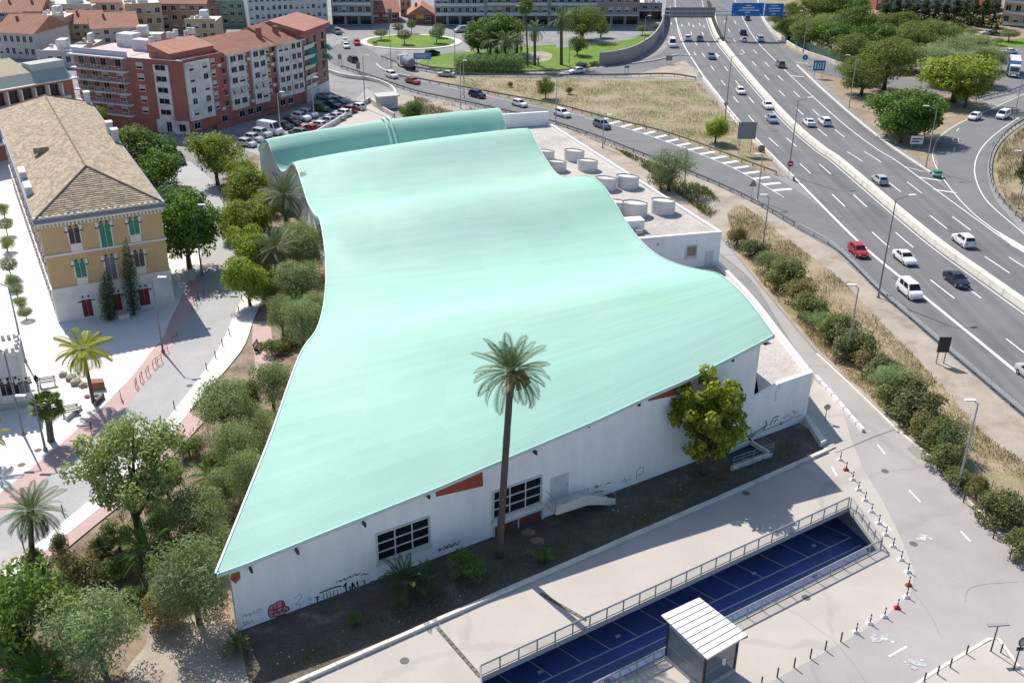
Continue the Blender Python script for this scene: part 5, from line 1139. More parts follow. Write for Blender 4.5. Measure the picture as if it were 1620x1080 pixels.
# curved concrete retaining wall of the park
cw = cr(PX([(949, 104), (975, 101), (1005, 92), (1030, 76), (1044, 58), (1050, 40), (1053, 12)]), 5); q = MB(); q.strip(atz(cw, 0), atz(cw, 3.4)); q.strip(atz(cw, 3.4), atz(offs(cw, -.4), 3.4)); q.strip(atz(offs(cw, -.4), 3.4), atz(offs(cw, -.4), 0))
tag(q.build('retaining_wall', mat('stained_concrete', (.36, .33, .31), var=.15, scale=.4, streak=(1, 1, .25))), 'curved brown concrete retaining wall between the park lawn and the motorway', 'wall')

# ================================================================== VEGETATION
def quads_mesh(name, C, T, B):
    """leaf quads: centres C, half axes T and B (numpy N x 3)"""
    n = len(C); co = np.empty((n, 4, 3)); co[:, 0] = C - T; co[:, 1] = C + B * .9 - T * .1; co[:, 2] = C + T; co[:, 3] = C - B * .9 - T * .1
    me = bpy.data.meshes.new(name); me.vertices.add(4 * n); me.vertices.foreach_set('co', co.ravel())
    me.loops.add(4 * n); me.loops.foreach_set('vertex_index', np.arange(4 * n, dtype=np.int32))
    me.polygons.add(n); me.polygons.foreach_set('loop_start', np.arange(0, 4 * n, 4, dtype=np.int32)); me.polygons.foreach_set('loop_total', np.full(n, 4, dtype=np.int32))
    me.update(); me.validate(); return me
def unit(v): return v / np.maximum(1e-9, np.linalg.norm(v, axis=1, keepdims=True))
def leaf_cloud(name, g, centers, radii, n, size, aspect, upright=0.0, squash=.8):
    w_ = radii ** 2; w_ = w_ / w_.sum(); idx = g.choice(len(centers), n, p=w_)
    d = unit(g.normal(size=(n, 3))); rr = g.uniform(.25, 1, n) ** (1 / 2.2)
    pos = centers[idx] + d * (radii[idx] * rr)[:, None] * np.array([1, 1, squash])
    nrm = unit(d * .8 + np.array([0, 0, .45]) + g.normal(size=(n, 3)) * .55)
    t = g.normal(size=(n, 3)); t[:, 2] += upright * 3; t = unit(t - nrm * (t * nrm).sum(1, keepdims=True)); b = np.cross(nrm, t)
    s = size * g.uniform(.6, 1.25, n)[:, None]
    return quads_mesh(name, pos, t * s * .5, b * s * aspect * .5)
KIND = {  # R0, H0, crown bottom, clumps, leaves, leaf size, aspect, clump radius, colours
    'olive': (2.6, 4.8, .04, 46, 10500, .22, .34, (.26, .42), ((0.140, 0.188, 0.084), (0.347, 0.420, 0.224))),
    'locust': (3.4, 6.5, .14, 40, 8000, .33, .5, (.24, .40), ((0.131, 0.193, 0.030), (0.358, 0.413, 0.068))),
    'ficus': (4.0, 7.5, .06, 50, 9500, .36, .6, (.22, .36), ((0.053, 0.106, 0.024), (0.187, 0.284, 0.060))),
    'mulberry': (5.0, 8.5, .26, 52, 10000, .29, .7, (.13, .25), ((0.144, 0.194, 0.064), (0.416, 0.475, 0.201))),
    'golden': (3.0, 8.2, .03, 70, 8200, .31, .75, (.13, .23), ((.11, .165, .022), (.44, .46, .055))),
    'bush': (1.5, 2.2, .0, 26, 4200, .20, .5, (.28, .46), ((0.094, 0.112, 0.040), (0.256, 0.269, 0.112))),
    'brown_bush': (1.5, 2.0, .0, 24, 3600, .20, .45, (.28, .46), ((0.163, 0.144, 0.062), (0.375, 0.319, 0.150))),
    'pine': (4.2, 7.8, .08, 44, 8500, .36, .45, (.22, .38), ((0.076, 0.110, 0.028), (0.234, 0.289, 0.080))),
    'tamarisk': (3.0, 5.0, .08, 26, 5200, .30, .22, (.26, .44), ((0.125, 0.188, 0.075), (0.300, 0.375, 0.188))),
    'topiary': (1.7, 3.6, .36, 1, 2600, .20, .6, (.95, 1.0), ((0.075, 0.125, 0.050), (0.200, 0.263, 0.112))),
    'laurel': (2.2, 3.6, .06, 22, 3600, .26, .5, (.28, .44), ((0.074, 0.127, 0.032), (0.233, 0.316, 0.083))),
    'cone': (1.5, 6.5, .05, 22, 2600, .30, .5, (.3, .5), ((0.024, 0.051, 0.022), (0.084, 0.136, 0.055))),
}
PROTO = {}
LM = {k_: leaf_mat(k_ + '_leaf', *v[-1]) for k_, v in KIND.items()}
def proto(kind, var):
    if (kind, var) in PROTO: return PROTO[(kind, var)]
    R0, H0, cb, nc, nl, ls, asp, cr_, _c = KIND[kind]; g = np.random.default_rng(hash_(kind) + var * 17)
    hc = H0 * (1 - cb) / 2; zc = H0 * cb + hc
    if nc == 1: cen = np.array([[0, 0, zc]]); rad = np.array([R0])
    else:
        d = unit(g.normal(size=(nc, 3))); d[:, 2] = np.abs(d[:, 2]) * g.choice([1, .8, -.8, 1, -.95], nc); rr = g.uniform(.42, .82, nc)
        rad = g.uniform(*cr_, nc) * R0
        cen = d * rr[:, None] * np.array([R0, R0, hc]) + np.array([0, 0, zc])
        if kind == 'cone':
            z = g.uniform(.1, .95, nc); a = g.uniform(0, 6.28, nc); r_ = (1 - z) * R0 * .7; cen = np.stack([r_ * np.cos(a), r_ * np.sin(a), z * H0], 1); rad = (.25 + (1 - z) * .4) * R0
        cen = np.vstack([cen, [[0, 0, zc]]]); rad = np.append(rad, R0 * .42)
    crown = leaf_cloud(kind + '_crown', g, cen, rad, nl, ls, asp, squash=min(1, hc / R0 * 1.0) if nc == 1 else .85)
    tr = MB(); r0 = max(.06, R0 * .06); top = zc * 1.0
    rs = random.Random(var * 7 + len(kind)); bend = [Vector((rs.uniform(-.12, .12) * R0 * i / 4, rs.uniform(-.12, .12) * R0 * i / 4, top * i / 4)) for i in range(5)]
    bend[0] = Vector((0, 0, -.1)); tr.tube(bend, [r0 * 1.3, r0, r0 * .85, r0 * .7, r0 * .4], 8)
    for i in range(min(9, len(cen))):
        c = Vector(cen[i]) * 1.0; st = bend[1 + i % 3]; mid = st.lerp(c, .5) + Vector((0, 0, R0 * .06)); tr.tube([st, mid, c], [r0 * .5, r0 * .32, r0 * .1], 5)
    PROTO[(kind, var)] = (crown, tr.mesh(kind + '_trunk', True)); return PROTO[(kind, var)]
def hash_(s): return sum(ord(c) * (i + 3) for i, c in enumerate(s))
tcount = [0]
def tree(kind, bx, by, topy, wpx, label, name=None, cat='tree', group=None, var=None):
    b = P(bx, by); H = max(.6, tall(bx, topy, b)); R0, H0 = KIND[kind][:2]; ctr_ = Vector((b.x, b.y, H * .6)); rad = wpx * mpp(ctr_) / 2 * 1.12
    tcount[0] += 1; v = tcount[0] % 3 if var is None else var
    return tree_at(kind, b, rad / R0, H / H0, label, name, cat, group, v)
def tree_at(kind, b, sx_, sz_, label, name=None, cat='tree', group=None, v=0):
    crown, trunk = proto(kind, v); name = name or kind + '_tree'
    o = root(name, b, label, cat, group, local=True, rz=random.uniform(0, 6.28)); o.scale = (sx_, sx_, sz_)
    put(crown, 'crown', LM[kind], o, True); put(trunk, 'trunk', M_bark, o, True); return o
random.seed(11)
# --- garden beside the hall
for a in [
    ('olive', 355, 690, 588, 96, 'broad grey green olive by the pink path bend'), ('olive', 434, 652, 565, 76, 'olive just below the bench path, touching the roof edge'), ('olive', 376, 757, 658, 82, 'olive between the path bend and the small bright palm'),
    ('olive', 312, 866, 762, 102, 'olive directly above the stout pineapple palm'), ('olive', 395, 806, 700, 68, 'olive half hidden under the steep left roof edge'), ('olive', 316, 985, 842, 134, 'big olive beside the graffiti corner of the hall'),
    ('olive', 165, 1066, 912, 142, 'large olive at the lower left of the sandy path'), ('olive', 482, 560, 463, 76, 'olive beside the kink in the roof edge'), ('olive', 448, 530, 460, 48, 'thin olive with visible trunk beside the pink path'),
    ('olive', 480, 482, 408, 82, 'olive below the second garden date palm'), ('olive', 492, 432, 352, 74, 'olive close to the roof edge beside the garden date palms'), ('olive', 352, 892, 824, 62, 'small olive tucked under the lower left roof edge')]:
    tree(*a, name='olive_tree', group='olives beside the hall')
tree('laurel', 50, 1046, 872, 140, 'dense dark green shrub in the lower left corner', 'evergreen_shrub', 'shrub'); tree('laurel', 15, 1010, 900, 90, 'dark green shrub cut by the left edge near the bottom', 'evergreen_shrub', 'shrub')
tree('brown_bush', 126, 922, 868, 74, 'rounded brownish bush between the date palm and pineapple palm', 'dry_shrub', 'shrub'); tree('brown_bush', 262, 985, 930, 70, 'dry reddish bush beside the large lower olive', 'dry_shrub', 'shrub'); tree('bush', 400, 645, 600, 40, 'small yellowish bush under the garden olives', 'shrub', 'shrub')
tree('mulberry', 222, 848, 660, 185, 'spreading pale leaved tree overhanging the pavement at left', 'broadleaf_tree'); tree('mulberry', 268, 790, 725, 70, 'small leafy tree beside the spreading pale tree', 'broadleaf_tree')
tree('bush', 160, 880, 848, 40, 'small dark bush under the spreading pale tree', 'shrub', 'shrub'); tree('bush', 95, 875, 842, 30, 'small bush beside the left date palm trunk', 'shrub', 'shrub')
tree('bush', 448, 556, 540, 24, 'tiny bush on bare soil beside the pink path', 'shrub', 'shrub')
for i, a in enumerate([('locust', 345, 292, 203, 84), ('locust', 376, 308, 244, 66), ('locust', 392, 338, 262, 76), ('locust', 394, 398, 312, 84), ('locust', 392, 442, 356, 74), ('locust', 396, 484, 398, 74), ('locust', 425, 360, 300, 50)]):
    tree(*a, ORD[i] + ' bright yellow green street tree counted from the apartments toward the pink path', 'street_tree', group='yellow green street trees')
for a in [('ficus', 235, 292, 194, 106, 'dark round tree behind the right chimneys of the ochre building'), ('ficus', 248, 312, 232, 84, 'very dark tree beside the parked car lane by the ochre building'), ('ficus', 300, 424, 288, 112, 'large dark green tree at the corner of the ochre building'), ('locust', 158, 216, 162, 50, 'small bright tree below the brown balcony wing'), ('ficus', 290, 360, 300, 70, 'dark tree tucked behind the large corner tree')]:
    tree(*a, name='shade_tree')
# --- front bed
tree('golden', 1112, 750, 562, 134, 'tall yellow green tree against the right of the hall front', 'golden_tree')
for a in [('laurel', 738, 912, 878, 60, 'low dark bush in the shaded bed right of the small palms'), ('laurel', 560, 985, 968, 22, 'small dark bush in the shaded bed near the tag graffiti'), ('laurel', 862, 886, 868, 30, 'low dark bush in the shaded bed below the stair')]:
    tree(*a, name='low_shrub', cat='shrub')
# --- verge bushes along the access road
vb = [(1168, 388, 352, 40), (1190, 405, 372, 44), (1214, 428, 385, 52), (1240, 440, 390, 50), (1236, 452, 408, 48), (1262, 478, 428, 60), (1283, 500, 448, 58), (1305, 520, 468, 60), (1322, 540, 490, 54), (1348, 566, 515, 60), (1372, 585, 538, 66), (1398, 600, 545, 60), (1404, 626, 566, 70),
      (1430, 645, 580, 70), (1455, 665, 600, 72), (1452, 690, 630, 60), (1478, 712, 645, 74), (1500, 722, 650, 70), (1488, 738, 680, 56), (1522, 770, 725, 44), (1545, 790, 738, 40), (1578, 830, 760, 76), (1606, 838, 770, 70), (1612, 878, 810, 60)]
for i, (x, y, ty, wp) in enumerate(vb):
    tree(('brown_bush', 'bush', 'bush', 'bush', 'tamarisk')[(i * 7) % 5], x + (i * 13 % 7) - 3, y, ty + (y - ty) * (.14 + .26 * ((i * 5) % 4) / 3), wp * (.85 + .4 * ((i * 11) % 5) / 4), ORD[i] + ' bush counted down the verge from the annex corner', 'verge_bush', 'bush', 'verge bushes along the access road')
tree('tamarisk', 1058, 302, 230, 74, 'feathery pale green shrub tree beside the annex parapet', 'tamarisk_tree'); tree('locust', 1131, 226, 180, 46, 'bright green bush between the ramp and the motorway', 'roadside_bush', 'bush')
tree('brown_bush', 1046, 300, 262, 40, 'brownish bush at the foot of the feathery shrub tree', 'dry_shrub', 'bush')
tree('ficus', 652, 194, 157, 44, 'round dark green tree just behind the last roof wave', 'round_tree'); tree('pine', 863, 156, 121, 30, 'small lone tree on the dry embankment above the ramp', 'lone_tree'); tree('brown_bush', 900, 149, 136, 12, 'small dry bush right of the lone embankment tree', 'dry_shrub', 'bush'); tree('brown_bush', 807, 138, 128, 8, 'tiny bush on the embankment left of the lone tree', 'dry_shrub', 'bush')
# --- roundabout and park
for (x, y, ty, wp, lb) in [(603, 64, 46, 22, 'leftmost clipped ball tree on the roundabout lawn'), (630, 56, 36, 18, 'clipped ball tree at the back of the roundabout'), (640, 71, 47, 22, 'clipped pale ball tree at the front of the roundabout'), (651, 53, 31, 15, 'narrow clipped tree at the back of the roundabout'), (691, 69, 44, 24, 'larger clipped ball tree at the right of the roundabout'), (695, 60, 37, 20, 'clipped ball tree behind the large right one'), (593, 72, 65, 9, 'tiny clipped ball at the roundabout edge'), (1016, 56, 40, 18, 'clipped ball tree on the lawn by the motorway wall'), (1038, 50, 37, 14, 'small clipped tree nearest the motorway wall')]:
    tree('topiary', x, y, ty, wp, lb, 'clipped_tree', 'tree', 'clipped ball trees')
tree('ficus', 785, 86, 14, 84, 'tall dark tree cluster in the park left of the palms', 'park_tree'); tree('ficus', 757, 86, 38, 50, 'lower dark tree at the left end of the park', 'park_tree'); tree('pine', 920, 64, 4, 66, 'broad green tree in the park right of the palms', 'park_tree'); tree('laurel', 913, 88, 52, 30, 'rounded tall park shrub beside the lawn', 'round_shrub', 'shrub')
tree('pine', 950, 60, 30, 30, 'smaller green tree at the right of the broad park tree', 'park_tree'); tree('bush', 920, 106, 98, 20, 'low clump at the edge of the park lawn', 'shrub', 'shrub'); tree('bush', 940, 104, 97, 14, 'tiny clump beside the retaining wall', 'shrub', 'shrub')
# hedge
hp_ = [P(722, 116), P(824, 116)]; g = np.random.default_rng(4); nh = 26
cen = np.array([[*(hp_[0].lerp(hp_[1], i / (nh - 1)) - hp_[0])[:2], 1.0 + .3 * math.sin(i * 1.9)] for i in range(nh)]); cen = np.vstack([cen, cen + np.array([.3, 1.8, .3]), cen + np.array([.1, .4, 1.6]), cen + np.array([.2, 1.6, 2.3])])
H_ = root('hedge', hp_[0], 'long clipped grey green hedge along the front of the park', 'hedge', local=True)
put(leaf_cloud('hedge_crown', g, cen, np.full(len(cen), 1.15), 15000, .40, .5, upright=.6, squash=1.2), 'crown', LM['tamarisk'], H_, True)
q = MB()
for i in range(8): c = (hp_[1] - hp_[0]) * (i / 7); q.tube([c, c + Vector((0, .4, 1.2))], .05, 5)
q_ = put(q.mesh('stems'), 'stems', M_bark, H_, True)
# --- grove at upper right
grove = [('pine', 1252, 34, 6, 40), ('pine', 1290, 36, -8, 62), ('ficus', 1322, 40, -12, 50), ('pine', 1246, 64, 28, 40), ('pine', 1278, 76, 30, 54), ('ficus', 1312, 82, 34, 62), ('pine', 1350, 70, 12, 64), ('pine', 1338, 104, 52, 62), ('olive', 1300, 62, 20, 44), ('ficus', 1380, 96, 38, 60),
         ('pine', 1398, 142, 62, 76), ('pine', 1362, 150, 100, 66), ('olive', 1418, 84, 44, 58), ('pine', 1448, 86, 36, 70), ('pine', 1482, 82, 38, 56), ('olive', 1468, 118, 72, 74), ('olive', 1512, 100, 58, 62), ('olive', 1540, 90, 52, 60), ('olive', 1556, 112, 72, 56),
         ('locust', 1508, 162, 86, 108), ('locust', 1526, 170, 112, 60), ('pine', 1420, 60, 20, 54), ('pine', 1385, 60, 22, 50), ('olive', 1490, 104, 66, 52), ('pine', 1545, 134, 78, 50), ('ficus', 1350, 30, -4, 50)]
gl = ['at the far left beside the blue gantry signs', 'tall at the top edge behind the gantry signs', 'dark at the top edge left of the gap', 'over the motorway barrier', 'above the green fence', 'dark and dense above the green fence', 'rounded near the top middle of the grove', 'behind the blue arrow sign', 'grey leaved among the left trees', 'dark in the middle of the grove',
      'tall and dark beside the sandy clearing', 'low and round beside the blue arrow sign', 'grey leaved left of the row of dark cones', 'broad in front of the row of dark cones', 'dark and upright in the grove centre', 'grey leaved in front of the sandy clearing', 'grey leaved near the right of the grove', 'grey leaved beside the lorry road', 'grey leaved closest to the blue lorry', 'wide yellow green with a visible trunk by the slip road', 'small yellow green at the slip road corner', 'behind the clearing at the top', 'at the top beside the red building', 'grey leaved behind the wide yellow green tree', 'dark at the edge of the lorry road', 'dark at the top edge near the street gap']
for a, lb in zip(grove, gl): a = (*a[:3], a[3] - (a[2] - a[3]) * .10, a[4] * 1.15); tree(*a, 'grove tree ' + lb, 'grove_tree', group='trees of the grove beside the motorway')
tree('ficus', 1425, 216, 128, 112, 'large glossy dark green tree mass beside the motorway exit', 'glossy_tree'); tree('ficus', 1448, 222, 150, 70, 'glossy dark tree at the right of the large mass', 'glossy_tree'); tree('ficus', 1424, 226, 172, 64, 'low bright glossy tree in front of the large mass', 'glossy_tree')
for i in range(12): tree('cone', 1398 + i * 15.5, 40 + (i % 3) * 2, -4, 31, ORD[i] + ' dark conical tree from the left in the row before the blue hall', 'conical_tree', group='row of dark conical trees')
tree('topiary', 1595, 66, 46, 30, 'clipped umbrella tree on the lawn at the far right', 'clipped_tree'); tree('topiary', 1577, 72, 60, 18, 'small clipped shrub on the far right lawn', 'clipped_tree'); tree('cone', 1574, 56, 36, 16, 'dark small tree near the beige corner house', 'small_tree'); tree('olive', 1537, 56, 43, 24, 'rounded tree at the end of the dark cone row', 'small_tree')
tree('cone', 1618, 290, 215, 26, 'dark upright cypress cut by the right edge', 'cypress_tree')
more = [('pine', 1268, 56, 20, 58, 'between the barrier lamp and the green fence'), ('ficus', 1330, 62, 14, 66, 'behind the second row, left of the clearing'), ('pine', 1370, 108, 60, 60, 'right behind the blue arrow sign lamp'), ('pine', 1404, 110, 52, 70, 'left of the sandy clearing'), ('olive', 1440, 112, 70, 60, 'just behind the sandy clearing'), ('pine', 1464, 72, 26, 66, 'below the fifth dark cone'), ('pine', 1500, 76, 34, 62, 'below the seventh dark cone'), ('olive', 1526, 118, 74, 62, 'behind the wide yellow green tree'), ('pine', 1232, 44, 14, 40, 'leaning over the motorway barrier by the signs'), ('ficus', 1300, 30, -10, 70, 'at the top edge over the gantry signs'), ('olive', 1480, 136, 96, 56, 'low beside the exit lane curve'), ('pine', 1350, 132, 84, 50, 'at the very edge of the exit lane')]
for kk, x, y, ty, wp, lb in more: tree(kk, x, y, ty, wp, 'grove tree ' + lb, 'grove_tree', group='trees of the grove beside the motorway')
for kk, x, y, ty, wp, lb in [('olive', 415, 700, 640, 60, 'olive between the roof edge and the path bend olives'), ('olive', 360, 800, 735, 66, 'olive behind the small bright palm'), ('laurel', 265, 845, 800, 60, 'dark green bush behind the spreading pale tree trunk'), ('laurel', 190, 870, 825, 56, 'dark bush at the foot of the spreading pale tree'), ('olive', 270, 940, 880, 70, 'olive just right of the stout pineapple palm'), ('laurel', 110, 1000, 930, 80, 'green shrub left of the large lower olive'), ('olive', 460, 470, 410, 60, 'olive in the row beside the second date palm'), ('olive', 500, 520, 455, 50, 'narrow olive squeezed against the roof edge'), ('olive', 470, 400, 345, 60, 'olive at the foot of the first date palm'), ('laurel', 425, 470, 430, 50, 'green shrub at the end of the yellow green street trees'), ('locust', 370, 380, 320, 60, 'yellow green tree leaning over the grey lane'), ('locust', 412, 425, 370, 60, 'yellow green tree beside the second date palm')]:
    tree(kk, x, y, ty, wp, lb, 'garden_tree', 'tree')
for i, (kk, x, y, ty, wp, lb) in enumerate([('laurel', 300, 720, 690, 46, 'below the broad path bend olive'), ('bush', 345, 745, 715, 44, 'left of the olive over the small bright palm'), ('laurel', 250, 800, 770, 44, 'beside the spreading tree, toward the pavement'), ('bush', 290, 885, 850, 50, 'above the pineapple palm crown'), ('laurel', 180, 915, 880, 52, 'left of the pineapple palm trunk'), ('laurel', 215, 960, 925, 50, 'between the pineapple palm and the lower olive'), ('bush', 60, 900, 870, 46, 'under the left date palm'), ('laurel', 385, 660, 628, 46, 'between the two upper olives'), ('bush', 405, 720, 690, 44, 'against the steep roof edge'), ('laurel', 335, 830, 795, 50, 'right of the olive over the pineapple palm'), ('laurel', 430, 560, 535, 34, 'under the roof kink olive'), ('laurel', 20, 1070, 1000, 90, 'in the extreme lower left corner'), ('bush', 465, 545, 520, 36, 'at the foot of the kink olive')]):
    tree(kk, x, y, ty, wp, 'low green garden shrub ' + lb, 'garden_shrub', 'shrub')
# --- cypresses in front of the ochre building
def cypress(bx, by, tx, ty, wpx, label):
    b = P(bx, by); W_ = Wall(b, b + Vector((1, 0, 0))); s, H = W_.at(tx, ty); rad = wpx * mpp(b) / 2; g = np.random.default_rng(int(bx)); n = 40
    z = np.linspace(.05, .97, n); r_ = rad * np.clip(np.minimum(1.0, (1.02 - z) * 2.2), .1, 1) * np.clip(z * 8, .6, 1); a = g.uniform(0, 6.28, n)
    cen = np.stack([s * z + .3 * r_ * np.cos(a), .3 * r_ * np.sin(a), z * H], 1); T = root('cypress_tree', b, label, 'tree', local=True)
    put(leaf_cloud('cypress_crown', g, cen, np.maximum(.12, r_ * .85), 5200, .22, .35, upright=.8, squash=1.6), 'crown', LM['cone'], T, True)
    q = MB(); q.tube([(0, 0, -.1), (s * .5, 0, H * .5)], [.16, .08], 6); put(q.mesh('trunk'), 'trunk', M_bark, T, True)
cypress(173, 506, 168, 422, 30, 'shorter dark cypress before the ochre building'); cypress(212, 498, 197, 370, 28, 'taller dark cypress before the ochre building')
# young plaza trees beside the old building
for i, (x, y, ty, wp) in enumerate([(8, 345, 318, 20), (12, 372, 345, 22), (12, 398, 370, 24), (18, 440, 405, 26), (22, 458, 430, 22), (28, 470, 448, 22), (36, 492, 466, 22), (42, 505, 486, 22)]):
    tree('topiary' if i % 2 else 'olive', x, y, ty, wp, ORD[i] + ' small plaza tree along the left side of the ochre building from the back', 'plaza_tree', group='small plaza trees')

# ------------------------------------------------------------------ palms
def frond_mesh(name, droop, n=26, ll=.25, lw=.016, vee=.5, curl=.35):
    q = MB(); pts = []; x = z = 0.0; a = 0.0
    for i in range(n + 1):
        pts.append(Vector((x, 0, z))); a = -droop * (i / n) ** 1.3; x += math.cos(a) / n; z += math.sin(a) / n
    q.strip([v + Vector((0, .010 * (1 - i / n) + .002, 0)) for i, v in enumerate(pts)], [v - Vector((0, .010 * (1 - i / n) + .002, 0)) for i, v in enumerate(pts)])
    for i in range(3, n + 1):
        t = i / n; L = ll * (math.sin(math.pi * min(1, .12 + t * .86)) ** .6) * (1.0 if t < .9 else .7); d = (pts[i] - pts[i - 1]).normalized(); up = Vector((-d.z, 0, d.x))
        for sg in (-1, 1):
            o = (d * .75 + Vector((0, sg, 0)) * .8 + up * vee * .6).normalized(); e = pts[i] + o * L - Vector((0, 0, curl * L * .5)); m_ = pts[i] + o * L * .5; w_ = d * lw
            q.add([pts[i] - w_ * .6, m_ - w_, e, m_ + w_], [(0, 1, 2, 3)])
    return q.mesh(name)
def fan_mesh(name, n=22, droop=.5):
    q = MB(); q.tube([(0, 0, 0), (.5, 0, 0)], .012, 4); c = Vector((.48, 0, 0))
    for i in range(n):
        a = -2.0 + 4.0 * i / (n - 1); d = Vector((math.cos(a), math.sin(a), .15)); L = .52; t = Vector((-d.y, d.x, 0)) * .035; q.add([c, c + d * L * .55 + t, c + d * L - Vector((0, 0, droop * L * .5)), c + d * L * .55 - t], [(0, 1, 2, 3)])
    return q.mesh(name)
FR = {('date', i): frond_mesh('date_frond', d) for i, d in enumerate((.5, .9, 1.3))}
FR.update({('queen', i): frond_mesh('queen_frond', d, 22, .32, .024, .1, .9) for i, d in enumerate((.8, 1.3, 1.8))})
FR.update({('canary', i): frond_mesh('canary_frond', d, 22, .20, .022, .7, .1) for i, d in enumerate((.5, .9, 1.4))})
FR.update({('fan', i): fan_mesh('fan_frond', 22, d) for i, d in enumerate((.2, .5, .9))})
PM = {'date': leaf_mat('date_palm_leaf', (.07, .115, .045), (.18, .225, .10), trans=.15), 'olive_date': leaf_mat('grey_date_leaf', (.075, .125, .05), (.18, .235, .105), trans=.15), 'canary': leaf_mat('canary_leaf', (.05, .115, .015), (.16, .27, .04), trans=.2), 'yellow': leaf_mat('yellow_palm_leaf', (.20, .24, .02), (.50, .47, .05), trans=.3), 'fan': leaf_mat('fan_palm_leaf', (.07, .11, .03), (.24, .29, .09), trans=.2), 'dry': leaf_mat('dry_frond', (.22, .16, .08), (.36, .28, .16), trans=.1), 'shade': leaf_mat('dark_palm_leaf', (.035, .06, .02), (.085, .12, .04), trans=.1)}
def palm(bx, by, cx, cy, fpx, n, label, kind='date', leaf='date', tr=.28, emin=-.6, emax=1.35, fat=1.0, name='date_palm', dry=0.0, seed=None):
    b = P(bx, by); W_ = Wall(b, b + Vector((1, 0, 0))); s, H = W_.at(cx, cy); H = max(.3, H); rs = random.Random(seed or int(bx * 7 + by)); c = Vector((s, 0, H)); FL = fpx * mpp(b + c)
    T = root(name, b, label, 'palm', local=True); q = MB(); m_ = 14
    pts = [Vector((s * (i / m_) ** 1.15, 0, -.1 + (H + .1) * i / m_)) for i in range(m_ + 1)]; rad = [tr * fat * (1.15 if i == 0 else 1.0 - .18 * i / m_ + .06 * (i % 2)) for i in range(m_ + 1)]; rad[-1] = tr * 1.25; rad[-2] = tr * 1.2
    q.tube(pts, rad, 9); put(q.mesh('trunk', True), 'trunk', M_palmbark, T, True)
    for i in range(n):
        f = i / max(1, n - 1); el = emax + (emin - emax) * f ** .85 + rs.uniform(-.12, .12); az = i * 2.39996 + rs.uniform(-.2, .2); L = FL * rs.uniform(.85, 1.1) * (1.0 if f > .12 else .8)
        v = 0 if f < .45 else (1 if f < .8 else 2); o = put(FR[(kind, v)], 'frond', PM['dry'] if rs.random() < dry * f else PM[leaf], T, True)
        o.location = c + Vector((math.cos(az), math.sin(az), 0)) * tr * .5 + Vector((0, 0, -.25 * f)); o.rotation_euler = (rs.uniform(-.25, .25), -el, az); o.scale = (L, L, L)
    return T, c
T, c = palm(790, 880, 809, 586, 66, 48, 'very tall date palm standing before the front of the hall', 'date', 'olive_date', .30, -.5, 1.5, name='tall_date_palm', dry=.15)
q = MB()
for i in range(5):
    a = -1.6 + i * .5; q.tube([c + Vector((0, 0, -.3)), c + Vector((math.cos(a) * .8, math.sin(a) * .8, -.1)), c + Vector((math.cos(a) * 1.3, math.sin(a) * 1.3, -1.0))], [.04, .12, .22], 6)
put(q.mesh('date_clusters', True), 'date_clusters', mat('dates', (.42, .22, .05), var=.3, scale=6), T, True)
palm(455, 375, 449, 308, 46, 46, 'date palm with arching fronds touching the roof edge', 'date', 'date', .3, -.7); palm(438, 446, 434, 392, 42, 42, 'second date palm in the garden, just below the first', 'date', 'date', .28, -.7)
palm(52, 892, 48, 806, 54, 48, 'tall feathery date palm at the left edge above the shrubs', 'date', 'date', .24, -.9)
palm(81, 697, 74, 640, 28, 34, 'small fan palm with thick trunk on the plaza', 'fan', 'fan', .33, -.8, 1.3, name='fan_palm'); palm(148, 636, 131, 552, 46, 26, 'yellow green queen palm with arching fronds on the plaza', 'queen', 'yellow', .2, -.5, 1.2, name='queen_palm'); palm(-18, 735, -22, 688, 36, 20, 'yellowish palm cut off by the left edge of the picture', 'queen', 'yellow', .2, -.4, name='queen_palm')
palm(238, 916, 230, 868, 46, 40, 'stout bright green pineapple palm with a thick brown trunk', 'canary', 'canary', .62, -.35, 1.35, name='pineapple_palm'); palm(72, 1098, 68, 1072, 62, 34, 'bright green low palm at the bottom left edge', 'canary', 'canary', .5, -.3, 1.3, name='pineapple_palm'); palm(334, 772, 332, 752, 36, 26, 'small bright green palm between two olives by the roof', 'canary', 'canary', .3, -.2, 1.3, name='pineapple_palm'); palm(462, 512, 463, 486, 26, 20, 'small bright palm poking out between olives near the roof kink', 'canary', 'canary', .25, -.1, 1.3, name='pineapple_palm')
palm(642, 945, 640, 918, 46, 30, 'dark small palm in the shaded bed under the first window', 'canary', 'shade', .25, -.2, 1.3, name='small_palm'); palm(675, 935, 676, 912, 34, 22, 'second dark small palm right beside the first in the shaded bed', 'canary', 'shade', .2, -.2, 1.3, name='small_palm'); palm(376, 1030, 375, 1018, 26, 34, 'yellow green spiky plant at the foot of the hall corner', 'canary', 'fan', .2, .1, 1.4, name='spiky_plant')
palm(158, 890, 158, 866, 20, 18, 'small dark palm in the garden between bush and spreading tree', 'canary', 'shade', .15, -.1, name='small_palm')
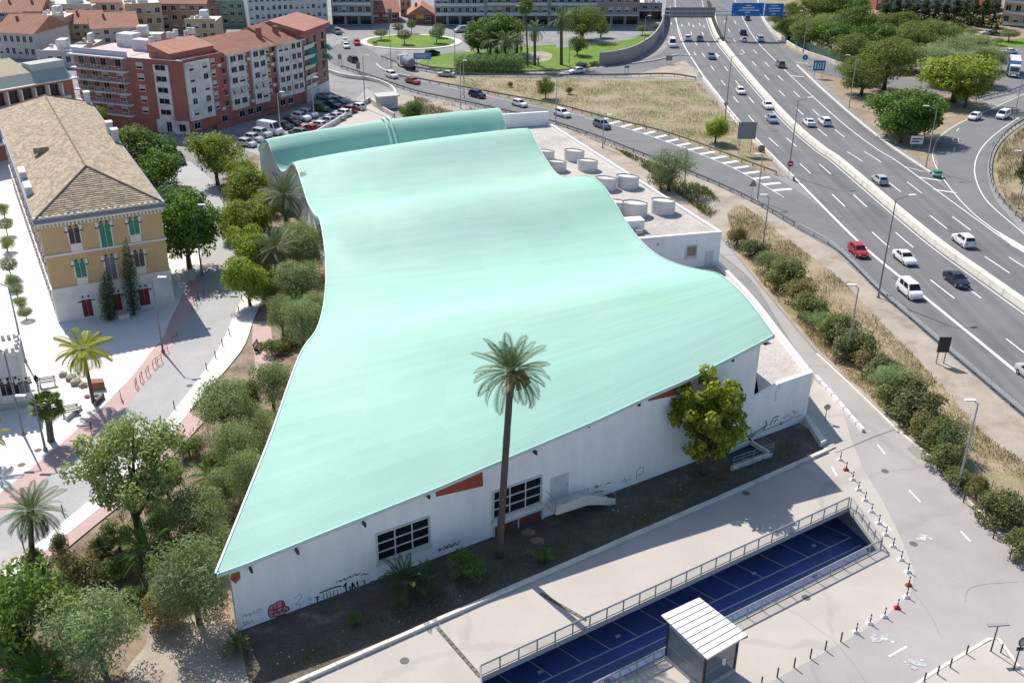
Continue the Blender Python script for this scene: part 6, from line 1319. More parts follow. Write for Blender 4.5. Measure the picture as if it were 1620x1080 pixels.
palm(835, 105, 831, 9, 15, 34, 'tallest slim fan palm in the park', 'fan', 'fan', .22, -1.0, 1.3, name='fan_palm'); palm(846, 104, 846, 46, 20, 36, 'shorter date palm in the park beside the slim fan palm', 'date', 'date', .38, -.9); palm(888, 103, 888, 28, 24, 38, 'tall date palm at the right of the park palms', 'date', 'date', .42, -.9); palm(799, 100, 799, 66, 26, 36, 'low dense date palm above the hedge', 'date', 'date', .4, -.8); palm(776, 94, 776, 60, 24, 30, 'date palm at the left of the low dense park palm', 'date', 'date', .38, -.8); palm(818, 96, 818, 64, 22, 30, 'date palm between the dense park palm and the slim fan palm', 'date', 'date', .38, -.8); palm(852, 104, 851, 93, 7, 14, 'tiny palm at the foot of the park palms', 'canary', 'date', .2, -.1, name='small_palm'); palm(1258, 72, 1258, 58, 12, 20, 'small palm behind the motorway barrier by the grove', 'date', 'date', .2)

# ------------------------------------------------------------------ dry grass, litter of stones
def blades(name, poly_px, n, hmin, hmax, wd, material, seed, mask=None):
    g = np.random.default_rng(seed); pts = np.array([[*P(x, y)[:2]] for x, y in poly_px]); lo, hi = pts.min(0), pts.max(0); out = np.empty((0, 2))
    while len(out) < n:
        c = g.uniform(lo, hi, (n * 2, 2)); ins = np.zeros(len(c), bool); j = len(pts) - 1
        for i in range(len(pts)):
            xi, yi = pts[i]; xj, yj = pts[j]; k_ = ((yi > c[:, 1]) != (yj > c[:, 1])) & (c[:, 0] < (xj - xi) * (c[:, 1] - yi) / (yj - yi + 1e-12) + xi); ins ^= k_; j = i
        c = c[ins]
        cl = np.sin(c[:, 0] * .55 + 1.3 * np.sin(c[:, 1] * .31)) + np.sin(c[:, 1] * .47 + 1.1 * np.sin(c[:, 0] * .39)); c = c[g.uniform(-1.6, 1.2, len(c)) < cl]; out = np.vstack([out, c])
    c = out[:n]; h = g.uniform(hmin, hmax, n); d = g.normal(size=(n, 2)) * .35; C = np.stack([c[:, 0] + d[:, 0] * h * .5, c[:, 1] + d[:, 1] * h * .5, h * .5], 1); T = np.stack([d[:, 0] * h * .5, d[:, 1] * h * .5, h * .55], 1); a = g.uniform(0, 6.28, n); B = np.stack([np.cos(a), np.sin(a), 0 * a], 1) * wd
    o = put(quads_mesh(name, C, T, B), name, material); return stuff(o)
M_straw = leaf_mat('straw', (.19, .15, .085), (.36, .29, .19), trans=.15); M_weed = leaf_mat('weed', (.10, .12, .03), (.24, .24, .08), trans=.15)
tag(blades('verge_grass', BAND, 15000, .2, .55, .04, M_straw, 1), 'dry straw coloured grass on the bank between access road and motorway', 'grass')
tag(blades('embankment_grass', [(700, 126), (960, 128), (1104, 130), (1130, 158), (1172, 204), (1205, 245), (1120, 232), (1030, 206), (960, 190), (880, 168), (780, 150)], 9000, .2, .5, .05, M_straw, 2), 'dry grass covering the embankment between ramp and motorway', 'grass')
tag(blades('slope_grass', [(1576, 250), (1590, 224), (1640, 190), (1680, 180), (1680, 380), (1640, 360), (1600, 330), (1580, 296)], 5000, .3, .8, .06, M_straw, 3), 'dry grass on the slope inside the slip road bend', 'grass')
tag(blades('annex_verge_grass', [(900, 205), (960, 230), (1040, 262), (1120, 300), (1150, 330), (1120, 345), (1050, 290), (980, 240)], 5000, .25, .7, .06, M_weed, 4), 'weedy dry grass between the annex parapet and the ramp', 'grass')
tag(blades('far_verge_grass', [(655, 155), (720, 168), (790, 182), (700, 190), (660, 180)], 2500, .3, .8, .07, M_straw, 5), 'dry grass strip behind the last roof wave', 'grass')
tag(blades('bed_weeds', [(420, 1070), (600, 960), (900, 850), (1240, 700), (1290, 705), (1000, 835), (700, 965), (500, 1055)], 2600, .1, .35, .04, M_weed, 6), 'sparse weeds in the shaded bed before the hall', 'weeds')
tag(blades('garden_weeds', [(20, 960), (200, 800), (330, 650), (400, 600), (440, 640), (400, 800), (360, 900), (340, 960), (220, 960), (100, 1060)], 5000, .08, .4, .04, M_weed, 7), 'sparse low weeds on the garden soil under the olives', 'weeds')

# ================================================================== VEHICLES
CT = {  # L, W, H, belt, hood, windscreen base x, roof front x, roof rear x, rear glass base x, tail z
    'hatch': (4.05, 1.76, 1.47, .93, .86, .95, .25, -1.45, -1.92, .92), 'sedan': (4.55, 1.80, 1.45, .95, .87, .95, .25, -.95, -1.62, .98), 'suv': (4.45, 1.86, 1.66, 1.05, 1.0, 1.0, .35, -1.75, -2.10, 1.04),
    'van': (4.4, 1.84, 1.86, 1.08, 1.0, 1.35, .75, -2.0, -2.16, 1.06), 'bigvan': (5.6, 2.05, 2.45, 1.25, 1.15, 2.0, 1.35, -2.62, -2.72, 1.22), 'coupe': (4.3, 1.80, 1.38, .90, .82, .85, .2, -.7, -1.6, .92)}
CM = {}
def car_meshes(t):
    if t in CM: return CM[t]
    L, W, H, bz, hz, xf, rf_, rr_, xr, tz = CT[t]; w_ = W / 2; D = {}
    st = [(-L / 2, .84, tz * .80), (-L / 2 + .10, .94, tz * .97), (xr, .985, tz), (-.6, 1.0, bz), (xf, 1.0, bz), (xf + .12, .99, bz - .01), ((xf + L / 2) / 2, .98, hz), (L / 2 - .22, .92, hz * .92), (L / 2, .78, hz * .70)]
    q = MB(); vs_ = []
    for x, k_, z in st:
        y = w_ * k_; vs_ += [(x, -y * .93, .20), (x, -y, .42), (x, -y * 1.0, z * .72), (x, -y * .93, z), (x, -y * .5, z + .035), (x, y * .5, z + .035), (x, y * .93, z), (x, y, z * .72), (x, y, .42), (x, y * .93, .20)]
    m_ = 10; fs_ = [(i * m_ + k_, i * m_ + (k_ + 1) % m_, (i + 1) * m_ + (k_ + 1) % m_, (i + 1) * m_ + k_) for i in range(len(st) - 1) for k_ in range(m_)]
    fs_ += [tuple(range(m_ - 1, -1, -1)), tuple(range((len(st) - 1) * m_, len(st) * m_))]
    q.add(vs_, fs_)
    bw, tw = w_ * .92, w_ * .76; ca = [(xf, -bw, bz), (xf, bw, bz), (xr, bw * .97, tz), (xr, -bw * .97, tz), (rf_, -tw, H - .03), (rf_, tw, H - .03), (rr_, tw * .96, H - .02), (rr_, -tw * .96, H - .02), ((rf_ + rr_) / 2, -tw * .98, H), ((rf_ + rr_) / 2, tw * .98, H)]
    q.add(ca, [(0, 1, 5, 4), (4, 5, 9, 8), (8, 9, 6, 7), (2, 3, 7, 6), (1, 2, 6, 9, 5), (3, 0, 4, 8, 7)]); D['body'] = q.mesh('car_body')
    V = [Vector(c) for c in ca]
    def panel(nm, a, b, c, d, m0, m1, n0=.1, n1=.9, e=.012):
        f = lambda u, v: (a.lerp(b, u)).lerp(d.lerp(c, u), v)
        pts = [f(m0, n0), f(m1, n0), f(m1, n1), f(m0, n1)]; nn = (pts[1] - pts[0]).cross(pts[3] - pts[0]).normalized(); cen = sum(pts, Vector()) / 4
        if nn.dot(cen - Vector((0, 0, .7))) < 0: nn = -nn
        q = MB(); q.extr([v + nn * .002 for v in pts], nn * e); D.setdefault(nm, []).append(q.mesh(nm))
    panel('windscreen', V[0], V[1], V[5], V[4], .05, .95, .08, .93); panel('rear_window', V[3], V[2], V[6], V[7], .1, .9, .18 if t not in ('bigvan',) else .4, .88)
    for a, b, c, d in ((V[0], V[3], V[7], V[4]), (V[1], V[2], V[6], V[5])):
        if t == 'bigvan': panel('side_window', a, b, c, d, .06, .22, .12, .8)
        else: panel('side_window', a, b, c, d, .10, .47, .12, .9); panel('side_window', a, b, c, d, .51, .86 if t != 'van' else .80, .12, .9)
    wr = .32 if L < 5 else .36; wx = L * .30
    q = MB(); q.lathe([(wr * .55, -.10), (wr * .97, -.10), (wr, -.06), (wr, .06), (wr * .97, .10), (wr * .55, .10)], 16); D['tyre'] = q.mesh('tyre')
    q = MB(); q.lathe([(.02, -.112), (wr * .58, -.104), (wr * .58, .104), (.02, .112)], 12); D['rim'] = q.mesh('rim')
    D['wheelpos'] = [(sx_ * wx + (.05 if sx_ > 0 else 0), sy_ * (w_ - .09), wr) for sx_ in (1, -1) for sy_ in (1, -1)]
    q = MB(); q.box((L / 2 - .13, 0, hz * .62), (.24, .36, .13)); D['head'] = None
    D['headpos'] = [(L / 2 - .14, s * w_ * .62, hz * .70) for s in (1, -1)]; D['tailpos'] = [(-L / 2 + .06, s * w_ * .70, tz * .78) for s in (1, -1)]
    q = MB(); q.box((0, 0, 0), (.24, .34, .13)); D['head'] = q.mesh('headlight'); q = MB(); q.box((0, 0, 0), (.12, .26, .22)); D['tail'] = q.mesh('tail_light')
    q = MB(); q.box((0, 0, 0), (.03, .5, .11)); D['plate'] = q.mesh('plate'); D['platepos'] = [(L / 2 + .005, 0, hz * .42), (-L / 2 - .005, 0, tz * .5)]
    q = MB(); q.box((L / 2 - .05, 0, .30), (.16, W * .74, .14)); q.box((-L / 2 + .05, 0, .30), (.14, W * .78, .14)); q.box((0, w_ * .985, .25), (L * .5, .05, .1)); q.box((0, -w_ * .985, .25), (L * .5, .05, .1)); D['trim'] = q.mesh('trim')
    q = MB(); q.box((0, 0, 0), (.12, .2, .14)); D['mirror'] = q.mesh('mirror'); D['mirrorpos'] = [(xf - .25, s * (w_ + .06), bz + .06) for s in (1, -1)]
    CM[t] = D; return D
M_carglass = mat('car_glass', (.015, .018, .022), rough=.08, var=.05, spec=.6); M_head = mat('headlight', (.75, .76, .78), rough=.15, var=.02); M_tail = mat('tail_light', (.35, .015, .015), rough=.3, var=.02); M_rim = mat('alloy_rim', (.42, .43, .44), rough=.35, metal=.6, var=.05)
PAINT = {'white': paint('white', (.74, .74, .74)), 'silver': paint('silver', (.46, .47, .48)), 'grey': paint('grey', (.17, .175, .18)), 'black': paint('black', (.015, .015, .018)), 'navy': paint('navy', (.022, .03, .055)), 'red': paint('red', (.42, .022, .03)), 'blue': paint('light_blue', (.20, .28, .38)), 'green': paint('green', (.07, .13, .035)), 'darkred': paint('dark_red', (.20, .02, .02)), 'steel': paint('steel_blue', (.12, .16, .20))}
def heading(c, dx, dy):
    a, b = P(c[0] - dx, c[1] - dy), P(c[0] + dx, c[1] + dy); return math.atan2(b.y - a.y, b.x - a.x)
def along(c, away):
    s = ML.where(P(*c)); _, t = ML.at(s); t = t if away else -t; return math.atan2(t.y, t.x)
def car(kind, col, x, y, rz, label, group=None, name='car', full=True):
    D = car_meshes(kind); b = P(x, y, .012); T = root(name, b, label, 'van' if 'van' in kind else 'car', group, local=True, rz=rz)
    put(D['body'], 'body', PAINT[col], T, True)
    for nm in ('windscreen', 'rear_window', 'side_window'):
        for me in D[nm]: put(me, nm, M_carglass, T, True)
    for p_ in D['wheelpos']:
        o = put(D['tyre'], 'wheel', M_black, T, True); o.location = p_; o.rotation_euler = (math.pi / 2, 0, 0); put(D['rim'], 'rim', M_rim, o, True)
    for p_ in D['headpos']: put(D['head'], 'headlight', M_head, T, True).location = p_
    for p_ in D['tailpos']: put(D['tail'], 'tail_light', M_tail, T, True).location = p_
    put(D['trim'], 'bumper', M_dark, T, True)
    for p_ in D['platepos']: put(D['plate'], 'number_plate', M_head, T, True).location = p_
    for p_ in D['mirrorpos']: put(D['mirror'], 'mirror', PAINT[col], T, True).location = p_
    return T
G1 = 'traffic on the motorway'
for k_, col, x, y, aw, lb in [
    ('hatch', 'red', 1357, 402, 0, 'red hatchback on the merge lane beside the guard rail'), ('sedan', 'white', 1430, 413, 0, 'pale saloon driving toward the camera beside the red car'), ('van', 'white', 1438, 466, 0, 'white small van driving toward the camera in the merge lane'), ('sedan', 'navy', 1512, 448, 0, 'dark blue saloon beside the median barrier'),
    ('hatch', 'blue', 1221, 193, 0, 'light blue hatchback near the median in the middle distance'), ('sedan', 'white', 1214, 171, 0, 'white saloon hugging the median just behind the light blue car'), ('hatch', 'white', 1171, 148, 0, 'white hatchback coming toward the camera in the middle lane'), ('suv', 'steel', 1125, 93, 0, 'dark car approaching alone beneath the gantry shadow'), ('hatch', 'white', 1088, 64, 0, 'white hatchback left of a dark car near the gantry'), ('hatch', 'grey', 1107, 65, 0, 'dark hatchback right of a white one near the gantry'),
    ('bigvan', 'white', 1063, 74, 0, 'tall white delivery van beside the curved retaining wall'), ('sedan', 'silver', 1632, 600, 0, 'silver car entering at the right edge by the guard rail'),
    ('suv', 'white', 1523, 386, 1, 'white sport utility car driving away by the median'), ('hatch', 'silver', 1391, 289, 1, 'silver hatchback driving away along the median'), ('sedan', 'white', 1279, 198, 1, 'white saloon driving away, left of a white hatchback'), ('suv', 'white', 1304, 197, 1, 'white hatchback driving away, right of a white saloon'),
    ('van', 'grey', 1234, 106, 1, 'grey van like car near the motorway exit'), ('suv', 'black', 1175, 55, 1, 'black tall car behind a small white car near the gantry'), ('hatch', 'white', 1176, 66, 1, 'small white car in front of the black one near the gantry'), ('suv', 'white', 1202, 65, 1, 'white car in the right lane near the gantry'), ('hatch', 'steel', 1182, 32, 1, 'car half hidden below the large blue sign')]:
    car(k_, col, x, y, along((x, y), aw), lb, G1)
for k_, col, x, y, d, lb in [
    ('suv', 'navy', 755, 154, (10, 2.4), 'dark blue car on the ramp above the last roof wave'), ('hatch', 'white', 822, 168, (10, 2.8), 'white hatchback on the ramp, second car from the annex wall'), ('suv', 'white', 889, 184, (10, 3.2), 'white sport utility car on the ramp beside the annex end wall'), ('suv', 'steel', 952, 202, (10, 3.8), 'dark jeep on the ramp beside the hatched marking'), ('coupe', 'red', 653, 132, (10, 2.5), 'red car on the ramp behind the round tree'), ('suv', 'white', 620, 123, (8, 3.2), 'white car following the red one down the ramp'),
    ('hatch', 'white', 912, 116, (-12, 1.0), 'white car on the connector below the park palms'), ('sedan', 'silver', 706, 121, (-12, -.8), 'silver car half behind the connector guard rail'), ('van', 'silver', 729, 51, (-9, .8), 'pale van circling behind the roundabout'), ('hatch', 'red', 565, 71, (3, 5), 'small red car entering the roundabout at left'), ('hatch', 'white', 548, 76, (3, 5), 'white car waiting beside the small red one'), ('sedan', 'white', 546, 68, (-3, -5), 'second white car behind the waiting white one'), ('suv', 'black', 684, 88, (9, -1.4), 'dark car beside the blue direction sign at the roundabout'), ('suv', 'grey', 534, 54, (6, 3), 'dark car with crew at the street mouth left of the roundabout'),
    ('hatch', 'white', 1541, 189, (-9, 4), 'white hatchback on the slip road bend'), ('van', 'white', 1586, 187, (-9, 4), 'white van like car following on the slip road bend'), ('sedan', 'white', 1596, 85, (-10, 0), 'white car parked behind the blue lorry'), ('sedan', 'silver', 1562, 55, (-10, 0), 'pale car beside the far right lawn'), ('suv', 'navy', 558, 98, (-6, -3), 'dark van at the upper end of the ramp near the small sign')]:
    car(k_, col, x, y, heading((x, y), *d), lb)
G2 = 'cars parked behind the hall'
pk = [('hatch', 'silver', 391, 231, 'nearest the street trees'), ('hatch', 'silver', 402, 223, 'second from the street trees'), ('suv', 'silver', 415, 216, 'just before the tall white van'), ('bigvan', 'white', 428, 211, 'as a tall white van'), ('hatch', 'navy', 450, 203, 'dark, just past the tall white van'), ('hatch', 'navy', 462, 197, 'dark blue, second past the tall white van'), ('suv', 'white', 477, 190, 'white, left of a matching pale car'), ('suv', 'silver', 488, 185, 'pale, right of a matching white car'), ('hatch', 'green', 508, 175, 'bright green in the shaded row'), ('sedan', 'navy', 526, 170, 'dark, right of the green one'), ('sedan', 'steel', 535, 163, 'at the end of the shaded row'), ('sedan', 'blue', 515, 157, 'alone by the building in shade')]
for k_, col, x, y, lb in pk: car(k_, col, x, y, heading((x, y), 9, 1.5), 'car parked in the shaded row, ' + lb, G2)
pk2 = [('hatch', 'grey', 472, 214, 'dark green grey, at the roof end'), ('hatch', 'red', 489, 208, 'red, third along'), ('hatch', 'white', 503, 202, 'white, right of the red'), ('hatch', 'silver', 517, 195, 'silver grey in the middle'), ('sedan', 'silver', 529, 189, 'silver with dark glass'), ('hatch', 'white', 541, 183, 'white near the small red one'), ('hatch', 'darkred', 551, 177, 'small red near the far end'), ('hatch', 'white', 565, 173, 'white at the far end')]
for k_, col, x, y, lb in pk2: car(k_, col, x, y, heading((x, y), -9, -1.5), 'car in the sunlit row behind the roof, ' + lb, G2)
car('suv', 'black', 284, 257, heading((284, 257), 4, 6), 'black car parked in the lane behind the ochre building'); car('sedan', 'black', 300, 12 + 240, heading((300, 252), 4, 6), 'black car partly hidden behind the first street tree') if False else None
# lorries
def lorry(x, y, d, label, tank=False):
    b = P(x, y, .012); rz = heading((x, y), *d); T = root('lorry', b, label, 'lorry', None, local=True, rz=rz)
    if not tank:
        q = MB(); q.box((-2.0, 0, 2.45), (9.0, 2.5, 2.9)); bx = put(q.mesh('trailer'), 'trailer', mat('lorry_curtain', (.10, .33, .62), rough=.5, var=.05), T, True)
        q = MB(); q.box((-2.0, 0, 3.92), (9.04, 2.54, .04)); put(q.mesh('trailer_roof'), 'trailer_roof', PAINT['white'], bx, True)
        q = MB(); q.box((-2.0, 0, .85), (9.0, 1.0, .3)); put(q.mesh('chassis'), 'chassis', M_dark, T, True)
    else:
        q = MB(); q.lathe([(.1, -2.6), (1.0, -2.5), (1.15, -2.2), (1.15, 2.2), (1.0, 2.5), (.1, 2.6)], 16); o = put(q.mesh('tank'), 'tank', PAINT['grey'], T, True); o.rotation_euler = (0, math.pi / 2, 0); o.location = (-1.0, 0, 1.9)
        q = MB(); q.box((-.5, 0, .75), (6.6, 1.0, .25)); put(q.mesh('chassis'), 'chassis', M_dark, T, True)
    x0 = 3.6 if not tank else 2.6
    q = MB(); prf = [(0, .45), (2.0, .45), (2.05, 1.4), (1.85, 2.9), (.2, 3.1), (0, 2.9)]; q.extr([(x0 - .7 + a, -1.22, z) for a, z in prf], (0, 2.44, 0)); put(q.mesh('cab'), 'cab', PAINT['white'], T, True)
    q = MB(); q.poly([(x0 + 1.345, -1.05, 1.55), (x0 + 1.345, 1.05, 1.55), (x0 + 1.20, 1.0, 2.6), (x0 + 1.20, -1.0, 2.6)]); put(q.mesh('windscreen'), 'windscreen', M_carglass, T, True)
    for s in (-1, 1): q = MB(); q.poly([(x0 + .2, s * 1.23, 1.55), (x0 + 1.1, s * 1.23, 1.55), (x0 + 1.0, s * 1.23, 2.5), (x0 + .2, s * 1.23, 2.5)]); put(q.mesh('side_window'), 'side_window', M_carglass, T, True)
    q = MB(); q.box((x0 + 1.36, 0, .8), (.06, 1.9, .4)); put(q.mesh('grille'), 'grille', M_dark, T, True)
    q = MB(); q.lathe([(.2, -.14), (.5, -.14), (.5, .14), (.2, .14)], 14); ty = q.mesh('lorry_tyre')
    for wx in ((x0 + .6, x0 - 2.6, -4.6, -5.7) if not tank else (x0 + .6, -1.4, -2.6)):
        for s in (-1, 1): o = put(ty, 'wheel', M_black, T, True); o.location = (wx, s * 1.08, .5); o.rotation_euler = (math.pi / 2, 0, 0)
lorry(1602, 118, (1.5, 9), 'blue curtain sided lorry with white cab at the far right'); lorry(644, 108, (-10, -5), 'white lorry with a dark round tank near the roundabout', True)

# ================================================================== BARRIERS, LAMPS, SIGNS, BOLLARDS
# median barrier of the motorway: precast blocks
MB_ = root('median_barrier', ML.p[0], 'pale concrete median barrier running the length of the motorway', 'barrier')
s = 62.0
while s < 340:
    sg = 6.0; a = [v for v in ML.cut(s, s + sg - .06, step=1.5)]; wd = 1.35 if s < stationof(1160, 95) else 1.35 + (s - stationof(1160, 95)) * .02
    q = MB(); A_ = offs(a, .12); B_2 = offs(a, .12 + wd)
    q.strip(atz(A_, 0), atz(offs(a, .26), .85)); q.strip(atz(offs(a, .26), .85), atz(offs(a, wd - .02), .85)); q.strip(atz(offs(a, wd - .02), .85), atz(B_2, 0)); q.add([A_[0], atz(offs(a, .26), .85)[0], atz(offs(a, wd - .02), .85)[0], B_2[0]], [(0, 1, 2, 3)]); q.build('barrier_block', M_conc_l, MB_); s += sg
q = MB(); a = ML.cut(stationof(1139, 70), stationof(1117, 5), step=4); q.strip(atz(offs(a, .9), .9), atz(offs(a, 2.2), .9)); q.build('gap_strip', mat('dark_gap', (.02, .025, .018), var=.4), MB_)  # near-black strip laid on top; its colour stands for the shaded gap
def guard(name, px, label, h=.75, sp=4.0, double=False, z=0.0, material=None):
    ln = Line(cr(PX(px), 4)); T = root(name, ln.p[0], label, 'barrier'); n = max(2, int(ln.L / sp)); m_ = material or M_steel
    pts = ln.cut(0, ln.L, step=2.0)
    for sd in ((-.1, .1) if double else (.0,)):
        o = offs(pts, sd); q = MB(); q.strip(atz(o, z + h - .34), atz(offs(o, .05), z + h - .25)); q.strip(atz(offs(o, .05), z + h - .25), atz(o, z + h - .17)); q.strip(atz(o, z + h - .17), atz(offs(o, .05), z + h - .08)); q.strip(atz(offs(o, .05), z + h - .08), atz(o, z + h)); q.build('beam', m_, T)
    for i in range(n + 1):
        a, d = ln.at(i * ln.L / n); q = MB(); q.box(a + Vector((0, 0, z + h / 2)) + Vector((d.y, -d.x, 0)) * -.08, (.1, .14, h), math.atan2(d.y, d.x)); q.build('post', m_, T)
guard('guard_rail', [(1262, 361), (1320, 394), (1390, 463), (1424, 492), (1505, 562), (1616, 657), (1740, 765)], 'double steel guard rail between the dirt verge and the merge lane', .85, 3.6, True)
guard('guard_rail', [(540, 108), (600, 128), (660, 148), (720, 161), (800, 179), (860, 192), (935, 216), (1000, 241), (1060, 264), (1130, 292), (1190, 320), (1255, 357)], 'steel guard rail along the near edge of the ramp', .8, 3.0, False, 0, mat('dull_rail', (.20, .19, .185), var=.2))
guard('guard_rail', [(650, 126), (720, 139), (800, 154), (880, 169), (960, 190), (1030, 207), (1080, 222), (1150, 248), (1227, 277)], 'steel guard rail along the far edge of the ramp', .8, 3.0, False, 0, mat('dull_rail', (.20, .19, .185)))
guard('guard_rail', [(604, 93), (640, 106), (690, 116), (740, 120), (800, 122), (900, 123), (1000, 122), (1060, 121), (1100, 127)], 'dark double guard rail below the connector road', .85, 3.0, True, 0, mat('dull_rail', (.20, .19, .185)))
guard('guard_rail', [(640, 97), (680, 109), (740, 114), (800, 116), (880, 115), (950, 107), (1000, 99)], 'guard rail between the park lawn and connector road', .7, 3.0, False, 0, mat('dull_rail', (.20, .19, .185)))
guard('guard_rail', [(1640, 372), (1600, 334), (1576, 306), (1566, 276), (1569, 246), (1585, 220), (1612, 198), (1660, 175)], 'guard rail around the outside of the slip road bend', .8, 3.0, False, 0, mat('dull_rail', (.20, .19, .185)))
guard('guard_rail', [(1545, 160), (1600, 146), (1660, 124)], 'short guard rail beside the lorry road', .8, 3.0)
def wallline(name, px, h, th, label, material, cat='barrier', seg=5.0):
    ln = Line(cr(PX(px), 4)); T = root(name, ln.p[0], label, cat); n = max(1, int(ln.L / seg))
    for i in range(n):
        a = ln.cut(i * ln.L / n + .02, (i + 1) * ln.L / n - .02, step=1.5); q = MB(); o = offs(a, th); q.strip(atz(a, 0), atz(a, h)); q.strip(atz(a, h), atz(o, h)); q.strip(atz(o, h), atz(o, 0)); q.build('barrier_block', material, T)
wallline('concrete_barrier', [(1113, 127), (1145, 166), (1170, 196), (1210, 239), (1257, 286)], .75, .35, 'white concrete barrier along the left edge of the motorway', M_conc_l)
wallline('concrete_barrier', [(1196, -20), (1206, 28), (1231, 58), (1268, 82), (1313, 98), (1342, 111)], .9, .4, 'pale concrete barrier curving off along the motorway exit', M_conc_l)
wallline('concrete_barrier', [(1262, 104), (1300, 140), (1350, 184), (1400, 224), (1440, 252), (1474, 274)], .25, .4, 'low pale kerb between the motorway and the grove', M_conc_l)
wallline('concrete_barrier', [(1092, 90), (1072, 88), (1040, 96), (1000, 102)], .3, .3, 'low kerb around the sandy apron by the motorway', M_conc_l)
wallline('sound_fence', [(1240, 58), (1272, 78), (1310, 92), (1338, 100)], 2.2, .15, 'green translucent fence along the motorway exit', mat('green_fence', (.10, .17, .13), var=.15), 'fence')
wallline('parking_wall', [(500, 214), (540, 190), (582, 162), (590, 164), (610, 178), (625, 186)], 1.0, .3, 'low pale wall around the paved yard behind the roof', M_conc_l, 'wall')
wallline('roundabout_wall', [(596, 104), (606, 112), (622, 118), (650, 124)], .6, .3, 'low curved kerb wall of the traffic island before the roundabout', M_conc_l, 'wall')
wallline('path_wall', [(515, 112), (545, 122), (590, 128), (620, 140), (628, 152)], .8, .4, 'curving low wall of the footpath behind the hall', M_conc_l, 'wall')
q = MB(); c = P(612, 170); q.box(c + Vector((0, 0, 1.3)), (4.2, 3.0, 2.6), .4); q.box(c + Vector((0, 0, 2.75)), (5.0, 3.8, .25), .4); hb = tag(q.build('hut', COLW['white']), 'small flat roofed hut behind the last roof wave', 'hut')
# the yard paving
sheet('yard', PX([(500, 216), (540, 192), (582, 164), (608, 178), (640, 196), (560, 215)]), .01, M_fore)

def lamp(bx, by, h, arm, label, group, tx=1.0, double=False, name='street_lamp', pole=None, ay=0.0):
    b = P(bx, by); T = root(name, b, label, 'street lamp', group, local=True); m_ = pole or M_steel
    q = MB(); q.tube([(0, 0, 0), (0, 0, h)], [.13, .07], 8); q.lathe([(.22, 0), (.22, .25), (.13, .3)], 8); put(q.mesh('pole'), 'pole', m_, T, True)
    for sg in ((1, -1) if double else (1,)):
        v = Vector((arm * tx * sg, ay, .35)); q = MB(); q.tube([(0, 0, h), v + Vector((0, 0, h))], [.06, .05], 6); put(q.mesh('arm'), 'arm', m_, T, True)
        q = MB(); e_ = v + Vector((0, 0, h)); d = Vector((v.x, v.y, 0)).normalized(); q.obox(e_ - Vector((-d.y, d.x, 0)) * .16 - d * .2, d * .95, Vector((-d.y, d.x, 0)) * .32, Vector((0, 0, .13))); put(q.mesh('lamp_head'), 'lamp_head', M_coping, T, True)
for (x, y, lb) in [(1389, 470, 'tall motorway lamp by the guard rail beside the white van'), (1247, 277, 'tall motorway lamp where the ramp joins the motorway'), (1147, 190, 'tall motorway lamp at the top of the left barrier')]:
    lamp(x, y, 13.2, 1.9, lb, 'tall motorway lamps', 1.0, False, 'motorway_lamp', mat('lamp_pole', (.25, .25, .25), var=.1), .5)
for (x, y, h, lb) in [(1464, 268, 11, 'lamp at the tip of the gore beside the slip road'), (1343, 170, 11, 'lamp at the edge of the grove by the low kerb'), (1270, 84, 11, 'lamp beside the green fence of the exit'), (1603, 190, 9, 'lamp on the outside of the slip road near the right edge'), (1610, 330, 9, 'lamp on the dry slope at the right edge')]:
    lamp(x, y, h, -1.6, lb, 'lamps on the grove side', 1.0, False, 'motorway_lamp', M_steel, .4)
for (x, y, h, lb) in [(1514, 776, 9.0, 'lamp on the pavement beside the access road near the fence'), (1338.5, 568.7, 8.8, 'lamp among the verge bushes in the middle of the bank'), (1206, 397, 8.0, 'lamp in the verge near the annex corner'), (1082, 302, 7, 'lamp behind the feathery shrub'), (1198, 318, 7.5, 'lamp beside the triangular sign on the ramp')]:
    lamp(x, y, h, -.5, lb, 'lamps along the access road', 1.0, False)
for (x, y, h, lb) in [(258, 557, 8.8, 'lamp on the edge of the pink band before the ochre building'), (40, 572, 9, 'thin lamp post at the left beside the pavilion'), (37, 687, 9, 'lamp post in front of the pavilion'), (320, 436, 9.5, 'lamp beside the dark corner tree'), (72, 712, 5.5, 'lamp post beside the plaza fan palm')]:
    lamp(x, y, h, .9, lb, 'plaza lamps', -1.0 if x < 100 else 1.0, False, pole=mat('grey_pole', (.22, .23, .24), var=.1))
for (x, y, h, lb) in [(444, 208, 7.5, 'lamp in the parking row beside the white van'), (497, 186, 8, 'second lamp in the parking row'), (578, 172, 11, 'lamp beside the yard wall behind the roof'), (729, 172, 10, 'left of two lamp posts above the last roof wave'), (734, 155, 10, 'right of two lamp posts above the last roof wave'), (879, 196, 10, 'lamp post beside the annex end wall'), (953, 234, 6, 'short lamp post between the annex and the ramp'), (619, 118, 11, 'lamp post on the traffic island by the lorry'), (720, 118, 11, 'lamp post by the left end of the hedge'), (1018, 86, 10, 'lamp post in front of the retaining wall'), (900, 104, 7, 'lamp post at the front of the park lawn')]:
    lamp(x, y, h, .7, lb, 'lamps beyond the hall')
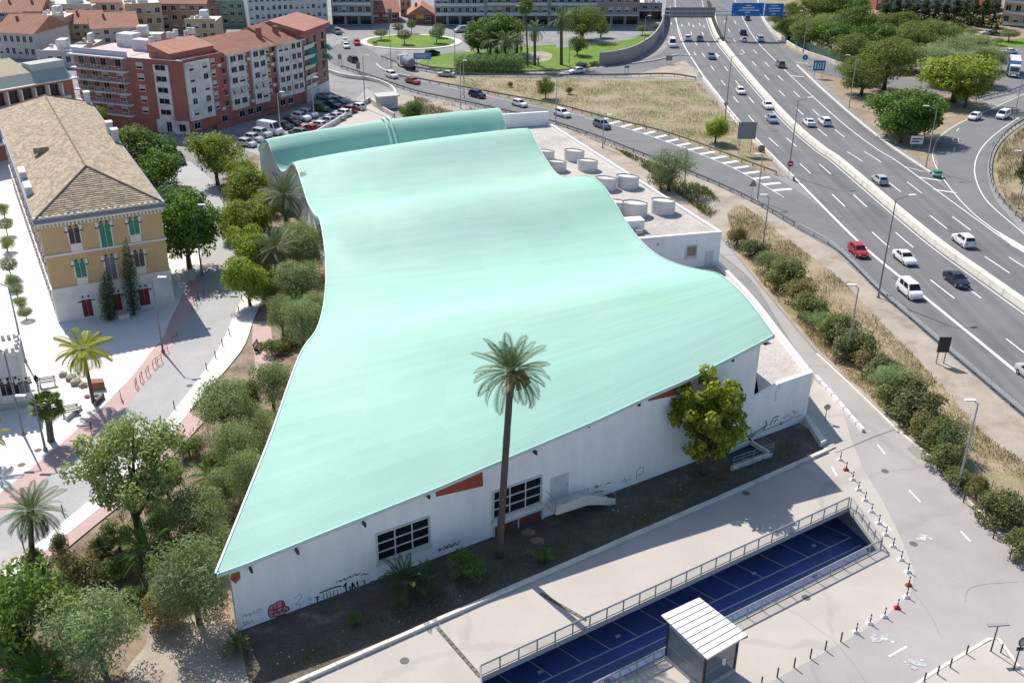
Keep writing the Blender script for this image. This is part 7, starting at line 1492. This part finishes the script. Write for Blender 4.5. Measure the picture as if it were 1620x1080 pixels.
# lamp shown in the bottom right corner: double arm signpost lamp
def flat_lamp(bx, by, tx, ty, label, disc=False):
    b = P(bx, by); W_ = Wall(b, b + Vector((1, 0, 0))); s, H = W_.at(tx, ty); T = root('low_lamp' if not disc else 'mirror_post', b, label, 'street lamp' if not disc else 'traffic mirror', None, local=True)
    q = MB(); q.tube([(0, 0, 0), (0, 0, H)], [.06, .045], 8); put(q.mesh('pole'), 'pole', M_dark, T, True)
    if not disc:
        q = MB(); q.box((0, 0, H + .03), (1.6, .28, .1), .12); put(q.mesh('lamp_head'), 'lamp_head', mat('lamp_grey', (.30, .30, .30), var=.1), T, True)
    else:
        q = MB(); q.lathe([(.05, -.04), (.34, -.04), (.34, .04), (.05, .04)], 18); o = put(q.mesh('disc'), 'disc', M_dark, T, True); o.location = (0, -.06, H - .1); o.rotation_euler = (math.pi / 2 - .2, 0, .4)
        q = MB(); q.lathe([(.05, -.045), (.26, -.045), (.26, .045), (.05, .045)], 18); o = put(q.mesh('disc_face'), 'disc_face', M_steel, T, True); o.location = (0, -.065, H - .1); o.rotation_euler = (math.pi / 2 - .2, 0, .4); q = MB(); q.box((0, -.04, H - .75), (.5, .04, .3)); put(q.mesh('plate'), 'plate', M_dark, T, True)
flat_lamp(1567, 1031, 1575, 988, 'low flat headed lamp in the bottom right corner'); flat_lamp(1603, 1060, 1612, 1012, 'dark round traffic sign post at the bottom right corner', True)
# bollards
bz = [(748, 22), (775, 70), (806, 115), (833, 163), (865, 213), (896, 268), (930, 322), (963, 377), (998, 433), (1036, 495), (1068, 553), (1072, 617), (1062, 672), (1018, 725), (957, 765), (888, 798), (822, 840), (750, 882), (676, 923), (605, 962), (528, 1005), (448, 1052), (372, 1095)]
q = MB(); q.lathe([(.055, 0), (.055, .86), (.04, .9), (.0, .9)], 10); bp_ = q.mesh('bollard_post'); q = MB(); q.lathe([(.06, .60), (.06, .74)], 10); bband = q.mesh('bollard_band')
q = MB(); q.add([(-.26, -.18, 0), (.26, -.18, 0), (.26, .18, 0), (-.26, .18, 0), (-.17, -.1, .2), (.17, -.1, .2), (.17, .1, .2), (-.17, .1, .2)], [(4, 5, 6, 7), (0, 1, 5, 4), (1, 2, 6, 5), (2, 3, 7, 6), (3, 0, 4, 7)]); bb_ = q.mesh('bollard_base')
M_bol = mat('brown_bollard', (.075, .055, .045), var=.15, rough=.6); M_redb = mat('red_block', (.36, .04, .04), var=.1)
def bollard(x, y, label, base=None, group='bollards of the forecourt'):
    T = root('bollard', P(x, y, .02), label, 'bollard', group, local=True, rz=random.uniform(-.3, .3)); put(bp_, 'post', M_bol, T, True); put(bband, 'band', M_coping if base else M_bol, T, True)
    if base: put(bb_, 'base_block', base, T, True)
for i, (x, y) in enumerate(bz):
    base = None if i >= 17 else (M_redb if i in (11, 13, 1) else M_coping)
    bollard(1080 + x / 3, 720 + y / 3, ORD[i] + ' bollard of the curved forecourt row counted from the annex' + (', on a red block' if base is M_redb else ''), base)
for (x, y), lb in zip([(1508, 938), (1345, 945), (1268, 1008), (1208, 1042), (1145, 1076)], ['beside the low lamp', 'left of the low lamp', 'third from the island tip', 'fourth from the island tip', 'last before the picture edge']): bollard(1080 + x / 3, 720 + y / 3, 'short bollard on the island kerb, ' + lb, None, 'bollards of the island')
for i, (x, y) in enumerate([(1482.5, 742), (1502, 768), (1524, 794), (1571, 851), (1597, 884)]): bollard(x, y, ORD[i] + ' bollard on the right pavement counted from the far end', None, 'bollards of the right pavement')
ped = [(383, 478), (378, 495), (363, 528), (352, 545), (341, 564), (327, 583), (275, 645), (254, 668), (248, 640), (226, 655), (105, 733)]
for i, (x, y) in enumerate([(383, 476), (378, 495), (363, 530), (352, 547), (341, 566), (327, 585), (276, 646), (255, 669), (100, 812), (60, 848), (38, 868)]): bollard(x, y, ORD[i] + ' bollard along the white pavement of the pedestrian street', None, 'bollards of the pedestrian street')
q = MB(); q.tube([(-.45, 0, 0), (-.45, 0, .9), (.45, 0, .9), (.45, 0, 0)], .035, 6); q.tube([(-.45, 0, .5), (.45, 0, .5)], .025, 6); hoop = q.mesh('hoop')
for i, (x, y) in enumerate([(318, 470), (312, 480), (308, 488), (277, 538), (262, 558), (253, 574), (245, 580), (234, 593), (224, 602), (216, 612), (145, 682), (192, 632)]):
    o = put(hoop, 'bike_hoop', M_bol); o.location = P(x, y, .01); o.rotation_euler = (0, 0, .9 + .1 * i); tag(o, ORD[i] + ' dark metal hoop along the pink band counted from the ochre building', 'bike hoop', 'hoops along the pink band')
# right pavement strip, kerb and wire fence
sheet('right_pavement', PX([(1470, 722), (1512, 770), (1560, 822), (1620, 888), (1760, 1040), (1790, 1020), (1640, 868), (1575, 805), (1525, 750), (1478, 705)]), .12, M_pink)
k = MB(); ln = cr(PX([(1290, 560), (1345, 611), (1420, 683), (1470, 724), (1512, 772), (1560, 824), (1620, 890), (1760, 1042)]), 4); k.strip(atz(ln, 0), atz(ln, .13)); k.strip(atz(ln, .13), atz(offs(ln, -.28), .13)); k.strip(atz(offs(ln, -.28), .13), atz(offs(ln, -.28), 0)); struct(k.build('road_kerb', M_conc_l))
FN = Line(PX([(1505, 712), (1545, 760), (1590, 812), (1660, 890)])); FT = root('wire_fence', FN.p[0], 'rusty wire fence with thin posts behind the right pavement bushes', 'fence'); n = int(FN.L / 1.8)
for i in range(n + 1): a, d = FN.at(i * FN.L / n); q = MB(); q.tube([a, a + Vector((0, 0, 1.7))], .035, 5); q.build('post', M_steel, FT)
for z in (.4, .8, 1.2, 1.65): q = MB(); q.tube([v + Vector((0, 0, z)) for v in FN.p], .014, 4); q.build('wire', M_steel, FT)
# signs
M_signback = mat('sign_back_grey', (.22, .23, .245), rough=.5, var=.06); M_bluesign = mat('blue_sign', (.012, .17, .52), rough=.45, var=.04); M_signwhite = mat('sign_white', (.78, .79, .80), rough=.5, var=.03)
def sign(px, by, label, material, name='road_sign', posts=2, th=.08, marks=(), rot=None):
    """px: panel corners tl, tr, br, bl; by: foot of the posts"""
    xm = (px[2][0] + px[3][0]) / 2; b = P(xm, by); W_ = Wall(b, b + Vector((1, 0, 0)))
    s0, z1 = W_.at(*px[0]); s1, _z = W_.at(*px[1]); _s, z0 = W_.at(*px[3]); T = root(name, b, label, 'sign')
    q = MB(); W_.box(q, s0, s1, z0, z1, -th / 2, th / 2); pn = q.build('panel', material, T)
    for i in range(posts):
        s = s0 + (s1 - s0) * (.5 if posts == 1 else (.18, .82)[i]); q = MB(); W_.box(q, s - .06, s + .06, 0, z1 - .1, -th / 2 - .14, -th / 2 - .002); q.build('post', M_steel, T)
    for (u0, v0, u1, v1, mm) in marks:
        q = MB(); W_.box(q, s0 + (s1 - s0) * u0, s0 + (s1 - s0) * u1, z0 + (z1 - z0) * v0, z0 + (z1 - z0) * v1, th / 2 + .002, th / 2 + .012); q.build('lettering', mm, pn)
    return T
sign([(1169, 193), (1198, 193), (1197, 220), (1168, 220)], 244, 'large grey sign back on two posts beside the ramp', M_signback)
sign([(1487, 533), (1506, 533), (1503, 557), (1485, 557)], 575, 'dark sign back with two posts on the dirt verge', M_dark)
sign([(1288, 96), (1307, 96), (1306, 112), (1288, 112)], 124, 'blue sign with white arrows at the grove edge', M_bluesign, marks=[(.12, .2, .22, .8, M_signwhite), (.34, .15, .44, .85, M_signwhite), (.56, .2, .66, .8, M_signwhite), (.78, .15, .88, .85, M_signwhite), (.3, .7, .5, .85, M_signwhite)])
sign([(1442, 215), (1462, 215), (1461, 228), (1441, 228)], 234, 'white direction sign in the shade of the glossy trees', M_signwhite, marks=[(.1, .55, .9, .7, M_dark), (.1, .25, .7, .4, M_dark)])
sign([(654, 84), (682, 84), (682, 94), (654, 94)], 106, 'pale blue direction sign beside the white lorry', mat('pale_blue_sign', (.16, .33, .52), var=.05), marks=[(.1, .6, .8, .72, M_signwhite), (.1, .3, .7, .42, M_signwhite)])
sign([(563, 98), (569, 98), (569, 109), (563, 109)], 116, 'small grey sign back left of the ramp top', M_signback); sign([(534, 86), (540, 86), (540, 94), (534, 94)], 104, 'small grey sign near the apartments corner', M_signback)
sign([(1054, 88), (1064, 88), (1064, 96), (1054, 96)], 102, 'small lattice sign back on the sandy apron', M_signback); sign([(988, 104), (996, 104), (996, 108), (988, 108)], 116, 'low small sign on the connector road edge', M_signback)
sign([(613, 14), (620, 14), (620, 20), (613, 20)], 44, 'small sign beside the red tiled house', M_signback)
def disc_sign(bx, by, tx, ty, r, label, cols, tri=False):
    b = P(bx, by); W_ = Wall(b, b + Vector((1, 0, 0))); s, H = W_.at(tx, ty); T = root('round_sign' if not tri else 'triangle_sign', b, label, 'sign', None, local=True)
    q = MB(); q.tube([(0, 0, 0), (0, 0, H + r)], .045, 6); put(q.mesh('post'), 'post', M_steel, T, True)
    for i, (rr3, mm) in enumerate(cols):
        q = MB(); q.lathe([(.01, -.02 - .004 * i), (r * rr3, -.02 - .004 * i), (r * rr3, .02 + .004 * i), (.01, .02 + .004 * i)], 20 if not tri else 3); o = put(q.mesh('face'), 'face', mm, T, True); o.location = (0, -.08, H); o.rotation_euler = (math.pi / 2, 0 if not tri else 0, 0)
        if tri: o.rotation_euler = (math.pi / 2, math.pi / 2 * (1 if tri == 'up' else -1), 0)
    return T, H
T, H = disc_sign(1247, 283, 1251, 259, .55, 'red no entry sign on the motorway merge', [(1, M_redb)]); q = MB(); q.box((0, -.13, H), (.75, .02, .18)); put(q.mesh('bar'), 'bar', M_signwhite, T, True)
T, H = disc_sign(1272, 104, 1273, 91, .75, 'blue round sign with white arrow at the motorway exit', [(1, M_bluesign)]); q = MB(); q.box((0, -.13, H), (.14, .02, .8)); put(q.mesh('bar'), 'bar', M_signwhite, T, True)
disc_sign(1188, 318, 1190, 291, .8, 'grey triangular sign back on the near ramp edge', [(1, M_signback)], 'down'); disc_sign(1147, 178, 1146, 165, .7, 'grey triangular sign back by the left motorway barrier', [(1, M_signback)], 'up'); disc_sign(1204, 240, 1203, 235, .7, 'grey round sign back beside the large grey sign', [(1, M_signback)]); disc_sign(1305, 665, 1307, 643, .34, 'small round sign on a thin post beside the annex corner', [(1, M_steel)])
disc_sign(1570, 230, 1571, 225, .4, 'small triangular sign at the slip road bend', [(1, M_signwhite)], 'down')
# crash cushion at the gore
b = P(1482, 280); T = root('crash_cushion', b, 'green and white crash cushion at the nose of the exit gore', 'barrier', local=True); q = MB(); q.lathe([(.75, 0), (.8, .2), (.8, 1.0), (.7, 1.2)], 16); put(q.mesh('drum'), 'drum', mat('gore_green', (.05, .22, .14), var=.1), T, True); q = MB(); q.lathe([(.82, .5), (.82, .75)], 16); put(q.mesh('band'), 'band', M_signwhite, T, True)
# gantry over the motorway
gl_, gr_ = P(1048, 62), P(1146, 60); g2 = P(1243, 62)
GA = root('sign_gantry', gr_, 'steel sign gantry spanning the far motorway', 'gantry'); GH = 7.0; GW = Wall(gl_, g2)
for v in (gl_, gr_, g2): q = MB(); q.box(Vector((v.x, v.y, GH / 2)), (.35, .35, GH)); q.build('column', M_steel, GA)
for z in (GH, GH + 1.1):
    for d in (-.4, .4): q = MB(); GW.box(q, 0, GW.L, z - .08, z + .08, d - .08, d + .08); q.build('chord', M_steel, GA)
n = 26
for i in range(n): q = MB(); q.tube([GW.pt(i * GW.L / n, GH, .4), GW.pt((i + 1) * GW.L / n, GH + 1.1, .4)], .05, 5); q.build('brace', M_steel, GA)
sl0, sl1 = GW.at(1050, 25)[0], GW.at(1132, 25)[0]
q = MB(); GW.box(q, sl0 + 2, sl1, GH - .9, GH + 2.1, -.9, -.75); q.build('grey_sign_back', M_signback, GA)
for k_ in range(7): q = MB(); s = sl0 + 2 + k_ * (sl1 - sl0 - 2) / 6.4; GW.box(q, s, s + .1, GH - .8, GH + 2.0, -.745, -.6); q.build('stiffener', M_steel, GA)
def gsign(x0, x1, y0, y1, rows_):
    s0, z1 = GW.at(x0, y0, .6); s1, z0 = GW.at(x1, y1, .6); q = MB(); GW.box(q, s0, s1, z0, z1, .5, .6); pn = q.build('blue_sign', M_bluesign, GA)
    q = MB(); GW.box(q, s0 - .06, s1 + .06, z1 + .002, z1 + .08, .5, .62); q.build('border', M_signwhite, pn)
    for (u0, u1, v) in rows_: q = MB(); GW.box(q, s0 + (s1 - s0) * u0, s0 + (s1 - s0) * u1, z0 + (z1 - z0) * v, z0 + (z1 - z0) * (v + .07), .602, .612); q.build('lettering', M_signwhite, pn)
gsign(1159, 1207, 5, 26, [(.44, .60, .78), (.32, .70, .60), (.22, .86, .42), (.42, .58, .25), (.05, .09, .08), (.46, .5, .05), (.9, .94, .08)])
gsign(1211, 1238, 6, 26, [(.3, .7, .8), (.2, .85, .58), (.25, .8, .38), (.4, .6, .15)])
# plaza furniture
def slab(name, pts, h, label, cat, material, z=0.0):
    q = MB(); q.prism(PX(pts), z, z + h); return tag(q.build(name, material), label, cat)
def bench(x, y, rz, label, material):
    T = root('bench', P(x, y, .1), label, 'bench', None, local=True, rz=rz)
    for i in range(4): q = MB(); q.box((0, -.2 + i * .13, .45), (1.7, .1, .05)); put(q.mesh('seat_slat'), 'seat_slat', material, T, True)
    for i in range(3): q = MB(); q.box((0, .28 + i * .04, .6 + i * .14), (1.7, .04, .1)); put(q.mesh('back_slat'), 'back_slat', material, T, True)
    for s in (-.7, .7): q = MB(); q.box((s, 0, .22), (.08, .5, .44)); q.box((s, .3, .6), (.06, .06, .6)); put(q.mesh('leg'), 'leg', M_dark, T, True)
bench(409, 552, 1.5, 'dark wooden bench on the pink garden path', mat('bench_wood', (.09, .05, .035), var=.2))
bench(76, 610, .4, 'pale bench near the plaza rocks', M_conc); bench(112, 655, .5, 'pale stone bench beside the fan palm', M_conc_l)
slab('planter_wall', [(143, 611), (165, 610), (167, 616), (145, 618)], .9, 'small red brick planter wall behind the queen palm', 'planter', M_brick); slab('dark_bench', [(150, 640), (163, 627), (166, 629), (153, 643)], .55, 'dark stone bench at the foot of the queen palm', 'bench', M_dark); slab('stone_bench', [(102, 662), (125, 643), (130, 646), (107, 666)], .5, 'long pale stone block bench on the plaza', 'bench', M_conc_l)
random.seed(8)
for i, (x, y, r) in enumerate([(112, 600, 11), (121, 607, 12), (132, 611, 9), (100, 594, 9), (138, 628, 6), (152, 626, 6)]):
    b = P(x, y); bm = bmesh.new(); bmesh.ops.create_icosphere(bm, subdivisions=2, radius=r * mpp(b) * .8)
    for v in bm.verts: v.co *= random.uniform(.8, 1.12); v.co.z *= .7
    me = bpy.data.meshes.new('rock'); bm.to_mesh(me); bm.free(); o = put(me, 'rock', M_pale_earth); o.location = b + Vector((0, 0, r * mpp(b) * .3)); tag(o, ORD[i] + ' pale boulder of the plaza rock group behind the queen palm', 'rock', 'plaza boulders')
# ornate lantern
b = P(66, 640); T = root('lantern', b, 'ornate dark street lantern beside the fan palm', 'street lamp', None, local=True); W_ = Wall(b, b + Vector((1, 0, 0))); H = W_.at(60, 600)[1]
q = MB(); q.lathe([(.2, 0), (.2, .3), (.08, .5), (.06, H - .4)], 8); put(q.mesh('pole'), 'pole', M_dark, T, True); q = MB(); q.lathe([(.1, H - .4), (.25, H + .1), (.28, H + .15), (.1, H + .4), (.02, H + .6)], 6); put(q.mesh('lantern_head'), 'lantern_head', M_dark, T, True)
# scattered stones and litter in the bed
q = MB(); rs = random.Random(9)
for i in range(34):
    t = rs.random(); a = P(430, 1050).lerp(P(1270, 690), t) + FW.n * rs.uniform(-.6, 1.6) - FW.n * .3; s = rs.uniform(.04, .12); q.box(a + Vector((0, 0, s * .3)), (s, s * .8, s * .6), rs.uniform(0, 3))
o = stuff(q.build('bed_stones', M_conc_l)); o['label'] = 'scattered pale stones and litter in the shaded bed'; o['category'] = 'stones'
for i, (x, y) in enumerate([(835, 842), (850, 856)]):
    b = P(x, y); bm = bmesh.new(); bmesh.ops.create_icosphere(bm, subdivisions=2, radius=.6)
    for v in bm.verts: v.co *= random.uniform(.85, 1.1); v.co.z *= .35
    me = bpy.data.meshes.new('stone'); bm.to_mesh(me); bm.free(); o = put(me, 'flat_stone', M_soil); o.location = b; tag(o, ('larger', 'smaller')[i] + ' flat grey stone lying in the bed below the stair', 'rock')
